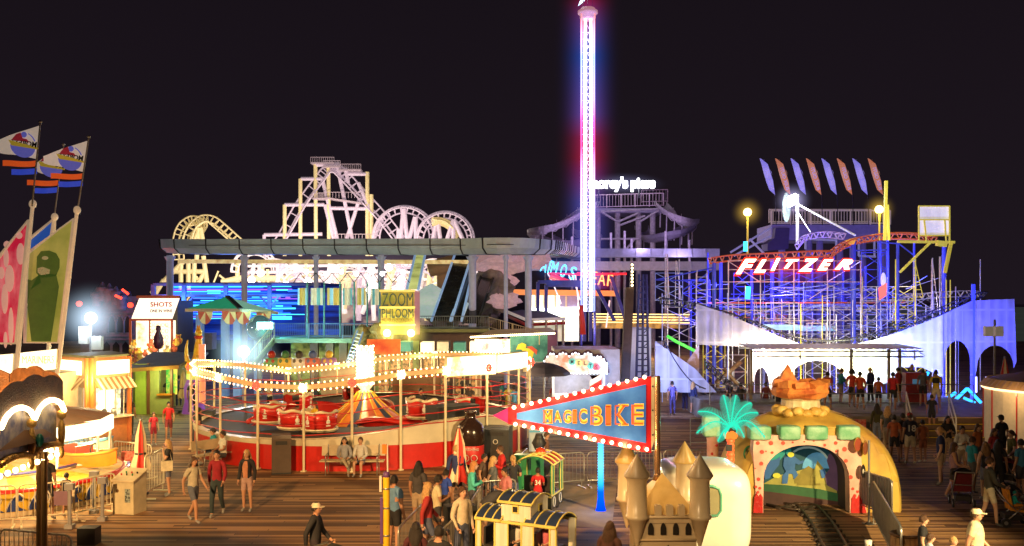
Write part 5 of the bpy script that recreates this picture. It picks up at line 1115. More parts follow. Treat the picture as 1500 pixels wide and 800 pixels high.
bulbs(mst, [W(top[i][0], top[i][1], D-.05) for i in range(0, 41, 2)]+[W(889, 534+i*3.3, D-.05) for i in range(5)]+[W(800+i*5, 547, D-.05) for i in range(18)], .04, glow('small white bulb', (.75, .88, 1), 4))
for i, (ch, x, y, c) in enumerate((('M', 838, 530, (.1, .4, .35)), ('E', 848, 532, (.8, .6, .2)), ('L', 857, 532, (.7, .4, .2)), ('T', 865, 536, (.1, .4, .35)), ('S', 873.5, 538, (.75, .08, .12)))):
    b = MB(); c0_ = W(x, y, D-.08); b.mt(0).tube(c0_, c0_+V(0, .05, 0), .16, n=16); b.mt(1).merge(fit(text(ch, 1, .01, .02), .13, .18), Matrix.Translation(c0_+V(0, -.02, 0)))
    for q in range(len(b.f)-len(b.m), 0): pass
    nb_ = len(b.m); k_ = sum(1 for _ in range(0)); b.m = [0]*18+[1]*(nb_-18); part(mst, 'letter_disc', b, [mat('disc %d' % i, c, .4, emit=.5), m_black])
b = MB(); b.merge(fit(text('PATTIES', 1, .01), .85, .11), Matrix.Translation(W(845, 545, D-.1))); part(mst, 'lettering', b, m_cream)
b = MB(); face_poly(b, [(812, 549), (884, 549), (884, 600), (812, 600)], D, 1.2, .1); part(mst, 'lit_interior', b, patchy('white stand interior', (.5, .6, .55), (1, 1, .9), 1.4, emit=1.1, lo=.33, hi=.5))
b = MB(); face_poly(b, [(809, 548), (812, 548), (812, 605), (809, 605)], D, 0, .1); face_poly(b, [(883, 548), (886, 548), (886, 605), (883, 605)], D, 0, .1); face_poly(b, [(812, 576), (884, 576), (884, 605), (812, 605)], D, -.1, .1); part(mst, 'white_frame', b, mat('stand frame', (.8, .8, .75), .4, emit=.5))
b = MB()
for k in range(5): b.mt(k % 2); f0 = 864+(k)*0; b.prism([W(864, 550+k*8, D-.05), W(881, 538+k*8+2, D-.05), W(881, 546+k*8+2, D-.05), W(864, 558+k*8, D-.05)] if 0 < k < 4 else [W(864, 550, D-.04), W(881, 550, D-.04), W(881, 556, D-.04), W(872, 562, D-.04)], V(0, .02, 0))
part(mst, 'striped_panel', b, [m_red, m_cream])
b = MB(); b.bx(*[(x-750)/F*(D+.7) for x in (812, 908)], D+.7, D+4, 0, W(0, 512, D+.7).z); part(mst, 'body', b, mat('trailer lilac', (.45, .45, .6), .5, var=.2))
lamp('POINT', 'stand_light', W(845, 560, D-1), (1, .96, .85), 110, .3, parent=mst); lamp('POINT', 'stand_light', W(895, 545, D-1), (.6, .7, 1), 120, .2, parent=mst)
b = MB(); c = W(797, 545, 41); n = 24; b.lathe([(1.15, -.12), (1.1, 0), (.8, .22), (.4, .36), (.0, .42)], c, 8, smooth=False); t = thing('parasol', 'wide navy parasol in front of the melts food stand', 'parasol', V(c.x, c.y, 0)); part(t, 'canopy', b, mat('navy canopy', (.06, .06, .12), .7)); b = MB(); b.tube(V(c.x, c.y, 0), c, .04); part(t, 'pole', b, m_steel)
b = MB(); b.bx(*[(x-750)/F*36 for x in (775, 803)], 36, 37.5, 0, W(0, 598, 36).z); 
t = thing('drink_cabinet', 'pale striped drinks counter in yellow and blue below the pennant sign', 'counter', W(790, 640, 36)); part(t, 'cabinet', b, mat('pale cabinet', (.45, .55, .6), .4, emit=.1))
for i in range(6): b = MB(); b.box(W(789, 602+i*6, 35.95), (.7, .03, .07)); part(t, 'stripe', b, (m_yellow, mat('sky stripe', (.1, .4, .6), .4, emit=.15))[i % 2])
b = MB(); b.bx(*[(x-750)/F*40 for x in (832, 862)], 40, 42, 0, W(0, 630, 40).z+.9); single('ice_chest', 'glowing pale blue freezer cabinet under the pennant sign', 'freezer', b, mat('freezer glow', (.4, .7, .8), .4, emit=1.2, ecol=(.35, .8, 1)))
# drinks bottle dispenser and bins by the ride
g_ = G(689, 682.5)
t = thing('bottle_dispenser', 'giant dark drink bottle with red lettered label beside the ride skirt', 'bottle display', g_); b = MB(); b.lathe([(0, 0), (.42, .0), (.46, .1), (.46, .75), (.5, .8), (.5, 1.2), (.42, 1.45), (.2, 1.62), (.17, 1.8), (.22, 1.82), (.22, 1.9), (0, 1.9)], g_, 20); part(t, 'bottle', b, mat('cola dark', (.03, .015, .012), .2, coat=.5))
b = MB(); b.lathe([(.465, .12), (.475, .14), (.475, .72), (.465, .74)], g_, 20); part(t, 'label', b, mat('label red', (.6, .03, .03), .4))
b = MB(); b.merge(fit(text('REFRESHING', 1, .005), .62, .08), Matrix.Translation(g_+V(0, -.5, .64)));
part(t, 'lettering', b, m_white); b = MB()
for dx in (-.13, .15): b.path([g_+V(dx+.11*math.cos(a), -.49, .34+.11*math.sin(a)) for a in [q*PI/5 for q in range(10)]], .015, 4, True); part(t, 'label_ring', b, m_white); b = MB()
def bin_(loc, w_, d_, h_, label, rz=0, logo=True, m=None):
    t = thing('litter_bin', label, 'litter bin', loc, rz=rz); m = m or mat('bin dark', (.035, .04, .045), .45)
    b = MB(); b.prism([V(-w_/2, -d_/2, 0), V(-w_/2, -d_/2, h_*.93), V(-w_/2, -d_*.3, h_), V(-w_/2, d_/2, h_), V(-w_/2, d_/2, 0)], V(w_, 0, 0)); part(t, 'body', b, m, local=True)
    b = MB(); b.box((0, -d_/2-.01, h_*.82), (w_*.6, .02, h_*.1)); b.box((0, -d_/2-.012, h_*.02), (w_*1.02, .02, h_*.04)); part(t, 'slot', b, m_black, local=True)
    if logo: b = MB(); b.path([V(.08*math.cos(a), -d_/2-.02, h_*.6+.08*math.sin(a)) for a in [q*PI/6 for q in range(12)]], .015, 4, True); part(t, 'logo', b, m_white, local=True)
    return t
bin_(G(729, 676), .95, .7, 1.25, 'black double litter bin with round white logo right of the giant bottle', -.2)
bin_(G(412, 692), .62, .7, 1.25, 'tall black litter bin standing against the front of the red skirt', .25, False, mat('bin brown', (.09, .06, .045), .5))
bin_(G(340, 640)+V(-.9, -.8, 0), .8, .6, 1.2, 'dark litter bin with white logo left of the bench', .1)
bin_(G(700, 800)+V(-.4, -.2, 0), .7, .5, 1.0, 'dark litter bin at the bottom beside the small white caboose', .3, False)
# ================================================================ sand castle, pennant sign, cream tunnel car
m_sand = patchy('moulded sand plastic', (.6, .45, .26), (.82, .7, .48), 1.1, rough=.28, lo=.3, hi=.75)
m_sand2 = patchy('golden sand plastic', (.58, .38, .12), (.7, .5, .2), 1.6, rough=.35)
CX0, CX1, CF, CB = 2.25, 3.38, 17.2, 18.7
cas = thing('toy_castle', 'tan moulded toy castle with four cone-roofed towers, merlons and pointed windows', 'castle model', V((CX0+CX1)/2, (CF+CB)/2, 0))
zw = 1.86
b = MB(); b.prism([V(CX0-.0, CF, zw), V(CX1, CF, zw), V(CX1+.02, CB, zw), V(CX0, CB, zw)], V(0, 0, -.12))
P0 = [V(CX0+.05, CF+.03, 0), V(CX1-.05, CF+.03, 0), V(CX1-.05, CB, 0), V(CX0+.05, CB, 0)]
b.mt(0).prism(P0, V(0, 0, zw-.1)); part(cas, 'wall', b, m_sand)
b = MB(); c = V((CX0+CX1)/2, (CF+CB)/2, 2.52); R_ = [V(CX0+.02, CF+.1, zw+.01), V(CX1-.02, CF+.1, zw+.01), V(CX1-.02, CB-.1, zw+.01), V(CX0+.02, CB-.1, zw+.01)]
for i in range(4): b.add([R_[i], R_[(i+1) % 4], c], [(0, 1, 2)])
part(cas, 'roof', b, m_sand2)
for i in range(3): b = MB(); x = CX0+.38+.21*i; b.prism([V(x-.06, CF-.02, zw), V(x+.06, CF-.02, zw), V(x+.06, CF-.02, zw+.19), V(x+.04, CF-.02, zw+.21), V(x-.04, CF-.02, zw+.21), V(x-.06, CF-.02, zw+.19)], V(0, .1, 0)); part(cas, 'merlon', b, m_sand)
for i in range(4): b = MB(); y = CF+.35+.28*i; b.box((CX0, y, zw+.1), (.1, .13, .2)); part(cas, 'merlon', b, m_sand)
def arch_poly(x, z, w_, h_): return [(x-w_, z), (x+w_, z), (x+w_, z+h_*.55), (x+w_*.6, z+h_*.85), (x, z+h_), (x-w_*.6, z+h_*.85), (x-w_, z+h_*.55)]
for i in range(4):
    x = CX0+.25+.225*i; b = MB(); b.prism([V(a, CF-.005, c_) for a, c_ in arch_poly(x, 1.53, .05, .22)], V(0, .03, 0)); part(cas, 'window', b, mat('castle window dark', (.02, .015, .01), .5))
for i in range(3):
    y = CF+.4+.2*i; b = MB(); b.prism([V(CX0+.045, a, c_) for a, c_ in arch_poly(y, 1.45, .035, .2)], V(-.02, 0, 0)); part(cas, 'window', b, mat('castle window dark', (0, 0, 0)))
b = MB(); b.prism([V(a, CF-.01, c_) for a, c_ in arch_poly((CX0+CX1)/2, .55, .14, .8)], V(0, .03, 0)); part(cas, 'door', b, mat('castle window dark', (0, 0, 0)))
b = MB(); b.path([V(CX0+.05, CF, 1.44), V(CX1-.05, CF, 1.44)], .025, 6); b.path([V(CX0, CF-.01, zw-.01), V(CX1, CF-.01, zw-.01)], .03, 6); part(cas, 'moulding', b, m_sand)
for x, y in ((CX0, CF), (CX1, CF), (CX0, CB), (CX1, CB)):
    b = MB(); b.lathe([(.02, 1.3), (.17, zw-.05), (.205, zw-.03), (.21, zw+.02), (.188, zw+.04), (.178, 2.3), (.175, 2.5), (.215, 2.56), (.225, 2.6), (0, 2.6)], V(x, y, 0), 24)
    tw = part(cas, 'tower', b, m_sand)
    b = MB(); b.lathe([(.235, 2.58), (.24, 2.61), (.0, 3.0)], V(x, y, 0), 24); part(tw, 'cone_roof', b, m_sand2 if y == CB else mat('cone sand', (.4, .32, .22), .35))
b = MB(); b.bx(CX0-.1, CX1+.1, CF-.1, CB+.1, 0, .12); part(cas, 'plinth', b, m_brown)
# pennant sign on its pole
ps = thing('pennant_sign', 'large blue and red pennant-shaped sign edged with blazing bulbs, lettered MAGIC BIKE', 'lit sign', W(963, 702, 17.95)); D = 17.95
s_ = lambda x, y, o=0: W(x, y, D-(953-x)*.003)+V(0, o, 0)
b = MB(); b.tube(W(963, 702, D), W(963, 552, D), .055, n=14); b.lathe([(.055, 0), (.09, .0), (.06, .12)], W(963, 703, D), 12); b.ell(W(963, 552, D), .055, .055, .02); part(ps, 'pole', b, mat('copper pole', (.6, .36, .2), .25, .8))
b = MB(); b.prism([s_(953.5, 553), s_(958.5, 552), s_(958.5, 646), s_(953.5, 662)], V(0, .08, 0)); part(ps, 'mounting_plate', b, mat('cream plate', (.7, .62, .45), .35))
b = MB()
for y in (566, 601, 637): b.ell(s_(956, y, -.01), .018, .012, .018, 8, 4)
part(ps, 'rivets', b, m_dark)
b = MB(); b.prism([s_(954, 551), s_(954, 664), s_(744, 621), s_(744, 597)], V(0, .1, 0)); part(ps, 'board', b, mat('sign red', (.62, .02, .03), .35, emit=.12))
b = MB(); b.prism([s_(744, 598, -.002), s_(722, 609, -.002), s_(730, 613, -.002), s_(744, 620, -.002)], V(0, .05, 0)); part(ps, 'tip', b, mat('sign magenta', (.6, .03, .2), .35, emit=.3, ecol=(.9, .05, .2)))
b = MB(); b.prism([s_(946, 563, -.02), s_(946, 649, -.02), s_(757, 614, -.02), s_(757, 605, -.02)], V(0, .01, 0)); part(ps, 'blue_panel', b, patchy('sign blue', (.025, .09, .32), (.06, .18, .45), .7, emit=.6, rough=.3))
m_lo = mat('letter orange', (.75, .13, .03), .35, emit=.35); m_ly = mat('letter yellow', (.85, .55, .06), .35, emit=.5)
def sign_letter(ch, x0, x1, h, yc):
    for off, m, o in ((.055, m_ly, -.03), (-.012, m_lo, -.045)):
        wd = (x1-x0)/F*D; tb = text(ch, 1, .004, off, res=4); hh = h/F*D
        xs = [v.x for v in tb.v]; zs = [v.z for v in tb.v]; k = (1.0 if off > 0 else .84)
        tb = fit(tb, wd*(1 if off > 0 else .86), hh*(1 if off > 0 else .9)); b = MB(); b.merge(tb, Matrix.Translation(s_((x0+x1)/2, yc, o)))
        if ch == 'I' or 1:
            for dx in ((-1, 1) if ch in 'IKM' else ()): 
                for sz in (-1, 1): c = s_((x0+x1)/2, yc, o)+V(dx*wd*.28*(ch != 'I'), 0, sz*hh*(.46 if off > 0 else .43)); b.box(c, (wd*(.5 if ch != 'I' else 1.0)*(1 if off > 0 else .8), .008, hh*(.1 if off > 0 else .06)))
        part(ps, 'letter', b, m)
for ch, x0, x1, h, yc in (('M', 795, 809, 20, 610), ('A', 810, 823, 17, 610), ('G', 824, 837, 19, 610), ('I', 838.5, 845, 20, 610), ('C', 847, 860, 22, 609.5), ('B', 863, 883, 29, 608.5), ('I', 886, 895, 30, 608), ('K', 898, 920, 31, 607.5), ('E', 923, 943, 32, 607)): sign_letter(ch, x0, x1, h, yc)
bp = [s_(753+i*12.7, 597.5-i*2.95+(-1), -.05) for i in range(16)]+[s_(755+i*12.8, 621+i*2.45, -.05) for i in range(16)]
bulbs(ps, bp, .036, b_hot, seg=(10, 8))
for i in range(4): lamp('POINT', 'bulb_light', s_(775+i*50, 590-i*12, -.25), (1, .62, .25), 16, .05, parent=ps); lamp('POINT', 'bulb_light', s_(775+i*50, 630+i*9, -.25), (1, .62, .25), 16, .05, parent=ps)
# cream rounded tunnel car
cc = thing('tunnel_car', 'big glossy cream rounded ride car with green-rimmed arched window behind the castle', 'ride car', V(4.25, 19.9, 0))
def sup(c, a, b_, h, e, nu=48, nv=28):
    f = lambda t: math.copysign(abs(t)**e, t)
    g = MB(); g.grid(lambda u, v: c+V(a*f(math.cos(u*2*PI))*f(math.sin(v*PI)), b_*f(math.sin(u*2*PI))*f(math.sin(v*PI)), -h*f(math.cos(v*PI))), nu, nv); return g
part(cc, 'body', sup(V(3.93, 19.95, 1.47), .92, 1.05, .93, .42), mat('glossy cream shell', (.8, .8, .72), .28, coat=.5, var=.08, scale=1))
b = MB(); xw, zw_ = (1043-750)/F*18.9, 1.85
b.path([V(xw-.25, 18.88, 2.08), V(xw, 18.87, 2.08), V(xw+.13, 18.87, 2.02), V(xw+.17, 18.87, 1.9), V(xw+.17, 18.87, 1.6), V(xw+.1, 18.87, 1.5), V(xw-.25, 18.88, 1.48)], .03, 8); part(cc, 'window_rim', b, mat('sea green rim', (.12, .42, .3), .4))
b = MB(); b.prism([V(xw-.3, 18.86, 2.06), V(xw+.12, 18.86, 2.02), V(xw+.16, 18.86, 1.88), V(xw+.16, 18.86, 1.6), V(xw+.08, 18.86, 1.51), V(xw-.3, 18.86, 1.5)], V(0, .02, 0)); part(cc, 'window', b, mat('recess khaki', (.3, .28, .16), .5))
b = MB(); b.bx(3.3, 4.6, 19.2, 20.7, 0, .75); part(cc, 'chassis', b, m_dark)
# neon column
b = MB(); p = G(880, 748); t = thing('neon_column', 'slender glowing column shading from ice blue to deep blue, flared at its foot', 'light column', p)
b.lathe([(.15, 0), (.12, .08), (.085, .35), (.075, .6), (.07, 2.1), (0, 2.1)], p, 16)
for z in range(24): b.lathe([(.078, .3+z*.075), (.092, .32+z*.075), (.078, .34+z*.075)], p, 16)
part(t, 'tube', b, grad_glow('column neon', [(0, (.0, .04, .9)), (.25, (.0, .1, 1)), (.35, (.02, .4, 1)), (.6, (.15, .65, 1)), (1, (.05, .4, 1))], 0, 2.1, 1.9)); lamp('POINT', 'column_light', p+V(0, -.4, .8), (.1, .35, 1), 25, .1, parent=t)
# ================================================================ dome cave with pink spotted arch
DM = V(8.36, 27.2, 0); YF = 25.8
dm = thing('cave_dome', 'yellow-brown dome with pink red-spotted arch front, green blocks and a painted cave scene', 'themed tunnel', DM)
g = MB(); g.grid(lambda u, v: V(DM.x+2.5*math.cos(u*2*PI)*math.sin(v*PI/2)**.9, max(YF, DM.y+2.7*math.sin(u*2*PI)*math.sin(v*PI/2)**.9), 2.62*max(0, math.cos(v*PI/2))**.8*(1+.02*math.sin(u*30))), 56, 20)
keep = [i for i, f in enumerate(g.f) if not all(g.v[k].y <= YF+1e-4 for k in f)]
g.f = [g.f[i] for i in keep]; g.m = [0]*len(keep); g.s = [True]*len(keep)
pl = []
for i in range(41):
    ph = PI/2*(1-i/40); R0 = math.sin(ph)**.9
    if R0 > .53: pl.append((2.5*math.sqrt(R0*R0-(1.4/2.7)**2), 2.62*math.cos(ph)**.8))
pts_ = [V(DM.x+x, YF+.01, z) for x, z in pl]+[V(DM.x-x, YF+.01, z) for x, z in pl[::-1]]
hl = [W(1181.5+66*math.cos(t), 705-56*math.sin(t)**.85, YF) for t in [PI-i*PI/16 for i in range(17)]]
hl = [V(hl[0].x, 0, 0)]+hl+[V(hl[-1].x, 0, 0)]
g.add(pts_+[V(v.x, YF+.01, max(0, v.z)) for v in hl], [tuple(range(len(pts_)+len(hl)))])
part(dm, 'shell', g, patchy('dome ochre', (.34, .17, .04), (.62, .45, .08), .7, rough=.5, lo=.3, hi=.65, bump=.3))
DA = 25.75; a_ = lambda x, y, o=0: W(x, y, DA)+V(0, o, 0)
outer = [(1104, 751), (1107, 720), (1105, 690), (1103, 660), (1105, 640), (1120, 638), (1181, 637), (1240, 639), (1260, 641), (1263, 690), (1265, 725), (1270, 752)]
inner = [(1245, 752)]+[(1181.5+63*math.cos(t), 705-53*math.sin(t)**.85) for t in [i*PI/16 for i in range(0, 17)]]+[(1118, 751)]
b = MB(); P = [a_(x, max(y, 0)) for x, y in outer]+[a_(x, y) for x, y in inner]
for p in P:
    if p.z < .06: p.z = 0
b.prism(P, V(0, .35, 0)); part(dm, 'arch_wall', b, patchy('arch pink', (.68, .36, .3), (.75, .5, .42), 2, rough=.5, bump=.4))
b = MB()
for x, y, r in ((1110, 649, 2.8), (1129, 649, 3.2), (1147, 649, 2.8), (1161, 648, 1.5), (1178, 647, 1), (1192, 646, 1), (1208, 652, 2), (1224, 649, 2.6), (1237, 658, 3.4), (1239, 675, 2.8), (1246, 699, 3), (1116, 662, 3), (1115, 679, 2.8), (1111, 702, 2.6), (1131, 663, 2), (1107, 713, 2), (1113, 715, 2), (1110, 721, 2), (1106, 686, 1), (1249, 716, 2), (1256, 720, 2), (1252, 726, 2.2), (1225, 661, 1.8), (1122, 661, 1)):
    c = a_(x, y, -.02); b.tube(c, c+V(0, .03, 0), r/F*DA, n=14)
part(dm, 'spots', b, mat('spot red', (.62, .06, .04), .5))
for side in (0, 1):
    b = MB()
    if side == 0: pl = [(1103, 751), (1105, 728), (1108, 722), (1111, 727), (1114, 723), (1117, 729), (1117, 751)]
    else: pl = [(1246, 752), (1247, 730), (1251, 724), (1254, 731), (1258, 725), (1262, 732), (1266, 738), (1269, 752)]
    b.prism([V(p.x, p.y, max(p.z, 0)) for p in [a_(x, y, -.025) for x, y in pl]], V(0, .03, 0)); part(dm, 'red_foot', b, mat('foot red', (.55, .02, .02), .35, var=.3, bump=.4))
for x0, x1 in ((1097, 1129), (1141, 1172), (1180, 1212), (1226, 1259)):
    c = a_((x0+x1)/2, 634, .1); e = MB(); e.merge(sup(c, (x1-x0)/2/F*DA, .24, .19, .28, 28, 14)); part(dm, 'green_block', e, patchy('block mint', (.13, .4, .22), (.3, .55, .38), 3, rough=.5, bump=.5))
# tunnel interior and painted scene (a real board inside the mouth)
b = MB(); L_ = [(1181.5+64*math.cos(t), 705-54*math.sin(t)**.85) for t in [i*PI/16 for i in range(0, 17)]]
rim = [a_(1246, 752)]+[a_(x, y) for x, y in L_]+[a_(1117, 752)]; rim = [V(p.x, p.y+.35, max(p.z, 0)) for p in rim]
for p, q in zip(rim, rim[1:]): b.quad(p, q, q+V(0, .9, 0), p+V(0, .9, 0))
part(dm, 'tunnel_lining', b, mat('lining dark', (.05, .04, .05), .8))
md = {k: mat('mural '+k, c, .7, emit=e, var=.3, scale=3) for k, c, e in (('night', (.01, .07, .09), .25), ('teal', (.02, .3, .24), .3), ('blue', (.03, .12, .3), .3), ('sky', (.1, .35, .6), .3), ('sand', (.32, .3, .06), .25), ('sand dark', (.2, .17, .03), .25), ('purple', (.09, .05, .1), .3), ('green', (.02, .09, .03), .3), ('brown', (.05, .02, .015), .3), ('yellow', (.55, .55, .05), .35), ('pale', (.35, .5, .45), .3))}
YM = 26.85; mm = lambda x, y, o=0: W(1181.5+(x-1181.5)*.985, 436+(y-436)*.985, YM)+V(0, -o, 0)
b = MB(); b.prism([mm(1112, 790), mm(1252, 790), mm(1252, 640), mm(1112, 640)], V(0, .05, 0)); part(dm, 'mural_board', b, md['night'])
lay = [('teal', [(1112, 690), (1130, 672), (1150, 660), (1150, 668), (1140, 680), (1125, 695)]), ('sky', [(1180, 690)]+[(1197+22*math.cos(t), 690-24*math.sin(t)) for t in [PI-i*PI/10 for i in range(11)]]),
       ('pale', [(1183+32*math.cos(t), 690-30*math.sin(t)) for t in [.5+i*.25 for i in range(8)]]+[(1183+35*math.cos(t), 690-33*math.sin(t)) for t in [.5+i*.25 for i in range(7, -1, -1)]]),
       ('sand', [(1118, 712), (1140, 700), (1160, 696), (1180, 690), (1200, 694), (1225, 700), (1250, 705), (1250, 735), (1118, 735)]), ('sand dark', [(1166, 715), (1172, 694), (1184, 686), (1196, 694), (1202, 715)]), ('sand', [(1186, 712), (1197, 678), (1210, 695), (1216, 712)]),
       ('sand dark', [(1163, 712), (1163, 699), (1170, 697), (1171, 712)]), ('sand dark', [(1186, 714), (1187, 701), (1194, 702), (1194, 714)]),
       ('blue', [(1119, 706), (1117, 688), (1126, 678), (1136, 676), (1142, 672), (1140, 684), (1132, 694), (1126, 704)]),
       ('blue', [(1144, 712), (1145, 700), (1150, 694), (1146, 686), (1147, 674), (1154, 671), (1163, 672), (1172, 679), (1176, 677), (1176, 681), (1169, 684), (1164, 682), (1163, 690), (1168, 699), (1162, 706), (1160, 698), (1154, 697), (1152, 712)]),
       ('teal', [(1154+4*math.cos(t), 665-6*math.sin(t)) for t in [i*PI/5 for i in range(10)]]), ('yellow', [(1157+5*math.cos(t), 669-4*math.sin(t)) for t in [i*PI/5 for i in range(10)]]),
       ('yellow', [(1136+6*math.cos(t), 700-4*math.sin(t)) for t in [i*PI/5 for i in range(10)]]),
       ('blue', [(1200, 692), (1207, 689), (1210, 702), (1203, 704)]),
       ('purple', [(1207, 700), (1214, 690), (1210, 678), (1213, 668), (1222, 664), (1240, 670), (1252, 700), (1252, 738), (1230, 725), (1210, 714)]),
       ('green', [(1112, 712), (1150, 714), (1200, 720), (1252, 732), (1252, 745), (1112, 735)]), ('brown', [(1112, 722), (1160, 728), (1252, 742), (1252, 790), (1112, 790)])]
for i, (k, pl) in enumerate(lay): b = MB(); b.prism([mm(x, y, .006+i*.006) for x, y in pl], V(0, .004, 0)); part(dm, 'painted_shape', b, md[k])
# hat of rocks
b = MB(); hc_ = V(8.15, 27.0, 0); zz = 2.5
for k in range(16): a = k*PI/8; b.ell(hc_+V(.62*math.cos(a), .62*math.sin(a), zz+.12+.03*math.sin(k*3)), .19, .17, .13, 8, 6)
part(dm, 'yellow_stones', b, patchy('stone yellow', (.5, .3, .06), (.7, .5, .15), 4, bump=.6))
b = MB(); b.lathe([(.5, zz), (.56, zz+.15), (.52, zz+.42), (.6, zz+.5)], hc_, 14, smooth=False); part(dm, 'hat_band', b, patchy('band cream', (.5, .4, .22), (.7, .6, .4), 3, bump=.5))
r_ = random.Random(4); b = MB()
b.lathe([(.5, zz+.45), (.74, zz+.52), (.82, zz+.66), (.74, zz+.78), (.45, zz+.76), (0, zz+.72)], hc_, 11, smooth=False)
for k in range(9):
    a = k*2*PI/9+.3; c = hc_+V(.62*math.cos(a), .6*math.sin(a), zz+.82+.06*r_.random()); M = Matrix.Rotation(r_.uniform(-.5, .5), 3, 'X') @ Matrix.Rotation(a, 3, 'Z'); b.box(c, (.3, .36, .2), rot=M)
b.add([hc_+V(-.75, -.1, zz+.75), hc_+V(-.1, -.3, zz+.8), hc_+V(.0, .3, zz+.8), hc_+V(-.6, .4, zz+.8), hc_+V(-.38, .0, zz+1.42)], [(0, 1, 4), (1, 2, 4), (2, 3, 4), (3, 0, 4)])
for v in b.v: v += V(r_.uniform(-.03, .03), r_.uniform(-.03, .03), r_.uniform(-.02, .02))
part(dm, 'rock_hat', b, patchy('rock orange', (.38, .08, .02), (.7, .26, .06), 2.2, rough=.6, bump=.7, emit=.08))
# discs on the dome side
for x, y, r, ms_2, sq in ((1256, 651, 11, (m_gold, mat('disc rust', (.35, .08, .05), .3)), .7), (1267, 656, 11, (m_gold, mat('disc plum', (.25, .08, .04), .4)), .5), (1264, 690, 10, (m_black, m_white), .45), (1098, 664, 12, (m_green, patchy('leaf print', (.03, .05, .02), (.5, .4, .15), 9)), .9)):
    c = W(x, y, 25.6 if x > 1200 else 26.2); b = MB(); R0 = r/F*25.6
    b.mt(0).lathe([(R0*.8, 0), (R0, .02), (R0*.85, .06)], (0, 0, 0), 24); b.mt(1).lathe([(0, .05 if x != 1264 else .03), (R0*.84 if x != 1264 else R0*.35, .03)], (0, 0, 0), 24); 
    if x == 1264: b.mt(0).lathe([(R0*.3, .02), (R0*.84, .04)], (0, 0, 0), 24)
    for v in b.v: v.x, v.y, v.z = c.x+v.x*sq, c.y-v.z+v.x*.4, c.z+v.y
    part(dm, 'medallion', b, ms_2)
b = MB(); p = V((1044-750)/F*28.3, 28.3, 0); b.lathe([(.2, 0), (.17, .6), (.18, 1.6), (.2, 1.72)], p, 12); t = thing('spotted_post', 'pink spotted post capped by a mint green block left of the dome', 'post', p); part(t, 'post', b, patchy('arch pink', (0, 0, 0), (0, 0, 0)))
part(t, 'green_block', sup(p+V(-.05, 0, 2.0), .25, .22, .32, .3, 24, 14), patchy('block mint', (0, 0, 0), (0, 0, 0)))
b = MB(); [b.ell(p+V(dx, -.16, z), .045, .02, .045, 8, 6) for dx, z in ((.08, 1.45), (-.05, 1.2), (.05, .9), (-.06, .5))]; part(t, 'spots', b, m_red)
# neon palm
pp = V((1070-750)/F*24.5, 24.5, 0); pm = thing('neon_palm', 'teal neon palm tree with orange lit trunk in front of the dome', 'neon palm', pp)
b = MB(); b.path([pp, pp+V(0, 0, 1.0), pp+V(.01, 0, 2.2)], .085, 12, rr=[.12, .09, .08]); 
for k in range(16): b.lathe([(.095, .3+k*.12), (.105, .33+k*.12), (.09, .36+k*.12)], pp, 12)
part(pm, 'trunk', b, mat('palm orange tube', (.8, .12, .03), .4, emit=.8, ecol=(1, .1, .03)))
ct = W(1070, 626, 24.5); b = MB()
for k in range(7): a = k*2*PI/7; b.ell(ct+V(.1*math.cos(a), .1*math.sin(a), -.22+.03*(k % 2)), .085, .085, .085, 10, 8)
part(pm, 'coconuts', b, glow('coconut lamp', (1, .22, .03), 1.6)); b = MB(); b.box(W(1068, 656, 24.3), (.14, .1, .16)); part(pm, 'control_box', b, m_black)
gt = glow('teal neon', (.03, .8, .5), 1.25)
for tx, ty, sag, dy in ((1023, 603, -8, -.3), (1021, 634, -12, .3), (1060, 579, -3, .1), (1078, 579, -3, -.2), (1110, 605, -8, .3), (1120, 640, -16, -.4), (1052, 646, -6, -.5), (1100, 590, -8, -.6), (1090, 640, -10, .6)):
    b = MB(); tip = W(tx, ty, 24.5+dy); S = []
    for i in range(25): t = i/24; q = ct.lerp(tip, t)+V(0, 0, -sag/F*24.5*1.0*math.sin(t*PI)); S.append(q)
    b.path(S, .016, 5)
    for i in range(1, 25):
        t = i/24; d = (S[min(i+1, 24)]-S[i-1]).normalized(); n = d.cross(V(0, 1, 0)).normalized(); L2 = .19*math.sin(PI*min(1, t*.85+.12))**.7
        for s in (-1, 1): b.tube(S[i], S[i]+(n*s+d*.7).normalized()*L2+V(0, s*.03, -.02), .008, .003, 4)
    part(pm, 'frond', b, gt)
lamp('POINT', 'palm_light', ct+V(0, -.4, .1), (.1, 1, .7), 14, .1, parent=pm)
b = MB(); p = G(1273, 768); t = thing('white_pole', 'slim white pole standing right of the dome arch', 'pole', p); b.tube(p, p+V(0, 0, 2.15), .03, n=8); part(t, 'pole', b, m_steel); b = MB(); b.lathe([(.12, 0), (.1, .03), (.04, .06)], p, 12); part(t, 'base', b, m_dark)
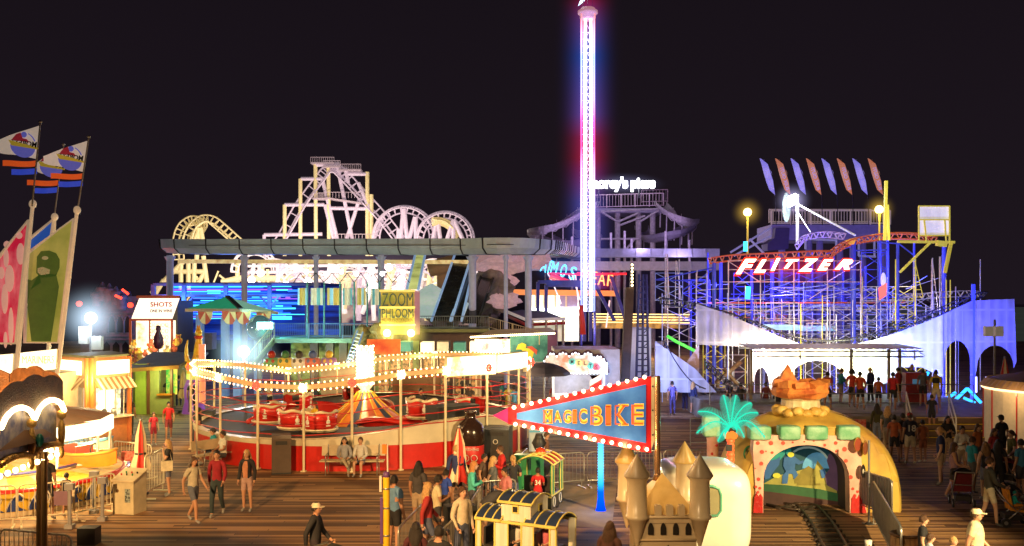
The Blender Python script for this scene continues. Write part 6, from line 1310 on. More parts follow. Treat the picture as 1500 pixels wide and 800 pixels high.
# railway track
tk = thing('miniature_railway_track', 'dark miniature railway track curving out of the painted cave', 'railway track', G(1200, 790))
cl = smooth_pts([V(7.3, 26.75, .0), V(7.75, 26.2, 0), (G(1163, 742)+G(1198, 744))/2, (G(1184, 762)+G(1215, 762))/2, (G(1197, 782)+G(1226, 780))/2, (G(1212, 806)+G(1240, 806))/2, V(6.9, 18, 0), V(6.6, 15, 0)], 8)
for c in cl: c.z = .05
for s in (-1, 1):
    b = MB(); Q = []
    for i, c in enumerate(cl): t = (cl[min(i+1, len(cl)-1)]-cl[max(0, i-1)]).normalized(); Q.append(c+V(-t.y, t.x, 0)*s*.27)
    b.path(Q, .038, 5); part(tk, 'rail', b, mat('rail iron', (.07, .05, .04), .4, .6))
acc = 0
for i in range(1, len(cl)):
    acc += (cl[i]-cl[i-1]).length
    if acc > .42: acc = 0; t = (cl[i]-cl[i-1]).normalized(); n = V(-t.y, t.x, 0); b = MB(); b.beam(cl[i]-n*.38-V(0, 0, .02), cl[i]+n*.38-V(0, 0, .02), .12, .06); part(tk, 'tie', b, mat('tie dark', (.05, .035, .025), .8))
# ================================================================ barriers around the train queue and right side
ms_h = mat('grey sheet', (.3, .28, .25), .6, var=.3)
barrier(G(1279, 767), G(1320, 850), 'grey sheeted barrier running towards the viewer right of the dome', h=1.1, sheet=ms_h, m=m_steel)
barrier(V(9.35, 26.0, 0), V(9.7, 24.4, 0), 'grey sheeted barrier tucked against the right side of the dome', h=1.15, sheet=ms_h, m=m_steel)
for (p, q, l) in (((-2.33, 19.6), (-2.03, 22.1), 'steel barrier left of the kneeling photographer'), ((-1.62, 18.4), (-1.0, 21.7), 'steel barrier between the photographer and the caboose'), ((-.98, 21.9), (-.75, 24.2), 'steel barrier with a white notice behind the man bending over'), ((-1.0, 24.4), (.1, 24.9), 'steel barrier behind the woman in turquoise'),
                  ((.2, 28.4), (2.2, 29.2), 'steel barrier behind the green train coach'), ((2.3, 29.2), (4.6, 29.5), 'steel barrier beside the glowing blue column'), ((4.7, 29.6), (6.2, 29.6), 'steel barrier behind the cream tunnel car'), ((-.1, 27), (.5, 30), 'steel barrier angled away behind the coach roof')):
    barrier(V(*p, 0), V(*q, 0), l, m=m_rsteel, group='steel barriers of the train queue', h=1.08)
b = MB(); c = V(-.9, 23.0, .82); b.box(c, (.02, .2, .2)); b.box(c+V(-.0, 0, 0), (.03, .12, .12)); single('notice_card', 'small white notice card on the queue barrier', 'sign', b, m_white)
# yellow padded measuring post
p = G(566, 826); t = thing('height_post', 'tall yellow post with purple padded side and thin white mast by the boardwalk', 'post', p)
b = MB(); b.tube(p, p+V(0, 0, 1.9), .075, n=12); part(t, 'post', b, mat('post yellow', (.78, .52, .03), .35))
b = MB(); b.lathe([(0, 2.02), (.06, 2.0), (.085, 1.9), (.06, 1.88)], p, 12); b.box(p+V(-.1, 0, .95), (.06, .12, 1.0)); part(t, 'purple_pad', b, mat('purple pad', (.12, .05, .2), .5))
b = MB(); b.box(p+V(-.12, 0, 1.75), (.05, .14, .34)); b.tube(p+V(.03, 0, 2.0), p+V(.02, 0, 2.6), .02, n=6); part(t, 'white_plate', b, m_white); b = MB(); b.box(p+V(-.04, 0, 2.5), (.1, .06, .2)); part(t, 'orange_tag', b, m_orange)
b = MB()
for z in (.6, 1.2, 1.62): b.lathe([(.078, z), (.084, z+.02), (.078, z+.04)], p, 12)
part(t, 'bands', b, m_steel)
# ================================================================ miniature train: caboose and coach
m_ty = mat('train yellow', (.8, .7, .2), .35); m_tw = patchy('train cream boards', (.7, .68, .56), (.82, .8, .7), 1.5, aniso=(12, 12, .4)); m_nv = mat('roof navy', (.03, .05, .12), .35, coat=.3)
cb = thing('caboose', 'small cream and yellow caboose with navy arched roofs and raised cupola', 'train carriage', V(.28, 20.4, 0), rz=-.5)
def vault(w_, x0, x1, z0, rise, n=10):
    """arched roof, axis along x"""
    b = MB(); b.grid(lambda u, v: V(x0+(x1-x0)*u, (v-.5)*w_, z0+rise*math.sin(v*PI)**.8 if 0 < v < 1 else z0), 8, n); return b
for (x0, x1, z0) in ((-.95, -.32, 1.1), (.22, .98, 1.1)):
    part(cb, 'roof', vault(1.0, x0, x1, z0, .2), m_nv, local=True)
part(cb, 'cupola_roof', vault(.92, -.42, .4, 1.5, .15), m_nv, local=True)
b = MB()
for x0, x1, z0, w_, rs in ((-.95, -.32, 1.1, 1.0, .2), (.22, .98, 1.1, 1.0, .2), (-.42, .4, 1.5, .92, .15)):
    for k in range(4): x = x0+(x1-x0)*k/3; b.path([V(x, (v-.5)*w_, z0+.008+(rs*math.sin(v*PI)**.8 if 0 < v < 1 else 0)) for v in [i/10 for i in range(11)]], .018, 5)
    for s in (-.5, .5): b.beam(V(x0, s*w_, z0), V(x1, s*w_, z0), .04, .05)
part(cb, 'roof_trim', b, m_ty, local=True)
b = MB(); b.box((-.01, 0, 1.3), (.7, .8, .4)); b.prism([V(.36, -.4, 1.5)]+[V(.36, (v-.5)*.86, 1.5+.14*math.sin(v*PI)**.8 if 0 < v < 1 else 1.5) for v in [i/8 for i in range(9)]], V(-.02, 0, 0)); part(cb, 'cupola', b, m_tw, local=True)
for (x, y, sx, sy) in ((.36, 0, .02, .12), (-.01, -.41, .12, .02)):
    b = MB(); b.mt(0).box((x, y, 1.36), (sx*1.3 if sx > .05 else .03, sy*1.3 if sy > .05 else .03, .17)); b.mt(1).box((x+(.012 if sx < .05 else 0), y-(.012 if sy < .05 else 0), 1.36), (sx*.9 if sx > .05 else .03, sy*.9 if sy > .05 else .03, .11)); part(cb, 'cupola_window', b, [m_ty, m_black], local=True)
b = MB()
for x, w_ in ((-.88, .08), (-.32, .3), (.3, .26), (.9, .14)):
    for s in (-1, 1): b.box((x, s*.44, .72), (w_, .04, .78))
part(cb, 'side_posts', b, m_tw, local=True)
b = MB()
for x in (-.93, -.82, -.48, -.16, .16, .44, .82, .96):
    for s in (-1, 1): b.box((x, s*.47, .72), (.03, .03, .8))
for s in (-1, 1): b.box((0, s*.475, .36), (1.95, .03, .05)); b.box((0, s*.475, 1.08), (1.95, .03, .05))
part(cb, 'yellow_frame', b, m_ty, local=True)
b = MB(); b.box((0, 0, .22), (1.95, .92, .28)); part(cb, 'lower_body', b, mat('train green', (.04, .3, .12), .35), local=True)
b = MB(); [b.box((x, 0, .5), (.3, .8, .08)) for x in (-.6, 0, .6)]; [b.box((x-.17, 0, .7), (.05, .8, .4)) for x in (-.6, 0, .6)]; part(cb, 'seats', b, m_dark, local=True)
for x in (-.6, .6):
    for s in (-1, 1): b = MB(); b.tube(V(x, s*.3, .12), V(x, s*.36, .12), .12, n=16); part(cb, 'wheel', b, m_dark, local=True)
ch = thing('train_coach', 'green open train coach with red arched roof piped in yellow', 'train carriage', V(.78, 26.2, 0), rz=-.35)
part(ch, 'roof', vault(1.05, -.5, .55, 1.32, .22), mat('roof red', (.5, .03, .03), .25, coat=.5), local=True)
b = MB()
for k in range(4): x = -.5+1.05*k/3; b.path([V(x, (v-.5)*1.05, 1.33+.22*math.sin(v*PI)**.8 if 0 < v < 1 else 1.33) for v in [i/10 for i in range(11)]], .02, 5)
for v in (0, .33, .5, .67, 1): b.path([V(x, (v-.5)*1.06, 1.335+.22*math.sin(v*PI)**.8 if 0 < v < 1 else 1.33) for x in (-.5, .55)], .02, 5)
part(ch, 'roof_piping', b, m_ty, local=True)
ch.rotation_euler.z = -1.9
m_tg = mat('coach green', (.04, .3, .12), .35)
b = MB()
for x in (-.42, .42):
    for s in (-1, 1): b.box((x, s*.46, .9), (.22, .04, .8))
b.box((-.44, 0, .9), (.03, .5, .8)) if False else None
part(ch, 'green_pillars', b, m_tg, local=True)
b = MB()
for x in (-.53, -.31, .31, .53):
    for s in (-1, 1): b.box((x, s*.485, .9), (.025, .02, .84))
for s in (-1, 1): b.box((0, s*.49, .5), (1.1, .02, .04))
part(ch, 'yellow_edges', b, m_ty, local=True)
b = MB(); b.box((0, 0, .3), (1.1, .94, .36)); part(ch, 'lower_body', b, mat('coach black', (.02, .025, .02), .3, coat=.5), local=True)
b = MB(); b.box((0, 0, .55), (.35, .8, .08)); b.box((.2, 0, .75), (.06, .8, .4)); part(ch, 'seat', b, m_dark, local=True)
b = MB(); [b.path([V(x, s*.48, .3)+V(.1*math.cos(a), 0, .13*math.sin(a)) for a in [q*PI/6 for q in range(12)]], .015, 4, True) for x in (-.3, .3) for s in (-1, 1)]; part(ch, 'white_emblem', b, m_white, local=True)
b = MB(); b.lathe([(.14, 1.5), (.16, 1.56), (.12, 1.66), (0, 1.7)], (0, 0, 0), 16); part(ch, 'roof_dome', b, mat('dome red', (.55, .06, .02), .25, coat=.5), local=True); b = MB(); b.lathe([(.155, 1.54), (.165, 1.56), (.155, 1.58)], (0, 0, 0), 16); part(ch, 'dome_band', b, m_gold, local=True)
for s in (-1, 1):
    for x in (-.35, .35): b = MB(); b.tube(V(x, s*.34, .13), V(x, s*.4, .13), .13, n=16); part(ch, 'wheel', b, m_dark, local=True)
le = thing('locomotive', 'black and green miniature locomotive with bulbous chimney ahead of the coach', 'locomotive', V(.55, 27.9, 0), rz=-1.9)
b = MB(); b.tube(V(-.2, 0, .7), V(-1.1, 0, .7), .3, n=18); part(le, 'boiler', b, m_black, local=True); b = MB(); b.lathe([(.08, 1.0), (.08, 1.15), (.22, 1.45), (.14, 1.6), (.1, 1.7), (.12, 1.72), (0, 1.72)], V(-.8, 0, 0), 14); part(le, 'chimney', b, m_black, local=True)
b = MB(); b.box((-.4, 0, .3), (1.4, .7, .2)); b.box((.2, 0, .8), (.4, .8, .9)); part(le, 'cab', b, m_tg, local=True); b = MB(); b.lathe([(.1, 1.0), (.1, 1.1), (0, 1.15)], V(-.45, 0, 0), 12); part(le, 'steam_dome', b, m_gold, local=True)
# round bin with timber slats, paper cup
p = V(8.25, 20.0, 0); t = thing('timber_bin', 'round litter bin clad in vertical brown timber slats at the bottom right', 'litter bin', p)
b = MB()
for k in range(20): a = k*2*PI/20; b.box(p+V(.3*math.cos(a), .3*math.sin(a), .42), (.03, .085, .8), a)
part(t, 'slats', b, patchy('slat timber', (.22, .12, .05), (.4, .24, .1), 3)); b = MB(); b.lathe([(.27, .82), (.33, .84), (.33, .87), (.28, .88), (.24, .84), (0, .8)], p, 24); part(t, 'lid', b, m_brown)
b = MB(); p = W(1272, 800, 19.3); b.lathe([(.0, -.1), (.05, -.1), (.075, .12), (0, .12)], p, 14); t = thing('paper_cup', 'white paper cup with red mark at the bottom edge beside the grey barrier', 'paper cup', p-V(0, 0, .1)); part(t, 'cup', b, m_white); b = MB(); b.add([p+V(-.025, -.07, -.03), p+V(.025, -.07, -.03), p+V(0, -.078, .06)], [(0, 1, 2)]); part(t, 'mark', b, m_red)
b = MB(); b.bx(p.x-.3, p.x+.3, p.y-.3, p.y+.3, 0, p.z-.1); single('cup_ledge', 'dark ledge box holding the paper cup', 'box', b, m_dark)
# ================================================================ right: coaster with neon name, scaffolding and scrims
fz = thing('wild_coaster', 'compact steel coaster with blue columns, red track, silver scaffolding and pale scrims', 'roller coaster', V(18, 52, 0))
D = 54
fw = lambda x, y, dz=0.0: W(x, y, D+dz)
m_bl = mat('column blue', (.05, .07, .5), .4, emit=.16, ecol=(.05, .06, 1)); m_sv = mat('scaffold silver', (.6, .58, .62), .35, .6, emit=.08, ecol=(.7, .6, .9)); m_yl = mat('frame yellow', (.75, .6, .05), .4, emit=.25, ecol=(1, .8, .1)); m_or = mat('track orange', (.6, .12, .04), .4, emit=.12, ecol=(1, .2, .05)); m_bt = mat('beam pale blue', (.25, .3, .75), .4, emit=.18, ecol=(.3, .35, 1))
def fcol(x, y0, y1, r, m, dz=0, nm='column'):
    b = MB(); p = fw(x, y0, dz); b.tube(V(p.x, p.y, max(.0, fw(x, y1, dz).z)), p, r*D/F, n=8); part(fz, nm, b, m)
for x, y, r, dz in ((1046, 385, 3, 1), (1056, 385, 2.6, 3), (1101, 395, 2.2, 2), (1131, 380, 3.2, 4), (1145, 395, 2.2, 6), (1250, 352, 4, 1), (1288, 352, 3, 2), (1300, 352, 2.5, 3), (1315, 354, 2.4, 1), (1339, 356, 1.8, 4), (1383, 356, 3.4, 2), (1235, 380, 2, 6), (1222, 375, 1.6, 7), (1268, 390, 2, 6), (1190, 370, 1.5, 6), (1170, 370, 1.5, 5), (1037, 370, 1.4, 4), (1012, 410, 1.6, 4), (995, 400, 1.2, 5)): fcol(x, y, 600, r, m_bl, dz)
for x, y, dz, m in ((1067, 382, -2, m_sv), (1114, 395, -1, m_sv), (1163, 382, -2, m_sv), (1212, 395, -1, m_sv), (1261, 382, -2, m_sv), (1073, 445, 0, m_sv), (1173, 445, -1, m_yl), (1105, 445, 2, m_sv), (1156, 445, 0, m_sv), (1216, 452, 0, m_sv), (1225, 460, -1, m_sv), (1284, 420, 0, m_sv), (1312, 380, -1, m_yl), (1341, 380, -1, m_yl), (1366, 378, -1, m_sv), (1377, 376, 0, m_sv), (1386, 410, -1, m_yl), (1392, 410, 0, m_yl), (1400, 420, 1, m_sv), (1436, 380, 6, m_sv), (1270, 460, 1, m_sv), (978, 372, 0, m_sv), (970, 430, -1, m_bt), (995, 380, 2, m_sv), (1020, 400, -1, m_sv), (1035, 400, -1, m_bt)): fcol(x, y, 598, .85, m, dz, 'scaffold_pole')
def flines(segs, r, m, dz=0, nm='brace'):
    b = MB()
    for s in segs:
        a, c = s[0], s[1]; b.tube(fw(*a, dz), fw(*c, dz), r*D/F, n=5)
    part(fz, nm, b, m)
# tapered ladders
for x0, x1, yt, yb, m, dz in ((975, 981, 372, 450, m_sv, -.5), (989, 999, 382, 450, m_sv, 1), (1020, 1036, 396, 445, m_sv, 0), (1338, 1352, 382, 435, m_yl, 0), (1364, 1374, 380, 455, m_sv, 0), (1376, 1380, 376, 450, m_sv, .5), (1304, 1312, 470, 440, m_sv, 0), (1105, 1113, 440, 478, m_sv, 1)):
    seg = [((x0, yb), (x0+(1 if x1-x0 > 8 else 0), yt)), ((x1, yb), (x0+2 if x1-x0 < 15 else x1, yt))]; n = max(2, int(abs(yb-yt)/9))
    for i in range(n): f = i/n; y = yb+(yt-yb)*f; xr = x1+((x0+2 if x1-x0 < 15 else x1)-x1)*f; seg.append(((x0, y), (xr, y)))
    flines(seg, .6, m, dz, 'ladder')
# neon name sign on a scaffold frame
flines([((1066, 382), (1262, 382)), ((1066, 395), (1262, 395)), ((1058, 413), (1266, 413)), ((1066, 382), (1113, 413)), ((1262, 382), (1212, 413))], .7, m_sv, -2, 'sign_frame')
ns = thing('neon_sign', 'blazing red-white neon sign spelling FLITZER in slanted letters', 'lit sign', W(1163, 395, D-2.6))
g_fl = glow('flitzer neon', (1, .55, .42), 7); g_fr = glow('flitzer rim', (1, .03, .01), 2.2)
for chh, x0, x1, y0, y1 in (('F', 1077, 1109, 378, 403), ('L', 1104, 1123, 379, 401), ('I', 1129, 1143, 377, 398), ('T', 1148, 1171, 379, 394), ('Z', 1169, 1199, 378, 399), ('E', 1197, 1221, 379, 397), ('R', 1222, 1250, 379, 396)):
    wd = (x1-x0)/F*(D-2.6); hh = (y1-y0)/F*(D-2.6); c = W((x0+x1)/2, (y0+y1)/2, D-2.6)
    b = MB(); b.merge(fit(text(chh, 1, .08, .035, .55), wd*.92, hh*.88), Matrix.Translation(c)); part(ns, 'letter', b, g_fl)
    b = MB(); b.merge(fit(text(chh, 1, .03, .07, .55), wd*1.08, hh*1.12), Matrix.Translation(c+V(0, .12, 0))); part(ns, 'letter_rim', b, g_fr)
    lamp('POINT', 'neon_light', c+V(0, -.8, -.1), (1, .15, .08), 40, .2, parent=ns)
rz_ = random.Random(8)
for i in range(26):
    x = 1050+i*14+rz_.uniform(-4, 4); y0 = rz_.uniform(425, 475) if i % 3 else rz_.uniform(400, 440); fcol(x, y0, 598 if i % 2 else 520, .55, (m_sv, m_bt, m_sv, m_yl)[i % 4], rz_.uniform(-1.5, 3), 'scaffold_pole')
for i in range(75):
    x = rz_.uniform(965, 1340); y = rz_.uniform(415, 495); L2 = rz_.uniform(25, 60); flines([((x, y), (x+L2, y+rz_.uniform(-22, 22)))], .5, (m_sv, m_bt, m_sv)[i % 3], rz_.uniform(-1, 5))
# upper red/orange track with rails
def ftrack(pts, m, r=.9, g=.5, dzs=None, nm='track'):
    P = smooth_pts([W(x, y, D+dz) for x, y, dz in pts], 6); b = MB()
    for o in (-g, g): b.path([p+V(0, o, 0) for p in P], r*D/F*.75, 5)
    b.path([p-V(0, 0, .32) for p in P], r*D/F, 5)
    for i in range(0, len(P), 2): b.tube(P[i]+V(0, -g, 0), P[i]-V(0, 0, .32), .035, n=4); b.tube(P[i]+V(0, g, 0), P[i]-V(0, 0, .32), .035, n=4); b.tube(P[i]+V(0, -g, 0), P[i]+V(0, g, 0), .03, n=4)
    part(fz, nm, b, m)
ftrack([(1040, 378, 1), (1070, 374, 1), (1110, 372, 1), (1150, 370, 1), (1190, 368, 1.5), (1213, 368, 2)], m_or, 1.3)
ftrack([(1216, 370, 1), (1232, 358, 1), (1250, 350, 1), (1275, 345, 1), (1305, 342, 1.5), (1345, 343, 2), (1368, 348, 4)], m_or, 1.6)
ftrack([(1168, 358, 3), (1180, 345, 3), (1205, 340, 3), (1235, 343, 2)], mat('track violet', (.4, .3, .6), .4, emit=.25, ecol=(.6, .4, 1)), .8, nm='track_loop')
b = MB(); b.prism([fw(1240, 352, .5), fw(1255, 348, .5), fw(1251, 358, .5), fw(1247, 358, .5)], V(0, .3, 0)); part(fz, 'gusset', b, mat('gusset amber', (.8, .4, .05), .4, emit=.5))
b = MB(); b.beam(fw(1296, 352), fw(1298, 265), .15); b.beam(fw(1302, 352, .3), fw(1300, 300, .1), .12); part(fz, 'yellow_mast', b, mat('mast yellow', (.85, .75, .05), .4, emit=.7, ecol=(1, .9, .1)))
b = MB(); b.beam(fw(1315, 354), fw(1398, 355), .2, .14); b.beam(fw(1362, 356), fw(1318, 399), .12); b.beam(fw(1393, 356), fw(1384, 400), .16); b.beam(fw(1372, 356), fw(1386, 358), .3); part(fz, 'yellow_frame', b, m_yl)
flines([((1250, 367), (1300, 366)), ((1318, 358), (1340, 375)), ((1285, 355), (1318, 357)), ((1210, 372), (1250, 360)), ((960, 410), (1046, 392)), ((960, 410), (1035, 412)), ((1000, 425), (1045, 395))], 1.1, m_bl, 1, 'beam')
for i, (y, m, dz) in enumerate(((444, m_or, 2), (455, m_sv, 1), (470, m_sv, 0), (437, m_bl, 5), (449, m_bt, 4), (482, m_bt, 6), (431, m_bl, 6), (460, m_bt, 7), (489, m_sv, 3))): flines([((1035+i*6 if i != 2 else 1120, y), (1330+i*5, y+U(-2, 2)))], .9 if i else 1.2, m, dz, 'beam')
b = MB(); b.beam(fw(1118, 479), fw(1175, 480), .5, .3); b.beam(fw(1175, 481, 3), fw(1222, 481, 3), .5, .3); part(fz, 'cyan_girder', b, mat('girder cyan', (.3, .55, .7), .4, emit=.5, ecol=(.3, .6, .9)))
railing(fz, [fw(1122, 470, 0), fw(1170, 470, 0)], 1.0, m_sv, .5, .03); railing(fz, [fw(1182, 500, -1), fw(1210, 500, -1)], 1.0, m_sv, .5, .03); railing(fz, [fw(1180, 447, 5), fw(1285, 446, 5)], .9, m_bt, .6, .03)
# scaffold bays: a zigzag of braces between neighbouring poles
rb = random.Random(5)
for x0, x1, y0, y1, m, dz in ((1047, 1075, 540, 590, m_sv, 0), (1063, 1105, 450, 500, m_bl, 3), (1100, 1135, 450, 520, m_bt, 5), (1135, 1175, 455, 510, m_sv, 3), (1175, 1215, 440, 500, m_bt, 4), (1215, 1262, 450, 505, m_sv, 1), (1262, 1290, 420, 500, m_sv, 1), (1290, 1315, 420, 480, m_bt, 2), (1308, 1340, 420, 480, m_yl, 2), (1330, 1368, 430, 480, m_sv, 1), (1180, 1215, 525, 590, m_sv, 1), (1215, 1245, 525, 590, m_bt, 2), (1150, 1180, 525, 585, m_sv, 2), (1120, 1150, 525, 585, m_bt, 3), (1320, 1355, 535, 590, m_yl, 1), (1030, 1062, 500, 590, m_yl, 2), (1062, 1095, 520, 595, m_sv, 1), (960, 1000, 400, 440, m_bt, 2), (1000, 1040, 410, 470, m_bl, 3), (970, 1022, 450, 500, m_sv, 3), (1075, 1100, 400, 440, m_bl, 4), (1120, 1165, 400, 440, m_bl, 5), (1165, 1212, 400, 440, m_bl, 5), (1212, 1262, 415, 450, m_bl, 4), (1262, 1300, 370, 420, m_bl, 4)):
    seg = []; n = max(1, round((y1-y0)/22))
    for i in range(n):
        a, c = y0+(y1-y0)*i/n, y0+(y1-y0)*(i+1)/n; seg += [((x0, a), (x1, c)), ((x1, a), (x0, c)), ((x0, c), (x1, c))]
    seg += [((x0, y0), (x0, y1)), ((x1, y0), (x1, y1)), ((x0, y0), (x1, y0))]; flines(seg, .55, m, dz, 'scaffold_bay')
# lower wave of dark track along the scrim tops and curving tracks inside
m_dt = mat('track dark', (.06, .06, .09), .35, .6)
ftrack([(968, 436, -3), (1000, 441, -3), (1022, 446, -3), (1060, 456, -3), (1100, 470, -3), (1140, 486, -3), (1180, 497, -3), (1220, 499, -3), (1260, 494, -3), (1300, 483, -3), (1340, 466, -3), (1385, 450, -3), (1425, 430, -3), (1440, 428, -2)], m_dt, 1.0, .45, nm='lower_track')
ftrack([(1130, 470, 3), (1160, 488, 2), (1200, 496, 2), (1250, 492, 2), (1290, 478, 2), (1330, 462, 3), (1370, 445, 3), (1350, 430, 5), (1310, 440, 7), (1260, 452, 7)], m_dt, .9, .45, nm='inner_track')
ftrack([(1190, 447, 6), (1240, 446, 5), (1290, 452, 4), (1320, 465, 4), (1345, 480, 4)], m_bt, .7, .4, nm='inner_track'); ftrack([(1150, 462, 7), (1100, 458, 7), (1050, 456, 6)], m_or, .9, .4, nm='inner_track'); ftrack([(1310, 440, 1), (1340, 432, 1), (1375, 428, 1), (1420, 426, 2), (1432, 428, 3)], m_sv, .7, .4, nm='inner_track')
ftrack([(972, 500, -6), (982, 520, -6), (995, 540, -6), (1010, 557, -6), (1030, 568, -6), (1060, 572, -5)], m_dt, 1.1, .5, nm='dip_track'); ftrack([(1035, 530, -4), (1055, 548, -4), (1072, 562, -4), (1090, 570, -4)], m_dt, 1.0, .5, nm='dip_track')
b = MB(); b.path([fw(977, 492, 0), fw(990, 500, 0), fw(1018, 514, 0)], .09, 5); part(fz, 'green_pipe', b, mat('pipe green', (.1, .7, .1), .4, emit=.8, ecol=(.1, 1, .1)))
b = MB(); b.path([fw(1085, 530), fw(1050, 560), fw(1055, 585)], .15, 6); b.path([fw(1060, 540), fw(1090, 575)], .12, 6); part(fz, 'brown_arms', b, m_brown)
# scrims
sc_w = netting('white scrim', (.8, .78, .82), .68); 
def scrim(pts, dz, m, label=None, nm='scrim'):
    b = MB(); P = [W(x, y, D+dz) for x, y in pts]; b.add(P, [tuple(range(len(P)))]); o = part(fz, nm, b, m, label); return o
scrim([(1020, 445), (1060, 458), (1100, 475), (1140, 492), (1170, 503), (1200, 511), (1098, 511), (1095, 508), (1020, 505)], -4, sc_w)
scrim([(1200, 511), (1240, 507), (1280, 498), (1320, 485), (1355, 472), (1381, 461), (1381, 553), (1350, 538), (1320, 538), (1320, 511)], -4, sc_w)
hole = lambda cx, rx, cy_, ry: [(cx+rx*math.cos(t), cy_-ry*math.sin(t)) for t in [i*PI/10 for i in range(11)]]
scrim([(1381, 461), (1425, 440), (1425, 600), (1421, 600)]+hole(1402, 19, 530, 31)+[(1381, 600)], -3.9, netting('indigo scrim', (.3, .3, .85), .8))  # cloth colour tinted to paint the blue light on it
scrim([(1426, 440), (1486, 438), (1489, 530)]+hole(1458, 27, 540, 34)+[(1430, 545), (1426, 560)], -3, netting('lilac scrim', (.6, .6, .9), .75))  # lilac tint paints bluish light into the pale cloth
scrim([(1098, 512), (1320, 512), (1320, 556), (1280, 566), (1243, 566)]+hole(1197, 44, 566, 38)+[(1138, 574)]+hole(1115, 12, 572, 34)+[(1100, 574), (1098, 570)], -4.1, sc_w)
scrim([(960, 500), (1018, 540), (1050, 575), (960, 575)], -6.5, netting('blue lit tarp', (.75, .8, .95), .95)); scrim([(958, 500), (975, 500), (975, 575), (958, 575)], -6, sc_w)
scrim([(985, 560), (1024, 505), (1024, 545), (1010, 562)], -5, patchy('tarp rust', (.7, .65, .75), (.35, .2, .1), 1.5), nm='tarp')
b = MB(); b.box(fw(1425.5, 500, -3.8), (.15, .15, 6)); part(fz, 'corner_post', b, m_bl)
# awning
aw = thing('awning', 'long corrugated flat awning on thin posts in front of the scrim', 'awning', W(1220, 560, 47)); b = MB(); p, q = W(1095, 510, 47), W(1343, 510, 47)
for i in range(50): a, c = p.lerp(q, i/50), p.lerp(q, (i+1)/50); b.quad(a+V(0, -1, .04*(i % 2)), c+V(0, -1, .04*((i+1) % 2)), c+V(0, 2.2, .04*((i+1) % 2)+.1), a+V(0, 2.2, .04*(i % 2)+.1))
part(aw, 'roof_sheet', b, mat('corrugated sheet', (.35, .4, .38), .4, .5))
b = MB()
for y, dy in ((513, -.9), (521, -.9), (513, 2.0)): b.tube(W(1097, y, 47)+V(0, dy, 0), W(1341, y, 47)+V(0, dy, 0), .04, n=5)
for i in range(10): x = 1099+i*27; b.tube(W(x, 513, 46.1), W(x+13, 521, 46.1), .02, n=4)
for x in (1099, 1172, 1247, 1340): b.tube(W(x, 513, 46.1), W(x, 527, 46.1), .04, n=5)
part(aw, 'truss', b, m_steel)
for x in (1100, 1247, 1302, 1318): b = MB(); p = W(x, 512, 46.2); b.tube(V(p.x, p.y, .0), p, .08, n=8); part(aw, 'post', b, mat('post khaki', (.35, .3, .2), .5))
# lights of this side
for x, y, D_, c, pw in ((1200, 522, 48.2, (1, .84, .42), 1100), (1140, 525, 48.2, (1, .85, .6), 400), (1270, 525, 48.4, (.95, 1, .45), 700), (1330, 540, 47.5, (.6, .9, 1), 350), (1120, 520, 49, (1, .8, .6), 300),
                    (1402, 560, 48, (.05, .05, 1), 900), (1440, 560, 46, (.08, .1, 1), 1800), (1440, 500, 47, (.2, .18, 1), 500), (990, 560, 45, (.35, .45, 1), 1500), (975, 520, 46, (.4, .4, 1), 350), (1050, 480, 47, (.7, .65, 1), 420), (1300, 470, 57, (.8, .7, 1), 500), (1150, 440, 55, (.15, .1, 1), 1900), (1250, 430, 55, (.18, .1, 1), 1900), (1050, 420, 55, (.12, .1, 1), 1600), (1340, 400, 55, (.15, .15, 1), 1200), (1200, 340, 70, (.45, .25, 1), 1500), (1130, 400, 64, (.15, .1, 1), 1400), (1260, 400, 64, (.15, .1, 1), 1400), (1470, 490, 46, (.5, .5, 1), 1100), (1030, 535, 50, (.2, 1, .2), 120)):
    q_ = W(x, y, D_); lamp('SPOT', 'ride_light', q_, c, pw*(.8 if y < 500 else 1.0 if x > 1390 else .4 if x > 1350 or x < 1080 else 2.2), .1, q_+V(0, 6, 1.2), 165, .6, parent=fz)
lamp('SPOT', 'blue_wash', W(1408, 372, 44.5), (.04, .05, 1), 9000, .1, W(1404, 505, 50.1), 62, .6, parent=fz); lamp('SPOT', 'cool_wash', W(1350, 400, 44.5), (.5, .7, 1), 1500, .1, W(1345, 500, 50), 55, .6, parent=fz)
b = MB()
for p, q in (((1390, 595), (1417, 569)), ((1417, 569), (1437, 590)), ((1412, 583), (1428, 590)), ((1340, 575), (1360, 545)), ((1375, 592), (1400, 575))): b.beam(W(*p, 48), W(*q, 48), .12)
part(fz, 'cyan_neon', b, glow('cyan strut', (.03, .35, 1), 3)); b = MB()
for x in (1430, 1445, 1461): b.tube(W(x, 575, 49), W(x, 552, 49), .05)
part(fz, 'white_neon', b, glow('lilac strut', (.5, .5, 1), 3)); b = MB(); b.beam(W(1095, 438, 52), W(1096, 420, 52), .22); b.beam(W(1092, 368, 52), W(1092, 354, 52), .18); part(fz, 'blue_neon', b, glow('azure neon', (.03, .4, 1), 5))
b = MB(); b.prism([W(1288, 422, 51), W(1299, 415, 51), W(1298, 433, 51), W(1289, 439, 51)], V(0, .1, 0)); part(fz, 'pink_neon', b, glow('pink neon', (1, .1, .1), 2.5)); b = MB(); b.ell(W(1294, 410, 51.1), .15, .05, .4); part(fz, 'white_flame', b, mat('flame white', (.7, .7, .8), .5, emit=.6))
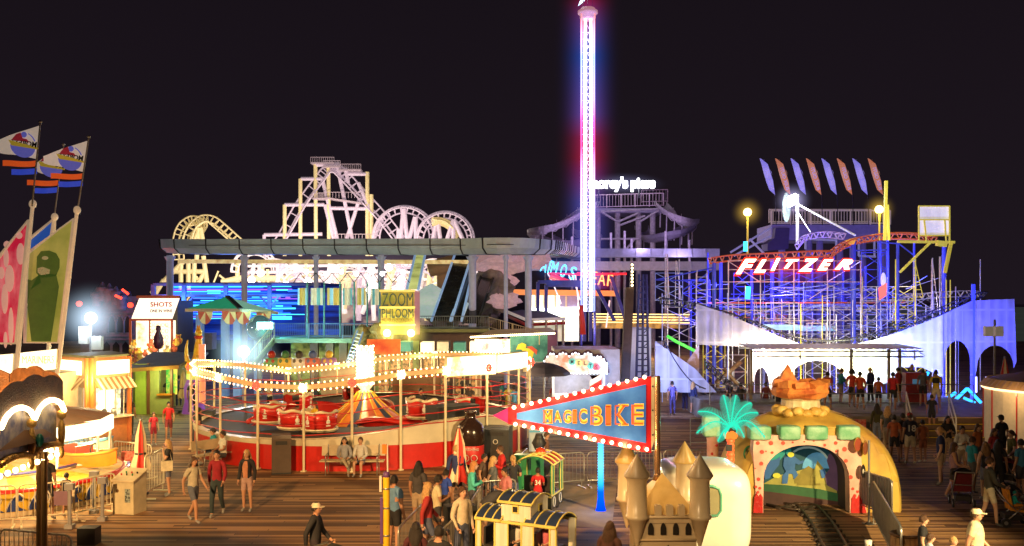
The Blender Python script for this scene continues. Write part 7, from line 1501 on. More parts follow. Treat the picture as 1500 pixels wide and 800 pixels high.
# queue platform, steps, rails
qp = thing('queue_platform', 'raised grey platform with brown steps nosed in yellow, EXIT plates and white handrails', 'platform', V(17, 40, 0)); XA, XB = 9.0, 21.5
b = MB(); b.bx(XA, XB, 39.4, 49, .78, .9); b.bx(XA, XB, 39.5, 48.9, 0, .78); part(qp, 'deck', b, mat('platform boards', (.2, .18, .16), .6, var=.4, scale=1.2))
X0s, X1s = (1352-750)/F*38.5, (1460-750)/F*38.5
for i in range(4):
    b = MB(); b.bx(X0s, X1s, 38.2+i*.3, 39.4, i*.225 if i == 0 else i*.225-.005, (i+1)*.225-.02); part(qp, 'step', b, mat('step brown', (.16, .09, .05), .6))
    b = MB(); b.bx(X0s, X1s, 38.19+i*.3, 38.24+i*.3, (i+1)*.225-.03, (i+1)*.225-.005); part(qp, 'nosing', b, m_yellow)
for x in (1383, 1450): b = MB(); c = W(x, 0, 39); c.z = .82; c.y = 39.07; b.mt(0).box(c, (.42, .02, .13)); b.mt(1).merge(fit(text('EXIT', 1, .003), .34, .08), Matrix.Translation(c+V(0, -.02, 0))); part(qp, 'exit_plate', b, [mat('exit plate', (.5, .42, .32), .5), m_brown])
for x in (1333, 1397, 1462):
    X = (x-750)/F*38.2; b = MB(); b.path([V(X, 38.0, 0), V(X, 38.0, 1.0), V(X+.35, 39.4, 1.9), V(X+.35, 39.4, .9)], .03, 6); b.path([V(X, 38.0, .5), V(X+.35, 39.4, 1.4)], .025, 6); part(qp, 'handrail', b, m_white)
railing(qp, [V(9, 39.4, .9), V(12.7, 39.4, .9), V(15.6, 39.4, .9)], .95, m_steel, .3, .025, bars=False, post=1.8); railing(qp, [V(9, 43.5, .9), V(21, 43.5, .9)], .95, m_steel, .3, .022, bars=False, post=1.6); railing(qp, [V(5.5, 39.4, 0), V(5.6, 45, 0)], 1.1, m_steel, .3, .022, bars=False)
railing(qp, [V(7, 37.5, 0), V(12.5, 37.5, 0)], 1.05, m_steel, .3, .022, bars=False, post=1.5)
b = MB(); b.bx(*[(x-750)/F*44.5 for x in (1327, 1358)], 44.5, 45, .9, 2.3); b.mt(1).bx(*[(x-750)/F*44.4 for x in (1338, 1348)], 44.4, 44.5, 1.75, 2.0); single('red_control_booth', 'dark red control cabinet with blue window on the queue platform', 'control booth', b, [mat('booth red', (.35, .03, .03), .5), mat('booth blue', (.1, .3, .5), .4, emit=.3)], base=V(18.8, 44.7, .9))
b = MB(); c = W(1253, 632, 38.8); b.box((c.x, 38.8, .45), (.85, .06, .8)); single('red_notice', 'red notice board in front of the queue platform', 'notice board', b, patchy('notice red', (.5, .02, .02), (.6, .25, .2), 7))
# low brown wall, left of the platform
b = MB(); b.bx(*[(x-750)/F*50 for x in (985, 1100)], 50, 51, 0, 1.0); single('low_wall', 'low brown wall behind the cave dome hat', 'wall', b, mat('low wall', (.12, .08, .07), .7))
# slide deck behind with feather flags
s2 = thing('rear_slide_tower', 'tall dim slide tower with pale picket deck railing behind the neon coaster', 'water slide', V(33, 85, 0)); D2 = 85
z = W(0, 329, D2).z; xa, xb = [(x-750)/F*D2 for x in (1130, 1304)]
b = MB(); b.bx(xa, xb, D2, D2+5, z-1.4, z); part(s2, 'deck', b, mat('rear deck', (.3, .28, .5), .6, emit=.05, ecol=(.4, .35, .9)))
railing(s2, [V(xa, D2, z), V(xb, D2, z)], 1.25, mat('picket', (.6, .5, .45), .5, emit=.16, ecol=(.9, .7, .6)), .26, .07); railing(s2, [V(xa+1, D2+4.5, z+.5), V(xb, D2+4.5, z+.5)], 1.25, mat('picket', (0, 0, 0)), .26, .06)
mrs = mat('rear violet', (.22, .2, .42), .6, emit=.05, ecol=(.3, .25, .9))
for x in (1150, 1190, 1206, 1236, 1255, 1270, 1300): b = MB(); X = (x-750)/F*D2; b.tube(V(X, D2+1, 0), V(X, D2+1, z), .3, n=8); part(s2, 'column', b, mrs)
b = MB(); face_poly(b, [(1132, 335), (1152, 335), (1150, 365), (1120, 368), (1120, 358), (1130, 350)], D2, -1, 2); b.bx(xa+2, xb-2, D2+2, D2+5, 0, z-4); part(s2, 'shell', b, mat('rear dark block', (.08, .07, .16), .6))
b = MB()
for a, c in (((1180, 345), (1180, 365)), ((1180, 350), (1225, 352)), ((1225, 345), (1225, 372)), ((1258, 348), (1258, 375)), ((1258, 375), (1283, 376)), ((1281, 348), (1281, 375)), ((1130, 333), (1070, 370)), ((1130, 345), (1075, 375)), ((1098, 350), (1120, 372))): b.tube(W(*a, D2-.5), W(*c, D2-.5), .1, n=5)
part(s2, 'bracing', b, mat('brace pale', (.5, .5, .7), .5, emit=.15, ecol=(.6, .6, 1)))
for i in range(8):
    tx = 1136+i*22.6; b = MB(); D3 = 84
    L3 = [(-23, 0), (-17, 2), (-11, 9), (-6, 20), (-3, 34), (0, 54), (-9, 46), (-13, 35), (-17, 22), (-20, 10)]
    dx = .6 if i % 2 == 0 else 0
    f = thing('feather_flag', ['violet-blue feather flag, first from the left', 'orange feather flag, second from the left', 'violet-blue feather flag, third from the left, right of the floodlight', 'orange feather flag, fourth from the left', 'violet-blue feather flag, fifth from the left', 'orange feather flag, sixth from the left', 'violet-blue feather flag, seventh from the left', 'orange feather flag at the right end of the row'][i], 'flag', W(tx, 330, D3), 'feather flags above the slide tower deck')
    y0 = 232; bl = i % 2 == 0
    b.prism([W(tx+x, y0+y, D3) for x, y in L3], V(0, .04, 0)); part(f, 'cloth', b, patchy('flag violet', (.18, .16, .6), (.4, .35, .75), .5, emit=.8, lo=.3, hi=.7) if bl else patchy('flag orange', (.5, .13, .03), (.55, .3, .22), .5, emit=.75, lo=.3, hi=.7))  # emission stands in for the light on the cloth
    b = MB(); b.path([W(tx-22, y0-1, D3), W(tx-11, y0+8, D3), W(tx-3, y0+33, D3), W(tx, y0+54, D3), W(tx+1, 330, D3)], .035, 5); part(f, 'pole', b, m_dark)
    b = MB(); tb = fit(text('ITUO XIUS', 1, .005, .02), 2.05, .3); M = Matrix.Translation(W(tx-9, y0+30, D3-.06)) @ Matrix.Rotation(math.radians(74), 4, 'Y'); b.merge(tb, M); part(f, 'lettering', b, mat('flag print', (.5, .4, .75), .6, emit=.55))
def globe(x, y, yb, D_, label):
    t = thing('globe_lamp', label, 'street lamp', V(W(x, yb, D_).x, D_, W(x, yb, D_).z), 'yellow globe lamps on posts'); p = W(x, y, D_); b = MB(); b.ell(p, .24, .24, .24, 14, 10); part(t, 'globe', b, glow('globe yellow', (1, .78, .22), 7)); b = MB(); b.tube(W(x, yb, D_), p-V(0, 0, .22), .06, n=8); b.lathe([(.08, -.28), (.12, -.2)], p, 8); part(t, 'post', b, mat('lamp post yellow', (.7, .55, .1), .4, emit=.3)); lamp('POINT', 'globe_light', p+V(0, -.4, 0), (1, .75, .25), 120, .2, parent=t)
globe(1095, 311, 373, 55, 'yellow globe lamp on a yellow post above the left end of the neon name'); globe(1288, 307, 352, 55, 'yellow globe lamp right of the picket deck, beside the yellow mast')
t = thing('floodlight_mast', 'mast with dazzling tilted white floodlight and long white stay', 'floodlight', W(1168, 358, 60)); b = MB(); b.tube(W(1168, 358, 60), W(1168, 285, 60), .1, n=8); b.tube(W(1170, 300, 60), W(1253, 345, 57), .07, n=6); b.tube(W(1168, 310, 60), W(1187, 340, 58), .04, n=5); part(t, 'mast', b, mat('mast white', (.7, .7, .65), .4, emit=.3))
b = MB(); P = [W(1156, 287, 59.6), W(1166, 283, 59.6), W(1166, 299, 59.6), W(1156, 304, 59.6)]; b.prism(P, V(0, .2, 0)); part(t, 'lamp_head', b, glow('flood white', (.95, .95, 1), 9)); lamp('POINT', 'flood', W(1161, 294, 59), (.9, .9, 1), 500, .3, parent=t)
b = MB(); b.ell(W(1152, 304, 61), .28, .05, .95, 10, 10); single('surfboard_sign', 'pale green surfboard-shaped sign beside the floodlight mast', 'sign', b, mat('surfboard green', (.4, .55, .4), .4, emit=.25))
t = thing('billboard', 'square glowing white panel board with yellow frame on top of the coaster frame', 'panel board', W(1368, 354, 54)); b = MB(); b.prism([fw(1347, 303), fw(1390, 303), fw(1390, 345), (fw(1347, 345))], V(0, .1, 0)); part(t, 'panel', b, patchy('lit white panel', (.65, .6, .62), (.82, .78, .74), .8, emit=.62, aniso=(2.5, 1, .3))); b = MB()
for a, c in (((1346, 302), (1391, 302)), ((1346, 302), (1346, 354)), ((1391, 302), (1391, 354)), ((1346, 322), (1391, 322)), ((1346, 345), (1391, 345)), ((1354, 322), (1357, 354)), ((1384, 322), (1386, 354))): b.beam(fw(*a, -.1), fw(*c, -.1), .07)
part(t, 'frame', b, m_yl)
# leaning brown tower and dark lattice tower left of the coaster
b = MB(); p, q = W(912, 562, 47), W(923, 422, 49); t = thing('leaning_pylon', 'thick dark brown leaning pylon with lit slot at its top', 'pylon', V(p.x, 47, 0)); b.prism([W(908, 600, 47), W(921, 600, 47), W(929, 421, 49), W(917, 421, 49)], V(0, .5, 0)); part(t, 'shaft', b, mat('pylon brown', (.1, .065, .04), .6, var=.3)); b = MB(); b.prism([W(923, 421, 49), W(928, 421, 49), W(928, 385, 49), W(925, 385, 49)], V(0, .4, 0)); part(t, 'head', b, m_dark)
b = MB(); [b.ell(W(926, 388+i*5, 48.9), .06, .06, .06, 6, 4) for i in range(7)]; part(t, 'slot_lamps', b, b_hot)
t = thing('lattice_tower', 'dark blue lattice ladder tower right of the leaning pylon', 'lattice tower', W(940, 598, 50)); b = MB()
for x0, x1 in ((931, 936), (941, 942), (951, 947)): b.tube(V(W(x0, 598, 50).x, 50, 0), W(x1, 402, 50), .07, n=5)
for i in range(22): y = 598-i*8.9; f = i/22; b.tube(W(931+5*f, y, 50), W(951-4*f, y, 50), .045, n=4)
for i in range(9): y = 590-i*20; b.tube(W(941, y, 50), W(951, y-10, 50), .03, n=4)
part(t, 'lattice', b, mat('lattice navy', (.03, .03, .09), .5, emit=.03, ecol=(.1, .1, 1)))
b = MB(); b.bx(*[(x-750)/F*50 for x in (930, 962)], 52, 53, 0, W(0, 480, 52).z); single('scrim_box', 'pale blue-lit sheeted tower base below the lattice tower', 'sheeted box', b, mat('sheet lilac', (.5, .5, .75), .6, emit=.12, ecol=(.4, .4, 1)))
# far right: speaker pole and round cream booth
t = thing('speaker_pole', 'grey pole carrying two pale speaker boxes in front of the right-hand scrim', 'speaker pole', V(W(1457, 500, 40).x, 40, 0)); p = W(1457, 480, 40); b = MB(); b.tube(V(p.x, 40, 0), W(1457, 468, 40), .05, n=8); part(t, 'pole', b, m_grey)
for dx in (-.32, .1): b = MB(); b.box(p+V(dx, -.1, -.15), (.32, .25, .42), .3*dx); part(t, 'speaker', b, mat('speaker cream', (.7, .62, .5), .5, emit=.12))
tc_ = V(21.6, 37.2, 0); t = thing('round_booth', 'round cream booth with fluted brown roof edge and glowing trim at the right edge', 'booth', tc_)
b = MB(); b.lathe([(2.9, 0), (2.9, 2.35)], tc_, 28, smooth=False); part(t, 'wall', b, mat('booth canvas', (.6, .45, .26), .7, emit=.16)); b = MB(); n = 120; b.grid(lambda u, v: tc_+V((3.05+.05*(int(u*n) % 2)-v*.3)*math.cos(u*2*PI), (3.05+.05*(int(u*n) % 2)-v*.3)*math.sin(u*2*PI), 2.32+v*.3), n, 1, False); part(t, 'fluted_edge', b, mat('fluted brown', (.45, .25, .12), .6)); b = MB(); b.lathe([(2.75, 2.6), (.3, 3.1), (0, 3.1)], tc_, 28); part(t, 'roof', b, mat('booth roof brown', (.25, .13, .08), .6)); b = MB(); b.path([tc_+V(2.97*math.cos(a), 2.97*math.sin(a), 2.26) for a in [i*PI/24 for i in range(48)]], .045, 6, True); part(t, 'glowing_trim', b, glow('booth trim', (1, .7, .35), 2.5)); b = MB()
for k in range(14): a = k*2*PI/14; b.tube(tc_+V(2.92*math.cos(a), 2.92*math.sin(a), 0), tc_+V(2.92*math.cos(a), 2.92*math.sin(a), 2.3), .03, n=5)
part(t, 'red_seams', b, m_red); lamp('POINT', 'booth_light', V(18.2, 35.5, 2.2), (1, .7, .35), 60, .2, parent=t)
# ================================================================ area lights standing for the pier's own lamp posts behind and beside the viewpoint
lamp('SPOT', 'post_lamp', V(-9, 6, 9.5), (1, .55, .2), 26000, .3, V(-6, 27, 0), 75, .8)
lamp('SPOT', 'post_lamp', V(13.5, 9, 7.5), (1, .72, .33), 26000, .25, V(6.5, 22.5, .5), 42, .5)
lamp('SPOT', 'post_lamp', V(-2, 5, 8), (1, .66, .32), 3500, .3, V(2.6, 19, 1), 60, .8)
# ================================================================ emissive volumes painting bloom round the strongest lamps and signs
def bloom_ball(c, r, col, s, label, sq=(1, 1, 1), fall=3.0):
    key = 'air %.2f %.2f %.2f %.2f' % (*col, s); m = _M.get(key)  # one emissive bloom material per colour and strength
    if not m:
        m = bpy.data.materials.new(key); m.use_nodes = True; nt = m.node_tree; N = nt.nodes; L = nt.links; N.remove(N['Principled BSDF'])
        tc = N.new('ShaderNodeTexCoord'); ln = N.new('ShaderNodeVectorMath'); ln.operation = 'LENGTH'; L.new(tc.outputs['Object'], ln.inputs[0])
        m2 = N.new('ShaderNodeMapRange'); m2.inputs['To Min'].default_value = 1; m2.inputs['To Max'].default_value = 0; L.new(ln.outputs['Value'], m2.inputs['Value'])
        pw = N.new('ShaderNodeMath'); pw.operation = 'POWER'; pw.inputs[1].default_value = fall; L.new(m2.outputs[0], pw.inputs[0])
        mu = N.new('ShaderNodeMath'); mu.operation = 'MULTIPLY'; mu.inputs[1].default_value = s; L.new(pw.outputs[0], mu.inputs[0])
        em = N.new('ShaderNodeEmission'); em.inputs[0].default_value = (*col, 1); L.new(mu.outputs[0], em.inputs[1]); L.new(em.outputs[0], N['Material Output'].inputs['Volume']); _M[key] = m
    b = MB(); b.ell((0, 0, 0), 1, 1, 1, 20, 12); o = bpy.data.objects.new('haze', b.data('haze', m)); COL.objects.link(o); o.location = c; o.scale = (r*sq[0], r*sq[1], r*sq[2]); tag(o, label, 'haze', kind='stuff')  # the 'haze' object only carries the painted bloom
bloom_ball(W(133, 466, 50), 2.2, (.6, .8, 1), 1.3, 'cold white glow in the air round the street lamp before the mock castle')  # here and below, 'glow in the air' is painted bloom, not lit air
bloom_ball(W(357, 515, 50), 2.2, (.6, .9, 1), 1.3, 'white glow in the air round the street lamp behind the bulb chains')
bloom_ball(W(567, 488, 51), 1.3, (1, .75, .15), 2.0, 'yellow glow round the left floodlight of the lettered sign')
bloom_ball(W(602, 488, 51), 1.3, (1, .75, .15), 2.0, 'yellow glow round the right floodlight of the lettered sign')
bloom_ball(W(1095, 311, 55), 1.1, (1, .6, .08), 1.2, 'amber glow in the air round the left globe lamp')
bloom_ball(W(1288, 307, 55), 1.1, (1, .6, .08), 1.2, 'amber glow in the air round the right globe lamp')
bloom_ball(W(1161, 294, 59), 1.4, (.6, .55, 1), 1.3, 'violet white glow round the tilted floodlight')
bloom_ball(W(1163, 392, 51), 1.0, (1, .03, .01), .5, 'red glow in the air along the neon coaster name', (4.6, .9, 1.0), 2.0)
bloom_ball(W(914, 270, 107), 1.0, (.5, .5, 1), .28, 'pale glow in the air along the white script sign', (5.2, 1.2, 1.5), 2.0)
bloom_ball(W(820, 395, 90), 1.0, (.02, .2, 1), .5, 'blue glow in the air round the blue neon word', (2.8, 1, 1.6), 2.0)
bloom_ball(W(880, 412, 90), 1.0, (1, .02, .05), .4, 'red glow in the air round the red neon word', (2.8, 1, 1.6), 2.0)
bloom_ball(TC+V(0, -.5, 3.1), 1.1, (1, .6, .2), .9, 'warm glow round the bulb column of the spinning ride', (1, 1, 1.3))
bloom_ball(ta(-38, 6.6, 3.4), 1.0, (1, .7, .3), .35, 'warm glow round the back-lit sign of the spinning ride', (2.4, 1.2, .9))
bloom_ball(V(-15.9, 35.6, 2.9), 1.0, (1, .68, .22), .38, 'yellow glow in the air before the orange food kiosk', (2.6, 1.6, 1.4), 2.0)
bloom_ball(kp(-35, 3.4, 2.0), 1.0, (1, .68, .25), .4, 'warm glow in the air along the boat ride canopy', (2.6, 1.2, 1.1), 2.0)
bloom_ball(W(1210, 520, 47.5), 1.0, (1, .85, .5), .14, 'creamy glow in the air under the long awning', (6.0, 1.5, 1.6), 2.0)
bloom_ball(W(815, 609, 17.7), 1.0, (1, .6, .2), .75, 'amber glow in the air along the left half of the pennant sign', (1.5, .3, .55), 2.0)
bloom_ball(W(45, 600, 12.6), 1.0, (1, .65, .2), .8, 'golden glow in the air before the carousel arches', (.75, .35, .42), 2.0)
bloom_ball(W(520, 410, 165), 1.0, (.8, .55, .8), .022, 'faint violet glow in the air among the floodlit coaster', (28, 10, 9), 1.6)
bloom_ball(W(1170, 440, 58), 1.0, (.12, .08, 1), .05, 'faint blue glow in the air through the neon coaster', (9, 3, 4), 1.6)
bloom_ball(TC+V(0, 0, 3.0), 1.0, (1, .55, .18), .06, 'thin amber glow in the air along the bulb chains', (7.6, 7.6, .75), 1.5)
# ================================================================ people
def pose_joints(pose):
    J = dict(pel=V(0, 0, .94), wai=V(0, 0, 1.08), che=V(0, 0, 1.28), nb=V(0, .005, 1.44), nk=V(0, -.01, 1.52), hd=V(0, -.025, 1.635))
    for s, k in ((-1, 'l'), (1, 'r')):
        J['sh'+k] = V(s*.165, 0, 1.41); J['el'+k] = V(s*.225, .03, 1.13); J['wr'+k] = V(s*.235, -.05, .9); J['ha'+k] = V(s*.235, -.08, .82)
        J['hi'+k] = V(s*.085, 0, .9); J['kn'+k] = V(s*.1, -.01, .5); J['an'+k] = V(s*.105, .03, .09); J['to'+k] = V(s*.12, -.12, .035)
    def mv(**kw):
        for k, v in kw.items(): J[k] = V(*v)
    if pose == 'walk':
        mv(knl=(-.09, -.2, .52), anl=(-.09, -.22, .1), tol=(-.1, -.37, .06), knr=(.09, .05, .5), anr=(.1, .3, .15), tor=(.11, .18, .04), ell=(-.23, .12, 1.14), wrl=(-.22, .12, .9), hal=(-.22, .11, .82), elr=(.23, -.06, 1.14), wrr=(.21, -.24, .96), har=(.2, -.31, .91))
    if pose == 'stance': mv(anl=(-.16, .03, .09), tol=(-.2, -.11, .035), knl=(-.14, -.02, .5), wrl=(-.2, -.1, .93), hal=(-.18, -.16, .87), anr=(.13, .0, .09))
    if pose == 'phone': mv(ell=(-.23, -.03, 1.13), wrl=(-.08, -.27, 1.2), hal=(-.04, -.33, 1.24), elr=(.23, -.03, 1.13), wrr=(.08, -.27, 1.2), har=(.04, -.33, 1.24), hd=(0, -.05, 1.63))
    if pose == 'call': mv(elr=(.24, -.1, 1.16), wrr=(.1, -.16, 1.42), har=(.07, -.15, 1.5))
    if pose == 'camera': mv(ell=(-.24, -.14, 1.22), wrl=(-.1, -.27, 1.45), hal=(-.07, -.31, 1.52), elr=(.26, -.14, 1.22), wrr=(.12, -.27, 1.45), har=(.08, -.31, 1.52))
    if pose == 'push': mv(ell=(-.23, -.06, 1.15), wrl=(-.2, -.3, 1.03), hal=(-.19, -.38, 1.02), elr=(.23, -.06, 1.15), wrr=(.2, -.3, 1.03), har=(.19, -.38, 1.02), knl=(-.09, -.12, .51), anl=(-.1, -.14, .09), tol=(-.11, -.29, .04), anr=(.1, .22, .13), knr=(.09, .06, .5), tor=(.11, .09, .04))
    if pose == 'bend':
        mv(wai=(0, -.1, 1.06), che=(0, -.3, 1.14), nb=(0, -.45, 1.18), nk=(0, -.52, 1.19), hd=(0, -.63, 1.17), pel=(0, .05, .94))
        for s, k in ((-1, 'l'), (1, 'r')): mv(**{'sh'+k: (s*.16, -.42, 1.13), 'el'+k: (s*.2, -.5, .88), 'wr'+k: (s*.14, -.62, .72), 'ha'+k: (s*.12, -.66, .65)})
    if pose in ('sit', 'ride', 'kid'):
        dz = -.46
        for k in ('pel', 'wai', 'che', 'nb', 'nk', 'hd', 'shl', 'shr', 'ell', 'elr', 'wrl', 'wrr', 'hal', 'har', 'hil', 'hir'): J[k] = J[k]+V(0, 0, dz)
        for s, k in ((-1, 'l'), (1, 'r')): mv(**{'kn'+k: (s*.12, -.43, .5), 'an'+k: (s*.12, -.4, .09), 'to'+k: (s*.13, -.54, .035), 'el'+k: (s*.22, -.08, .68), 'wr'+k: (s*.12, -.3, .62), 'ha'+k: (s*.08, -.36, .61)})
        if pose == 'ride': mv(wrl=(-.16, -.4, .78), hal=(-.15, -.46, .8), wrr=(.16, -.4, .78), har=(.15, -.46, .8), ell=(-.22, -.15, .72), elr=(.22, -.15, .72))
    if pose == 'sitcross':
        J = pose_joints('sit'); J['knl'] = V(-.05, -.44, .58); J['anl'] = V(.12, -.6, .32); J['tol'] = V(.17, -.7, .25)
    return J
RADII = dict(pel=.125, wai=.112, che=.138, nb=.075, nk=.052, sh=.062, el=.043, wr=.029, ha=.03, hi=.088, kn=.058, an=.038, to=.036)
BONES = [('pel', 'wai'), ('wai', 'che'), ('che', 'nb'), ('nb', 'nk')]+[x for k in 'lr' for x in (('nb', 'sh'+k), ('sh'+k, 'el'+k), ('el'+k, 'wr'+k), ('wr'+k, 'ha'+k), ('pel', 'hi'+k), ('hi'+k, 'kn'+k), ('kn'+k, 'an'+k), ('an'+k, 'to'+k))]
def segdist(p, a, c):
    d = c-a; t = max(0, min(1, (p-a).dot(d)/max(d.length_squared, 1e-9))); return (p-a-d*t).length, t
def cloth(c): return mat('cloth %.2f %.2f %.2f' % c, c, .85, var=.25, scale=9, bump=.25)
def body_mesh(pose, build, sleeve, legs):
    J = pose_joints(pose); names = list({n for b_ in BONES for n in b_}); names.sort(key=lambda n: n != 'pel')
    me = bpy.data.meshes.new('b'); me.from_pydata([J[n] for n in names], [(names.index(a), names.index(c)) for a, c in BONES], [])
    o = bpy.data.objects.new('b', me); COL.objects.link(o); md_ = o.modifiers.new('s', 'SKIN'); md_.use_smooth_shade = True
    for i, n in enumerate(names):
        r = RADII.get(n, RADII.get(n[:2], .05)); r *= build if n in ('pel', 'wai', 'che', 'hil', 'hir', 'shl', 'shr') else (1+build)/2
        me.skin_vertices[0].data[i].radius = (r, r); me.skin_vertices[0].data[i].use_root = (n == 'pel')
    sb = o.modifiers.new('d', 'SUBSURF'); sb.levels = 1; sb.render_levels = 1
    dg = bpy.context.evaluated_depsgraph_get(); dg.update(); ev = o.evaluated_get(dg); m2 = ev.to_mesh()
    vs = [v.co.copy() for v in m2.vertices]; nr = [v.normal.copy() for v in m2.vertices]; fs = [tuple(p.vertices) for p in m2.polygons]
    ev.to_mesh_clear(); bpy.data.objects.remove(o); bpy.data.meshes.remove(me)
    mi = []; cl = set()
    for f in fs:
        c = sum((vs[k] for k in f), Vector())/len(f); best = (9, None, 0)
        for a, e in BONES:
            d, t = segdist(c, J[a], J[e]); d -= (RADII.get(a, RADII.get(a[:2], .05))*(1-t)+RADII.get(e, RADII.get(e[:2], .05))*t)*.6
            if d < best[0]: best = (d, (a, e), t)
        (a, e), t = best[1], best[2]; k = 0
        if (a, e) in (('wai', 'che'), ('che', 'nb'), ('pel', 'wai')): k = 1 if (a, e) != ('pel', 'wai') or t > .25 else 2
        elif a == 'nb' and e[:2] == 'sh': k = 1 if sleeve != 'none' or t < .75 else 0
        elif a[:2] == 'sh': k = 1 if (sleeve == 'long' or (sleeve == 'short' and t < .6)) else 0
        elif a[:2] == 'el': k = 1 if sleeve == 'long' else 0
        elif a == 'pel' or a[:2] == 'hi': k = 2 if legs != 'short' or a == 'pel' or t < .72 else 0
        elif a[:2] == 'kn': k = 2 if legs == 'long' and t < .9 else 0
        elif a[:2] == 'an': k = 3
        if a[:2] == 'kn' and t > .93: k = 3
        mi.append(k)
        if k in (1, 2): cl.update(f)
    for i in cl: vs[i] = vs[i]+nr[i]*.012
    b = MB(); b.v = vs; b.f = [list(f) for f in fs]; b.m = mi; b.s = [True]*len(fs)
    # hands: palm is the end of the arm; four fingers and a thumb
    for k, s in (('l', -1), ('r', 1)):
        d = (J['ha'+k]-J['wr'+k]).normalized(); sd = d.cross(V(1, 0, 0)) if abs(d.x) < .7 else d.cross(V(0, 0, 1)); sd.normalize(); up = sd.cross(d).normalized(); h = J['ha'+k]+d*.015
        b.mt(0)
        for q, L_ in ((-.024, .06), (-.008, .072), (.008, .068), (.024, .052)):
            p0 = h+sd*q; b.path([p0, p0+d*L_*.55, p0+d*L_*.9+up*(-s*.018)], .008, 5, rr=[.009, .008, .006])
        b.path([h-d*.03+sd*.03, h-d*.0+sd*.055, h+d*.03+sd*.058], .009, 5, rr=[.011, .009, .007])
    # head
    c = J['hd']; b.mt(0).ell(c, .076, .094, .112, 16, 12); b.ell(c+V(0, -.025, -.055), .055, .06, .062, 12, 8); b.tube(J['nk']-V(0, 0, .03), c-V(0, -.01, .03), .05, .048, 10)
    b.ell(c+V(0, -.098, -.012), .013, .02, .022, 8, 6); b.ell(c+V(-.077, .005, -.01), .012, .02, .03, 6, 5); b.ell(c+V(.077, .005, -.01), .012, .02, .03, 6, 5)
    b.mt(4); b.ell(c+V(-.03, -.083, .008), .013, .008, .008, 8, 5); b.ell(c+V(.03, -.083, .008), .013, .008, .008, 8, 5); b.box(c+V(-.03, -.088, .028), (.032, .006, .006)); b.box(c+V(.03, -.088, .028), (.032, .006, .006))
    b.mt(5); b.ell(c+V(0, -.088, -.058), .024, .008, .007, 8, 5)
    return b, J
_BC = {}
def person(label, loc, h, rz, pose, top, bottom, hair, skin=(.5, .28, .18), sleeve='short', legs='short', shoe=(.3, .3, .3), build=1.0, group=None, z=0.0, cap=None, extra=None):
    key = (pose, build, sleeve, legs)
    if key not in _BC: _BC[key] = body_mesh(*key)
    b, J = _BC[key]; k = h/1.75
    t = thing('person', label, 'person', (loc[0], loc[1], z), group, math.radians(rz)); t.scale = (k, k, k)
    ms = [mat('skin %.2f' % skin[0], skin, .5, var=.08), cloth(top), cloth(bottom), cloth(shoe), m_black, mat('lips', (.35, .08, .07), .5)]
    part(t, 'body', b, ms, local=True); c = J['hd']; kind, hc2 = hair; m = mat('hair %.2f %.2f' % (hc2[0], hc2[1]), hc2, .5, var=.4, scale=30, bump=.5)
    if kind != 'bald':
        g = MB(); rr = random.Random(hash(label) % 999)
        def hf(u, v):
            a = u*2*PI; ph = v*PI*.62; front = max(0, -math.sin(a)); ph *= (1-.42*front) if kind != 'afro' else (1-.3*front); e = 1.14 if kind != 'afro' else 1.75
            return c+V(.078*e*math.cos(a)*math.sin(ph), .012+.098*e*math.sin(a)*math.sin(ph), .115*(e if kind != 'afro' else 1.5)*math.cos(ph)+.004*math.sin(u*37))
        g.grid(hf, 20, 8)
        if kind == 'long':
            def lf(u, v): a = PI*(-.08+1.16*u); w_ = .098+.03*math.sin(v*PI)+.02*v; return c+V(w_*math.cos(a), .02+w_*.85*math.sin(a)+.03*v, .02-.33*v+.01*math.sin(u*25))
            g.grid(lf, 18, 6); g.grid(lambda u, v: lf(u, v)*1.0+V(0, -.012, 0), 18, 6)
        if kind == 'bun': g.ell(c+V(0, .1, .06), .045, .045, .045, 10, 8)
        if kind == 'tail': g.path([c+V(0, .1, .03), c+V(0, .16, -.05), c+V(0, .14, -.2)], .03, 8, rr=[.035, .035, .01])
        part(t, 'hair', g, m, local=True)
    if cap:
        g = MB(); g.lathe([(.0, .125), (.06, .112), (.088, .07), (.094, .025)], c+V(0, .008, 0), 18, sy=1.12); g.prism([c+V(.07*math.cos(a), -.07-.11*math.sin(a)**.7 if 0 < a < PI else -.07, .03) for a in [i*PI/8 for i in range(9)]], V(0, 0, .008)); part(t, 'cap', g, cloth(cap), local=True)
    if extra:
        for nm, g, m in extra: part(t, nm, g, m, local=True)
    return t
S1, S2, S3, S4 = (.5, .27, .17), (.38, .19, .11), (.6, .36, .25), (.18, .09, .05)
BK, GY, WH, CR, KH = (.02, .02, .025), (.12, .12, .12), (.7, .68, .62), (.6, .52, .38), (.4, .3, .2)
DH, BR, BL = (.015, .01, .008), (.08, .035, .015), (.5, .3, .12)
def gx(px, D, z=0): return ((px-750)/F*D, D)
person('man in black t-shirt and shorts standing with his back turned beside the boat ride', gx(68, 24.9), 1.74, 180, 'stance', BK, (.03, .03, .05), ('bald', DH), S1, build=1.12)
person('small child in dark clothes beside the man in black at the boat ride', gx(97, 25.2), 1.18, 170, 'stand', (.03, .03, .05), (.05, .05, .06), ('short', DH), S1)
bag = MB(); bag.box((.26, -.05, .98), (.12, .34, .3)); bag.path([V(.26, .1, 1.1), V(.15, .02, 1.44), V(.26, -.2, 1.1)], .012, 5)
person('blonde woman in a black top with a large cream shoulder bag, hand at her mouth', gx(247, 27.9), 1.66, -70, 'call', BK, (.12, .13, .2), ('long', BL), S1, 'short', 'short', extra=[('shoulder_bag', bag, cloth((.65, .58, .42)))])
person('man in a dark red shirt and jeans walking towards the viewer on the empty boards', gx(318, 25.3), 1.76, 5, 'walk', (.3, .015, .03), (.03, .05, .06), ('short', DH), S1, 'long', 'long')
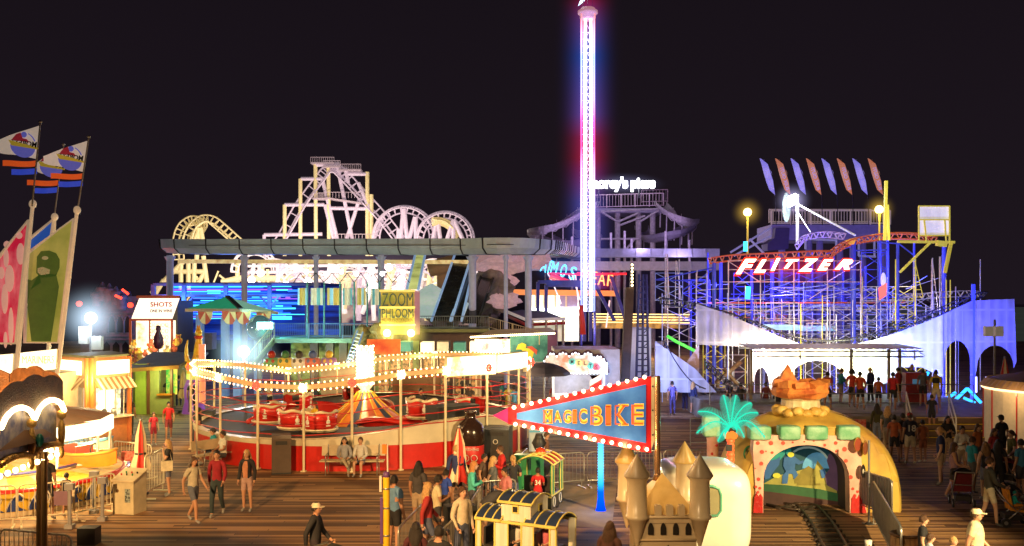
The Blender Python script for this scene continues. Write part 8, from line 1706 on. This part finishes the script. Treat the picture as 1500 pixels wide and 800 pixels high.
person('young woman in a tan top with open black cardigan and pink shorts on the boards', gx(362, 25.9), 1.68, -8, 'stand', BK, (.45, .3, .28), ('long', BL), S1, 'long', extra=[('tan_top', (lambda g: g.lathe([(.11, .98), (.118, 1.1), (.14, 1.28), (.1, 1.4), (.06, 1.44)], (0, -.035, 0), 12, -2.2, -.94))(MB()), cloth((.5, .22, .13)))])
person('slim woman in beige top and pale shorts crossing the boards left of the red shirt', gx(283, 24.6), 1.7, 60, 'walk', (.5, .46, .36), (.12, .14, .2), ('long', BR), S1, 'short')
person('person in bright red shirt far left by the green hut path', gx(247, 38.5), 1.6, 20, 'walk', (.5, .015, .02), (.2, .03, .04), ('short', DH), S2)
person('child in red standing left of the red-shirted walker', gx(225, 37.5), 1.3, 40, 'stand', (.5, .03, .06), (.3, .02, .05), ('short', BR), S1)
def bench(loc, rz, label, L_=1.8, m=None):
    t = thing('bench', label, 'bench', loc, rz=math.radians(rz)); m = m or mat('bench cream', (.5, .4, .26), .5)
    for k in range(3): b = MB(); b.box((0, -.12+.15*k, .45), (L_, .12, .035)); part(t, 'seat_slat', b, m, local=True)
    b = MB(); b.box((0, .3, .74), (L_, .03, .34), rot=Matrix.Rotation(-.15, 3, 'X')); part(t, 'backrest', b, m, local=True)
    for x in (-L_*.4, L_*.4): b = MB(); b.path([V(x, -.2, 0), V(x, -.18, .43), V(x, .22, .43), V(x, .32, .95)], .022, 6); b.tube(V(x, .22, .43), V(x, .32, 0), .022, n=6); b.path([V(x, -.18, .43), V(x, -.18, .65), V(x, .24, .67)], .018, 6); part(t, 'frame', b, m_steel, local=True)
    return t
bench((gx(516, 31.35)[0], 31.35, 0), 0, 'cream bench against the red skirt with two women seated', 2.1)
person('woman with bobbed dark hair sitting cross-legged at the left of the cream bench', (gx(504, 31.2)[0], 31.25), 1.68, 12, 'sitcross', (.3, .3, .33), (.45, .4, .3), ('long', DH), S1, 'long', 'long')
person('woman in pale coat and bare knees bending over her phone on the cream bench', (gx(528, 31.2)[0], 31.25), 1.68, -6, 'sit', (.55, .52, .48), (.16, .15, .2), ('short', BR), S1, 'long')
bench((-10.05, 32.95, 0), 52, 'steel bench facing left by the ride skirt with two people on it', 1.9)
person('seated person in turquoise shirt and dark cap on the left bench', (-10.42, 33.35), 1.7, -60, 'sit', (.02, .3, .38), (.05, .06, .12), ('short', DH), S1, cap=(.05, .05, .07))
person('seated dark-haired person in white shirt leaning forward on the left bench', (-9.85, 32.6), 1.7, -50, 'sit', WH, (.06, .06, .07), ('short', DH), S2)
person('dark-haired person half hidden behind the litter bin left of the benches', gx(291, 36), 1.65, 120, 'stand', BK, BK, ('short', DH), S2)
person('person in cream cap and black clothes walking across the bottom of the boards', gx(462, 19.2), 1.68, 80, 'walk', BK, (.03, .02, .03), ('short', DH), S1, 'long', 'long', cap=CR)
person('heavy man in light blue shirt and black shorts standing behind the yellow post', gx(577, 21.8), 1.74, 150, 'stand', (.12, .25, .45), BK, ('short', DH), S1, build=1.3)
person('tall woman with long black hair, charcoal shirt and khaki shorts at the queue', gx(613, 23.7), 1.74, 155, 'stand', (.06, .055, .06), KH, ('long', DH), S2, build=1.15)
person('boy in a cream t-shirt holding a blue bag at the queue barrier', gx(640, 22.3), 1.66, 110, 'phone', (.62, .55, .36), (.05, .05, .06), ('short', DH), S2)
person('child in royal blue shirt behind the boy in cream', gx(653, 24.2), 1.45, 140, 'stand', (.02, .06, .4), BK, ('short', DH), S2)
person('woman with ginger-blonde bob and turquoise cardigan looking at her phone', gx(692, 24.2), 1.66, 90, 'phone', (.08, .5, .45), (.06, .06, .08), ('long', (.5, .22, .07)), S3, 'long', 'long')
cm = MB(); cm.box((.0, -.36, 1.55), (.15, .09, .1)); cm.tube(V(0, -.4, 1.55), V(0, -.47, 1.55), .035, n=12)
person('photographer in black t-shirt raising a camera at the bottom between the barriers', gx(643, 17.0), 1.74, 165, 'camera', BK, (.1, .1, .12), ('short', DH), S1, extra=[('camera', cm, m_black)])
person('woman with very long black hair and dark red top at the bottom beside the photographer', gx(609, 17.5), 1.68, 178, 'stand', (.06, .01, .015), BK, ('long', DH), S2)
person('person in a bright red outfit turned left beside the train queue', gx(735, 26.6), 1.68, -80, 'phone', (.5, .02, .02), (.4, .03, .03), ('short', BR), S1, 'long', 'long')
person('short dark-haired child peeking beside the woman in turquoise', gx(709, 26.3), 1.5, 60, 'stand', (.08, .05, .04), BK, ('short', DH), S2)
person('man in black t-shirt and khaki shorts bending over towards the caboose', (gx(708, 22.2)[0], 22.2), 1.78, 105, 'bend', (.05, .05, .06), KH, ('short', (.2, .1, .06)), S1, build=1.2)
def jersey(num, y=.098, z=1.24, s=.17, col=WH):
    tb = fit(text(num, 1, .003, .02), s*1.15, s); g = MB()
    for v in tb.v: v.x = -v.x
    g.merge(tb, Matrix.Translation((0, y+.06, z))); return ('number', g, cloth(col))
person('child in a red jersey numbered 34 sitting in the green coach with back turned', (gx(788, 25.7)[0], 25.75), 1.35, 178, 'sit', (.5, .015, .02), (.3, .02, .02), ('short', DH), S2, z=.22, extra=[jersey('34', .1, .8)])
person('child in pale shirt sitting at the front of the caboose', (.12, 20.35), 1.15, -30, 'kid', WH, GY, ('short', BR), S3, z=.25)
person('child in pink shirt sitting at the rear of the caboose', (.72, 20.1), 1.15, -30, 'kid', (.6, .15, .2), GY, ('short', BR), S3, z=.25)
person('dark-haired person in brown seen from behind at the bottom left of the castle', gx(893, 17.3), 1.74, 150, 'stand', (.1, .04, .03), BK, ('long', BR), S1, build=1.2)
person('person in dark top crouching by the coach barrier under the pennant sign', gx(800, 30.5), 1.5, 70, 'stand', (.2, .1, .07), GY, ('short', BR), S1)
# right-hand side
person('long-haired woman in dark green top and jeans standing before the platform', gx(1285, 37.3), 1.66, 175, 'stand', (.06, .06, .02), (.16, .2, .3), ('long', DH), S2, 'long', 'long')
person('man in an orange top and dark shorts in the group below the platform', gx(1310, 33.4), 1.7, 150, 'stance', (.5, .12, .04), BK, ('short', DH), S2)
person('person in black beside the orange top in the group below the platform', gx(1323, 34.0), 1.68, 200, 'stand', BK, BK, ('short', DH), S2)
person('man in a dark navy jersey numbered 18 and pale shorts with his back turned', gx(1333, 33.2), 1.8, 180, 'stance', (.03, .03, .06), CR, ('short', BR), S1, build=1.2, cap=(.4, .03, .03), shoe=WH, extra=[jersey('18', .125, 1.25, .22)])
person('child in orange-brown shirt with white shoes right of the number 18 jersey', gx(1352, 33.6), 1.5, 190, 'stand', (.4, .12, .05), (.25, .08, .05), ('short', DH), S2, shoe=WH)
person('person in black seated low near the red control cabinet steps', gx(1365, 38.9), 1.45, 160, 'stand', BK, BK, ('short', DH), S2, z=.4)
for px, D_, c, l in ((1212, 41.5, (.45, .05, .06), 'person in dull red hoodie at the left of the queue platform'), (1248, 42.5, (.45, .04, .02), 'person in red with a huge dark afro on the queue platform'), (1260, 41.5, (.55, .07, .02), 'person in orange-red shirt on the queue platform'), (1287, 42, (.5, .12, .03), 'small person in orange on the queue platform'), (1308, 41.2, (.5, .02, .03), 'man in crimson shirt and dark shorts on the queue platform'), (1316, 44, (.3, .03, .03), 'person in maroon behind the crimson shirt'), (1352, 43, (.1, .1, .12), 'shadowy person left of the red control cabinet')):
    person(l, gx(px, D_), 1.68 if px != 1287 else 1.4, 180+RND.uniform(-40, 40), RND.choice(['stand', 'stance']), c, BK, ('afro' if px == 1248 else 'short', DH), S2, z=.9)
person('man in black and yellow top with pale shorts at the right of the queue platform', gx(1371, 41.3), 1.76, 160, 'stance', (.6, .42, .03), CR, ('short', DH), S2, z=.9, extra=[('vest', (lambda g: g.lathe([(.15, 1.2), (.165, 1.3), (.15, 1.42), (.06, 1.46)], (0, 0, 0), 14, sy=.9))(MB()), cloth(BK))])
person('woman in lilac top and dark shorts beside the black stroller', gx(1397, 27.3), 1.66, 70, 'push', (.4, .25, .35), (.05, .04, .05), ('long', BR), S1, 'none')
person('person in turquoise t-shirt and grey shorts beyond the black stroller', gx(1424, 28.3), 1.68, 100, 'stand', (.02, .3, .4), GY, ('short', BR), S1)
person('woman in black tank top with long light brown hair, back turned', gx(1444, 27.4), 1.66, 175, 'stand', BK, (.2, .22, .3), ('long', (.25, .13, .05)), S3, 'none')
person('woman in a long black dress right of the black tank top', gx(1462, 27.6), 1.7, 150, 'stand', BK, BK, ('long', DH), S2, 'short', 'long')
person('man in steel blue shirt and dark shorts cut by the right edge', gx(1496, 27.4), 1.74, 200, 'stand', (.05, .25, .45), (.06, .06, .08), ('short', DH), S1)
person('person in black cap standing beside the round cream booth', gx(1467, 33), 1.75, 190, 'stand', BK, BK, ('short', DH), S2, cap=BK)
person('man in dark patterned jacket and cream shorts pushing the orange stroller', gx(1449, 24.2), 1.76, 85, 'push', (.05, .05, .045), (.62, .56, .42), ('short', BR), S3, 'long', shoe=GY)
person('big person in cream shirt and cream cap walking at the bottom right', gx(1429, 18.4), 1.74, 60, 'walk', (.66, .58, .38), CR, ('short', BR), S1, build=1.3, cap=(.7, .6, .4))
person('fair-haired child low at the bottom edge left of the cream shirt', gx(1396, 18.2), 1.25, 40, 'stand', (.6, .4, .25), GY, ('short', BL), S3)
person('boy with brown hair in black behind the timber bin', gx(1352, 19.3), 1.4, 70, 'stand', BK, BK, ('short', BR), S3)
person('small boy with cropped brown hair and pale blue shirt right of the timber bin', gx(1362, 18.3), 1.28, 80, 'stand', (.4, .5, .6), GY, ('short', BR), S3)
person('child with brown hair at the bottom edge over the railway track', gx(1238, 17.3), 1.3, 170, 'stand', (.3, .1, .06), GY, ('short', BR), S3)
for px, D_, c, l in ((985, 47, (.1, .08, .3), 'shadowy person in blue light left of the low wall'), (1003, 49, (.06, .05, .2), 'short shadowy person in blue light by the sheeted tower base'), (1040, 48.5, (.1, .05, .08), 'shadowy person right of the dip track'), (1068, 47.5, (.05, .04, .05), 'dark person under the left end of the awning'), (1085, 46, (.04, .04, .04), 'dark person between awning posts left of the rock hat'), (1122, 46.5, (.2, .05, .04), 'person in brownish red behind the rock hat'),
                      (246, 49, (.04, .03, .04), 'dark figure at the counter of the green hut'), (262, 50.5, (.06, .06, .1), 'dark figure left of the closed beige umbrella'), (281, 47.5, (.03, .03, .04), 'dark figure right of the closed beige umbrella'), (294, 49.5, (.05, .04, .03), 'dark figure below the yellow animal figure'), (190, 40, (.06, .04, .03), 'vendor in dark clothes at the right end of the orange kiosk'),
                      (655, 50, (.1, .1, .1), 'grey figure waiting behind the spinning ride, left'), (679, 50.5, (.03, .03, .03), 'dark figure waiting behind the spinning ride, right'), (716, 49, (.12, .1, .09), 'dim figure behind the lit sign boxes'), (745, 45.5, (.6, .5, .05), 'person in bright yellow by the ride entrance'), (753, 44.6, (.1, .35, .55), 'person in sky blue by the ride entrance'), (475, 51, (.4, .45, .5), 'pale figure behind the bulb chains below the play deck')):
    person(l, gx(px, D_), 1.68, RND.uniform(120, 240), RND.choice(['stand', 'stance', 'phone']), c, (c[0]*.5, c[1]*.5, c[2]*.5), ('short', DH), S2, legs='long')
rq = random.Random(3)
cols = {'dark grey': GY, 'navy': (.02, .03, .12), 'cream': CR, 'dull red': (.35, .03, .03), 'teal': (.03, .22, .24), 'black': BK, 'white': WH, 'olive': (.12, .12, .04), 'pink': (.5, .18, .2), 'orange': (.5, .15, .03)}
for px, D_, cn, pl in ((752, 25.4, 'black', 'between the coach and the woman in turquoise'), (722, 25.2, 'dark grey', 'behind the man bending over'), (668, 26.2, 'navy', 'left of the closed umbrella at the queue'), (626, 20.9, 'dull red', 'at the inner side of the queue barriers'), (677, 20.4, 'cream', 'between the two queue barriers'), (742, 23.4, 'pink', 'beside the caboose roof'),
    (1378, 29.5, 'navy', 'behind the woman in lilac'), (1409, 30.5, 'white', 'behind the turquoise t-shirt'), (1456, 30.4, 'dull red', 'between the black dress and the round booth'), (1482, 29.5, 'olive', 'behind the dark stroller'), (1432, 31.5, 'orange', 'below the brown steps, right'), (1388, 33, 'black', 'at the foot of the brown steps'), (1300, 35.5, 'dark grey', 'left of the orange top before the platform'),
    (1232, 43.8, 'teal', 'deep on the platform behind the red hoodies'), (1275, 44.5, 'navy', 'deep on the platform under the awning'), (1335, 45.5, 'olive', 'near the red control cabinet, deep on the platform'), (1140, 45, 'black', 'left of the rock hat under the awning'), (1015, 47.5, 'navy', 'by the low wall in blue light'), (1100, 48.5, 'dull red', 'at the low wall right end'),
    (600, 47.5, 'dark grey', 'behind the bulb column, right'), (626, 48.5, 'dull red', 'under the orange back panel'), (700, 46.5, 'cream', 'behind the right lit sign box'), (735, 47.5, 'teal', 'near the prize stall'), (440, 47.8, 'olive', 'behind the left tub cars'), (395, 46.5, 'white', 'behind the left chains of bulbs'), (812, 46, 'dull red', 'at the melts stand counter, left'), (905, 44, 'navy', 'right of the melts stand')):
    person('%s-clad person %s' % (cn, pl), gx(px, D_), rq.uniform(1.55, 1.8), rq.uniform(0, 360), rq.choice(['stand', 'stance', 'phone', 'walk']), cols[cn], rq.choice([BK, GY, KH, (.08, .1, .18)]), (rq.choice(['short', 'long', 'tail']), rq.choice([DH, BR, BL])), rq.choice([S1, S2, S3]), rq.choice(['short', 'long']), rq.choice(['short', 'long']), z=.9 if 1200 < px < 1350 and D_ > 40 else 0)
# riders
person('rider in yellow shirt in the front tub car', (ta(-104, 4.6).x, ta(-104, 4.6).y+.15), 1.5, -60, 'ride', (.7, .45, .03), BK, ('long', BR), S1, z=.98)
person('dark-haired rider in the tub car right of the cone', (ta(-54, 4.35).x, ta(-54, 4.35).y+.1), 1.6, 30, 'ride', BK, BK, ('short', DH), S2, z=1.3)
person('rider in black in the tub car by the ride entrance', (ta(-21, 4.6).x, ta(-21, 4.6).y), 1.6, -30, 'ride', (.05, .04, .04), BK, ('short', DH), S2, z=1.3)
p = kp(-85, 2.3); person('fair-haired small child in the front of the yellow toy boat', (p.x+.35, p.y-.1), 1.0, 200, 'kid', CR, GY, ('short', BL), S3, z=.85)
person('dark-haired small child in the back of the yellow toy boat', (p.x+.75, p.y-.2), 1.0, 200, 'kid', WH, GY, ('short', DH), S3, z=.85)
# strollers
def stroller(loc, rz, label, hood, seat):
    t = thing('stroller', label, 'stroller', (*loc, 0), rz=math.radians(rz))
    b = MB()
    for s in (-.24, .24): b.path([V(s, .5, 1.02), V(s, .2, .62), V(s, -.35, .12)], .016, 6); b.path([V(s, -.25, .62), V(s, .25, .14)], .016, 6)
    b.tube(V(-.24, .5, 1.02), V(.24, .5, 1.02), .022, n=8); b.tube(V(-.24, .2, .62), V(.24, .2, .62), .014, n=6); b.tube(V(-.24, -.33, .15), V(.24, -.33, .15), .014, n=6); part(t, 'frame', b, m_steel, local=True)
    b = MB(); b.prism([V(-.22, .22, .95), V(-.22, .12, .42), V(-.22, -.28, .38), V(-.22, -.28, .42), V(-.22, .06, .48), V(-.22, .16, .95)], V(.44, 0, 0)); part(t, 'seat', b, cloth(seat), local=True)
    b = MB(); b.grid(lambda u, v: V(-.24+.48*u, .2-.38*math.sin(v*PI*.5), .82+.28*math.cos(v*PI*.5)*(.6+.4*math.sin(u*PI))), 10, 8); part(t, 'hood', b, cloth(hood), local=True)
    b = MB(); b.box((0, .05, .25), (.4, .4, .14)); part(t, 'basket', b, m_dark, local=True)
    for s in (-.27, .27):
        for y in (-.35, .25): b = MB(); b.tube(V(s-.02, y, .12), V(s+.02, y, .12), .12, n=18); b.mt(1).tube(V(s-.025, y, .12), V(s+.025, y, .12), .05, n=10); part(t, 'wheel', b, [m_black, m_steel], local=True)
    return t
stroller(gx(1409, 26.6), 165, 'black stroller with dark red basket seen from behind in the crowd', (.02, .02, .025), (.15, .01, .02))
stroller(gx(1484, 24.3), 80, 'stroller with a turquoise hooded baby and orange blanket pushed by the man in cream shorts', (.02, .02, .02), (.7, .3, .02))
stroller(gx(1478, 28.2), 120, 'dark stroller with red side beside the man in steel blue', (.25, .01, .02), (.03, .02, .02))
stroller(gx(497, 18.2), 60, 'black stroller poking in at the bottom edge of the boards', (.02, .02, .02), (.03, .03, .03))
person('baby in turquoise hood lying in the orange stroller', (gx(1486, 24.3)[0], 24.3), .75, 80, 'kid', (.02, .5, .5), (.75, .3, .02), ('short', (.02, .4, .42)), S3, 'long', 'long', z=.33)
# ================================================================ one mesh per countable piece
def base_name(n): return n.rsplit('.', 1)[0] if n[-3:].isdigit() and '.' in n else n
SPLIT = {'ribs': 'rib', 'bracing': 'brace', 'rungs': 'rung', 'stiles': 'stile', 'trim': 'trim', 'red_seams': 'red_seam', 'side_posts': 'side_post', 'yellow_edges': 'yellow_edge', 'cross_beam': 'cross_beam', 'support': 'support', 'tower_leg': 'tower_leg', 'raking_leg': 'raking_leg', 'slot': 'slot',
         'window': 'window', 'pillars': 'pillar', 'speaker_box': 'speaker_box', 'corner_posts': 'corner_post', 'post': 'post', 'green_pillars': 'green_pillar', 'spots': 'spot', 'moulding': 'moulding', 'steps': 'step', 'mullions': 'mullion', 'bands': 'band',
         'pipes': 'pipe', 'rivets': 'rivet', 'seats': 'seat', 'coconuts': 'coconut', 'slats': 'slat', 'mast': 'mast', 'emblem': 'emblem', 'turret': 'turret', 'red_arm': 'red_arm', 'white_arm': 'white_arm', 'brown_arms': 'brown_arm', 'cyan_neon': 'cyan_neon', 'white_neon': 'white_neon', 'blue_neon': 'blue_neon', 'column': 'column',
         'yellow_frame': 'yellow_frame', 'painted_waves': 'painted_wave', 'printed_figures': 'printed_figure', 'beam': 'beam', 'pole': 'pole', 'teeth_print': 'tooth_print', 'white_emblem': 'white_emblem', 'side_wall': 'side_wall', 'rail': 'rail'}
for o in list(COL.objects):
    if o.type != 'MESH' or o.parent is None or base_name(o.name) not in SPLIT or o.data.users > 1: continue
    me = o.data; par = {}; pos = {}; vi = []
    for v in me.vertices:
        k = (round(v.co.x, 4), round(v.co.y, 4), round(v.co.z, 4)); vi.append(pos.setdefault(k, len(pos)))
    par = list(range(len(pos)))
    def find(a):
        while par[a] != a: par[a] = par[par[a]]; a = par[a]
        return a
    for p in me.polygons:
        r = find(vi[p.vertices[0]])
        for q in p.vertices[1:]: par[find(vi[q])] = r
    isl = {}
    for p in me.polygons: isl.setdefault(find(vi[p.vertices[0]]), []).append(p)
    if not 1 < len(isl) <= 95: continue
    for ps in isl.values():
        mp = {}; b = MB()
        for p in ps:
            for q in p.vertices:
                if q not in mp: mp[q] = len(b.v); b.v.append(me.vertices[q].co.copy())
            b.f.append([mp[q] for q in p.vertices]); b.m.append(p.material_index); b.s.append(p.use_smooth)
        nn = SPLIT[base_name(o.name)]; c = bpy.data.objects.new(nn, b.data(nn, [m for m in me.materials])); COL.objects.link(c); c.parent = o.parent; c.location = o.location
    bpy.data.objects.remove(o)

# sub-parts hang under the part they belong to
UNDER = {'bars': 'frame', 'foot': 'frame', 'roof_piping': 'roof', 'roof_trim': 'roof', 'cupola_window': 'cupola', 'cupola_roof': 'cupola', 'strap': 'folded_canopy', 'label': 'bottle', 'rosette': 'post', 'nosing': 'step', 'coconut': 'trunk', 'control_box': 'trunk',
         'red_foot': 'arch_wall', 'spot': 'arch_wall', 'painted_shape': 'mural_board', 'hat_band': 'rock_hat', 'yellow_stones': 'rock_hat', 'ape_face': 'ape_silhouette', 'rim': 'shell', 'emblem': 'shell', 'slot': 'body', 'logo': 'body', 'gunwale': 'hull', 'wave_crest': 'skirt', 'wave_crests': 'skirt',
         'window_rim': 'window', 'dome_band': 'roof_dome', 'letter': 'board', 'rivet': 'mounting_plate', 'blue_panel': 'board', 'ridge': 'roof', 'fan': 'post', 'button': 'panel_top', 'ladder': 'scaffold_pole', 'exit_plate': 'deck', 'red_seam': 'wall', 'picket': 'deck', 'parrot': 'mural_wall', 'jewel': 'scene_panel', 'brace': 'column', 'crown': 'lattice'}
for t in [o for o in COL.objects if o.parent is None and o.type == 'EMPTY']:
    kids = list(t.children); bn = {}
    for c in kids: bn.setdefault(base_name(c.name), []).append(c)
    for c in kids:
        if c.type != 'MESH': continue
        u = UNDER.get(base_name(c.name)); h = [x for x in bn.get(u, []) if x.type == 'MESH'] if u else []
        if not h or c.children or c in h: continue
        i = bn[base_name(c.name)].index(c); n = len(bn[base_name(c.name)]); g = h[min(len(h)-1, i*len(h)//n)]; g_loc = g.location.copy()
        if g.parent is not t: continue
        c.parent = g; c.location = c.location-g_loc
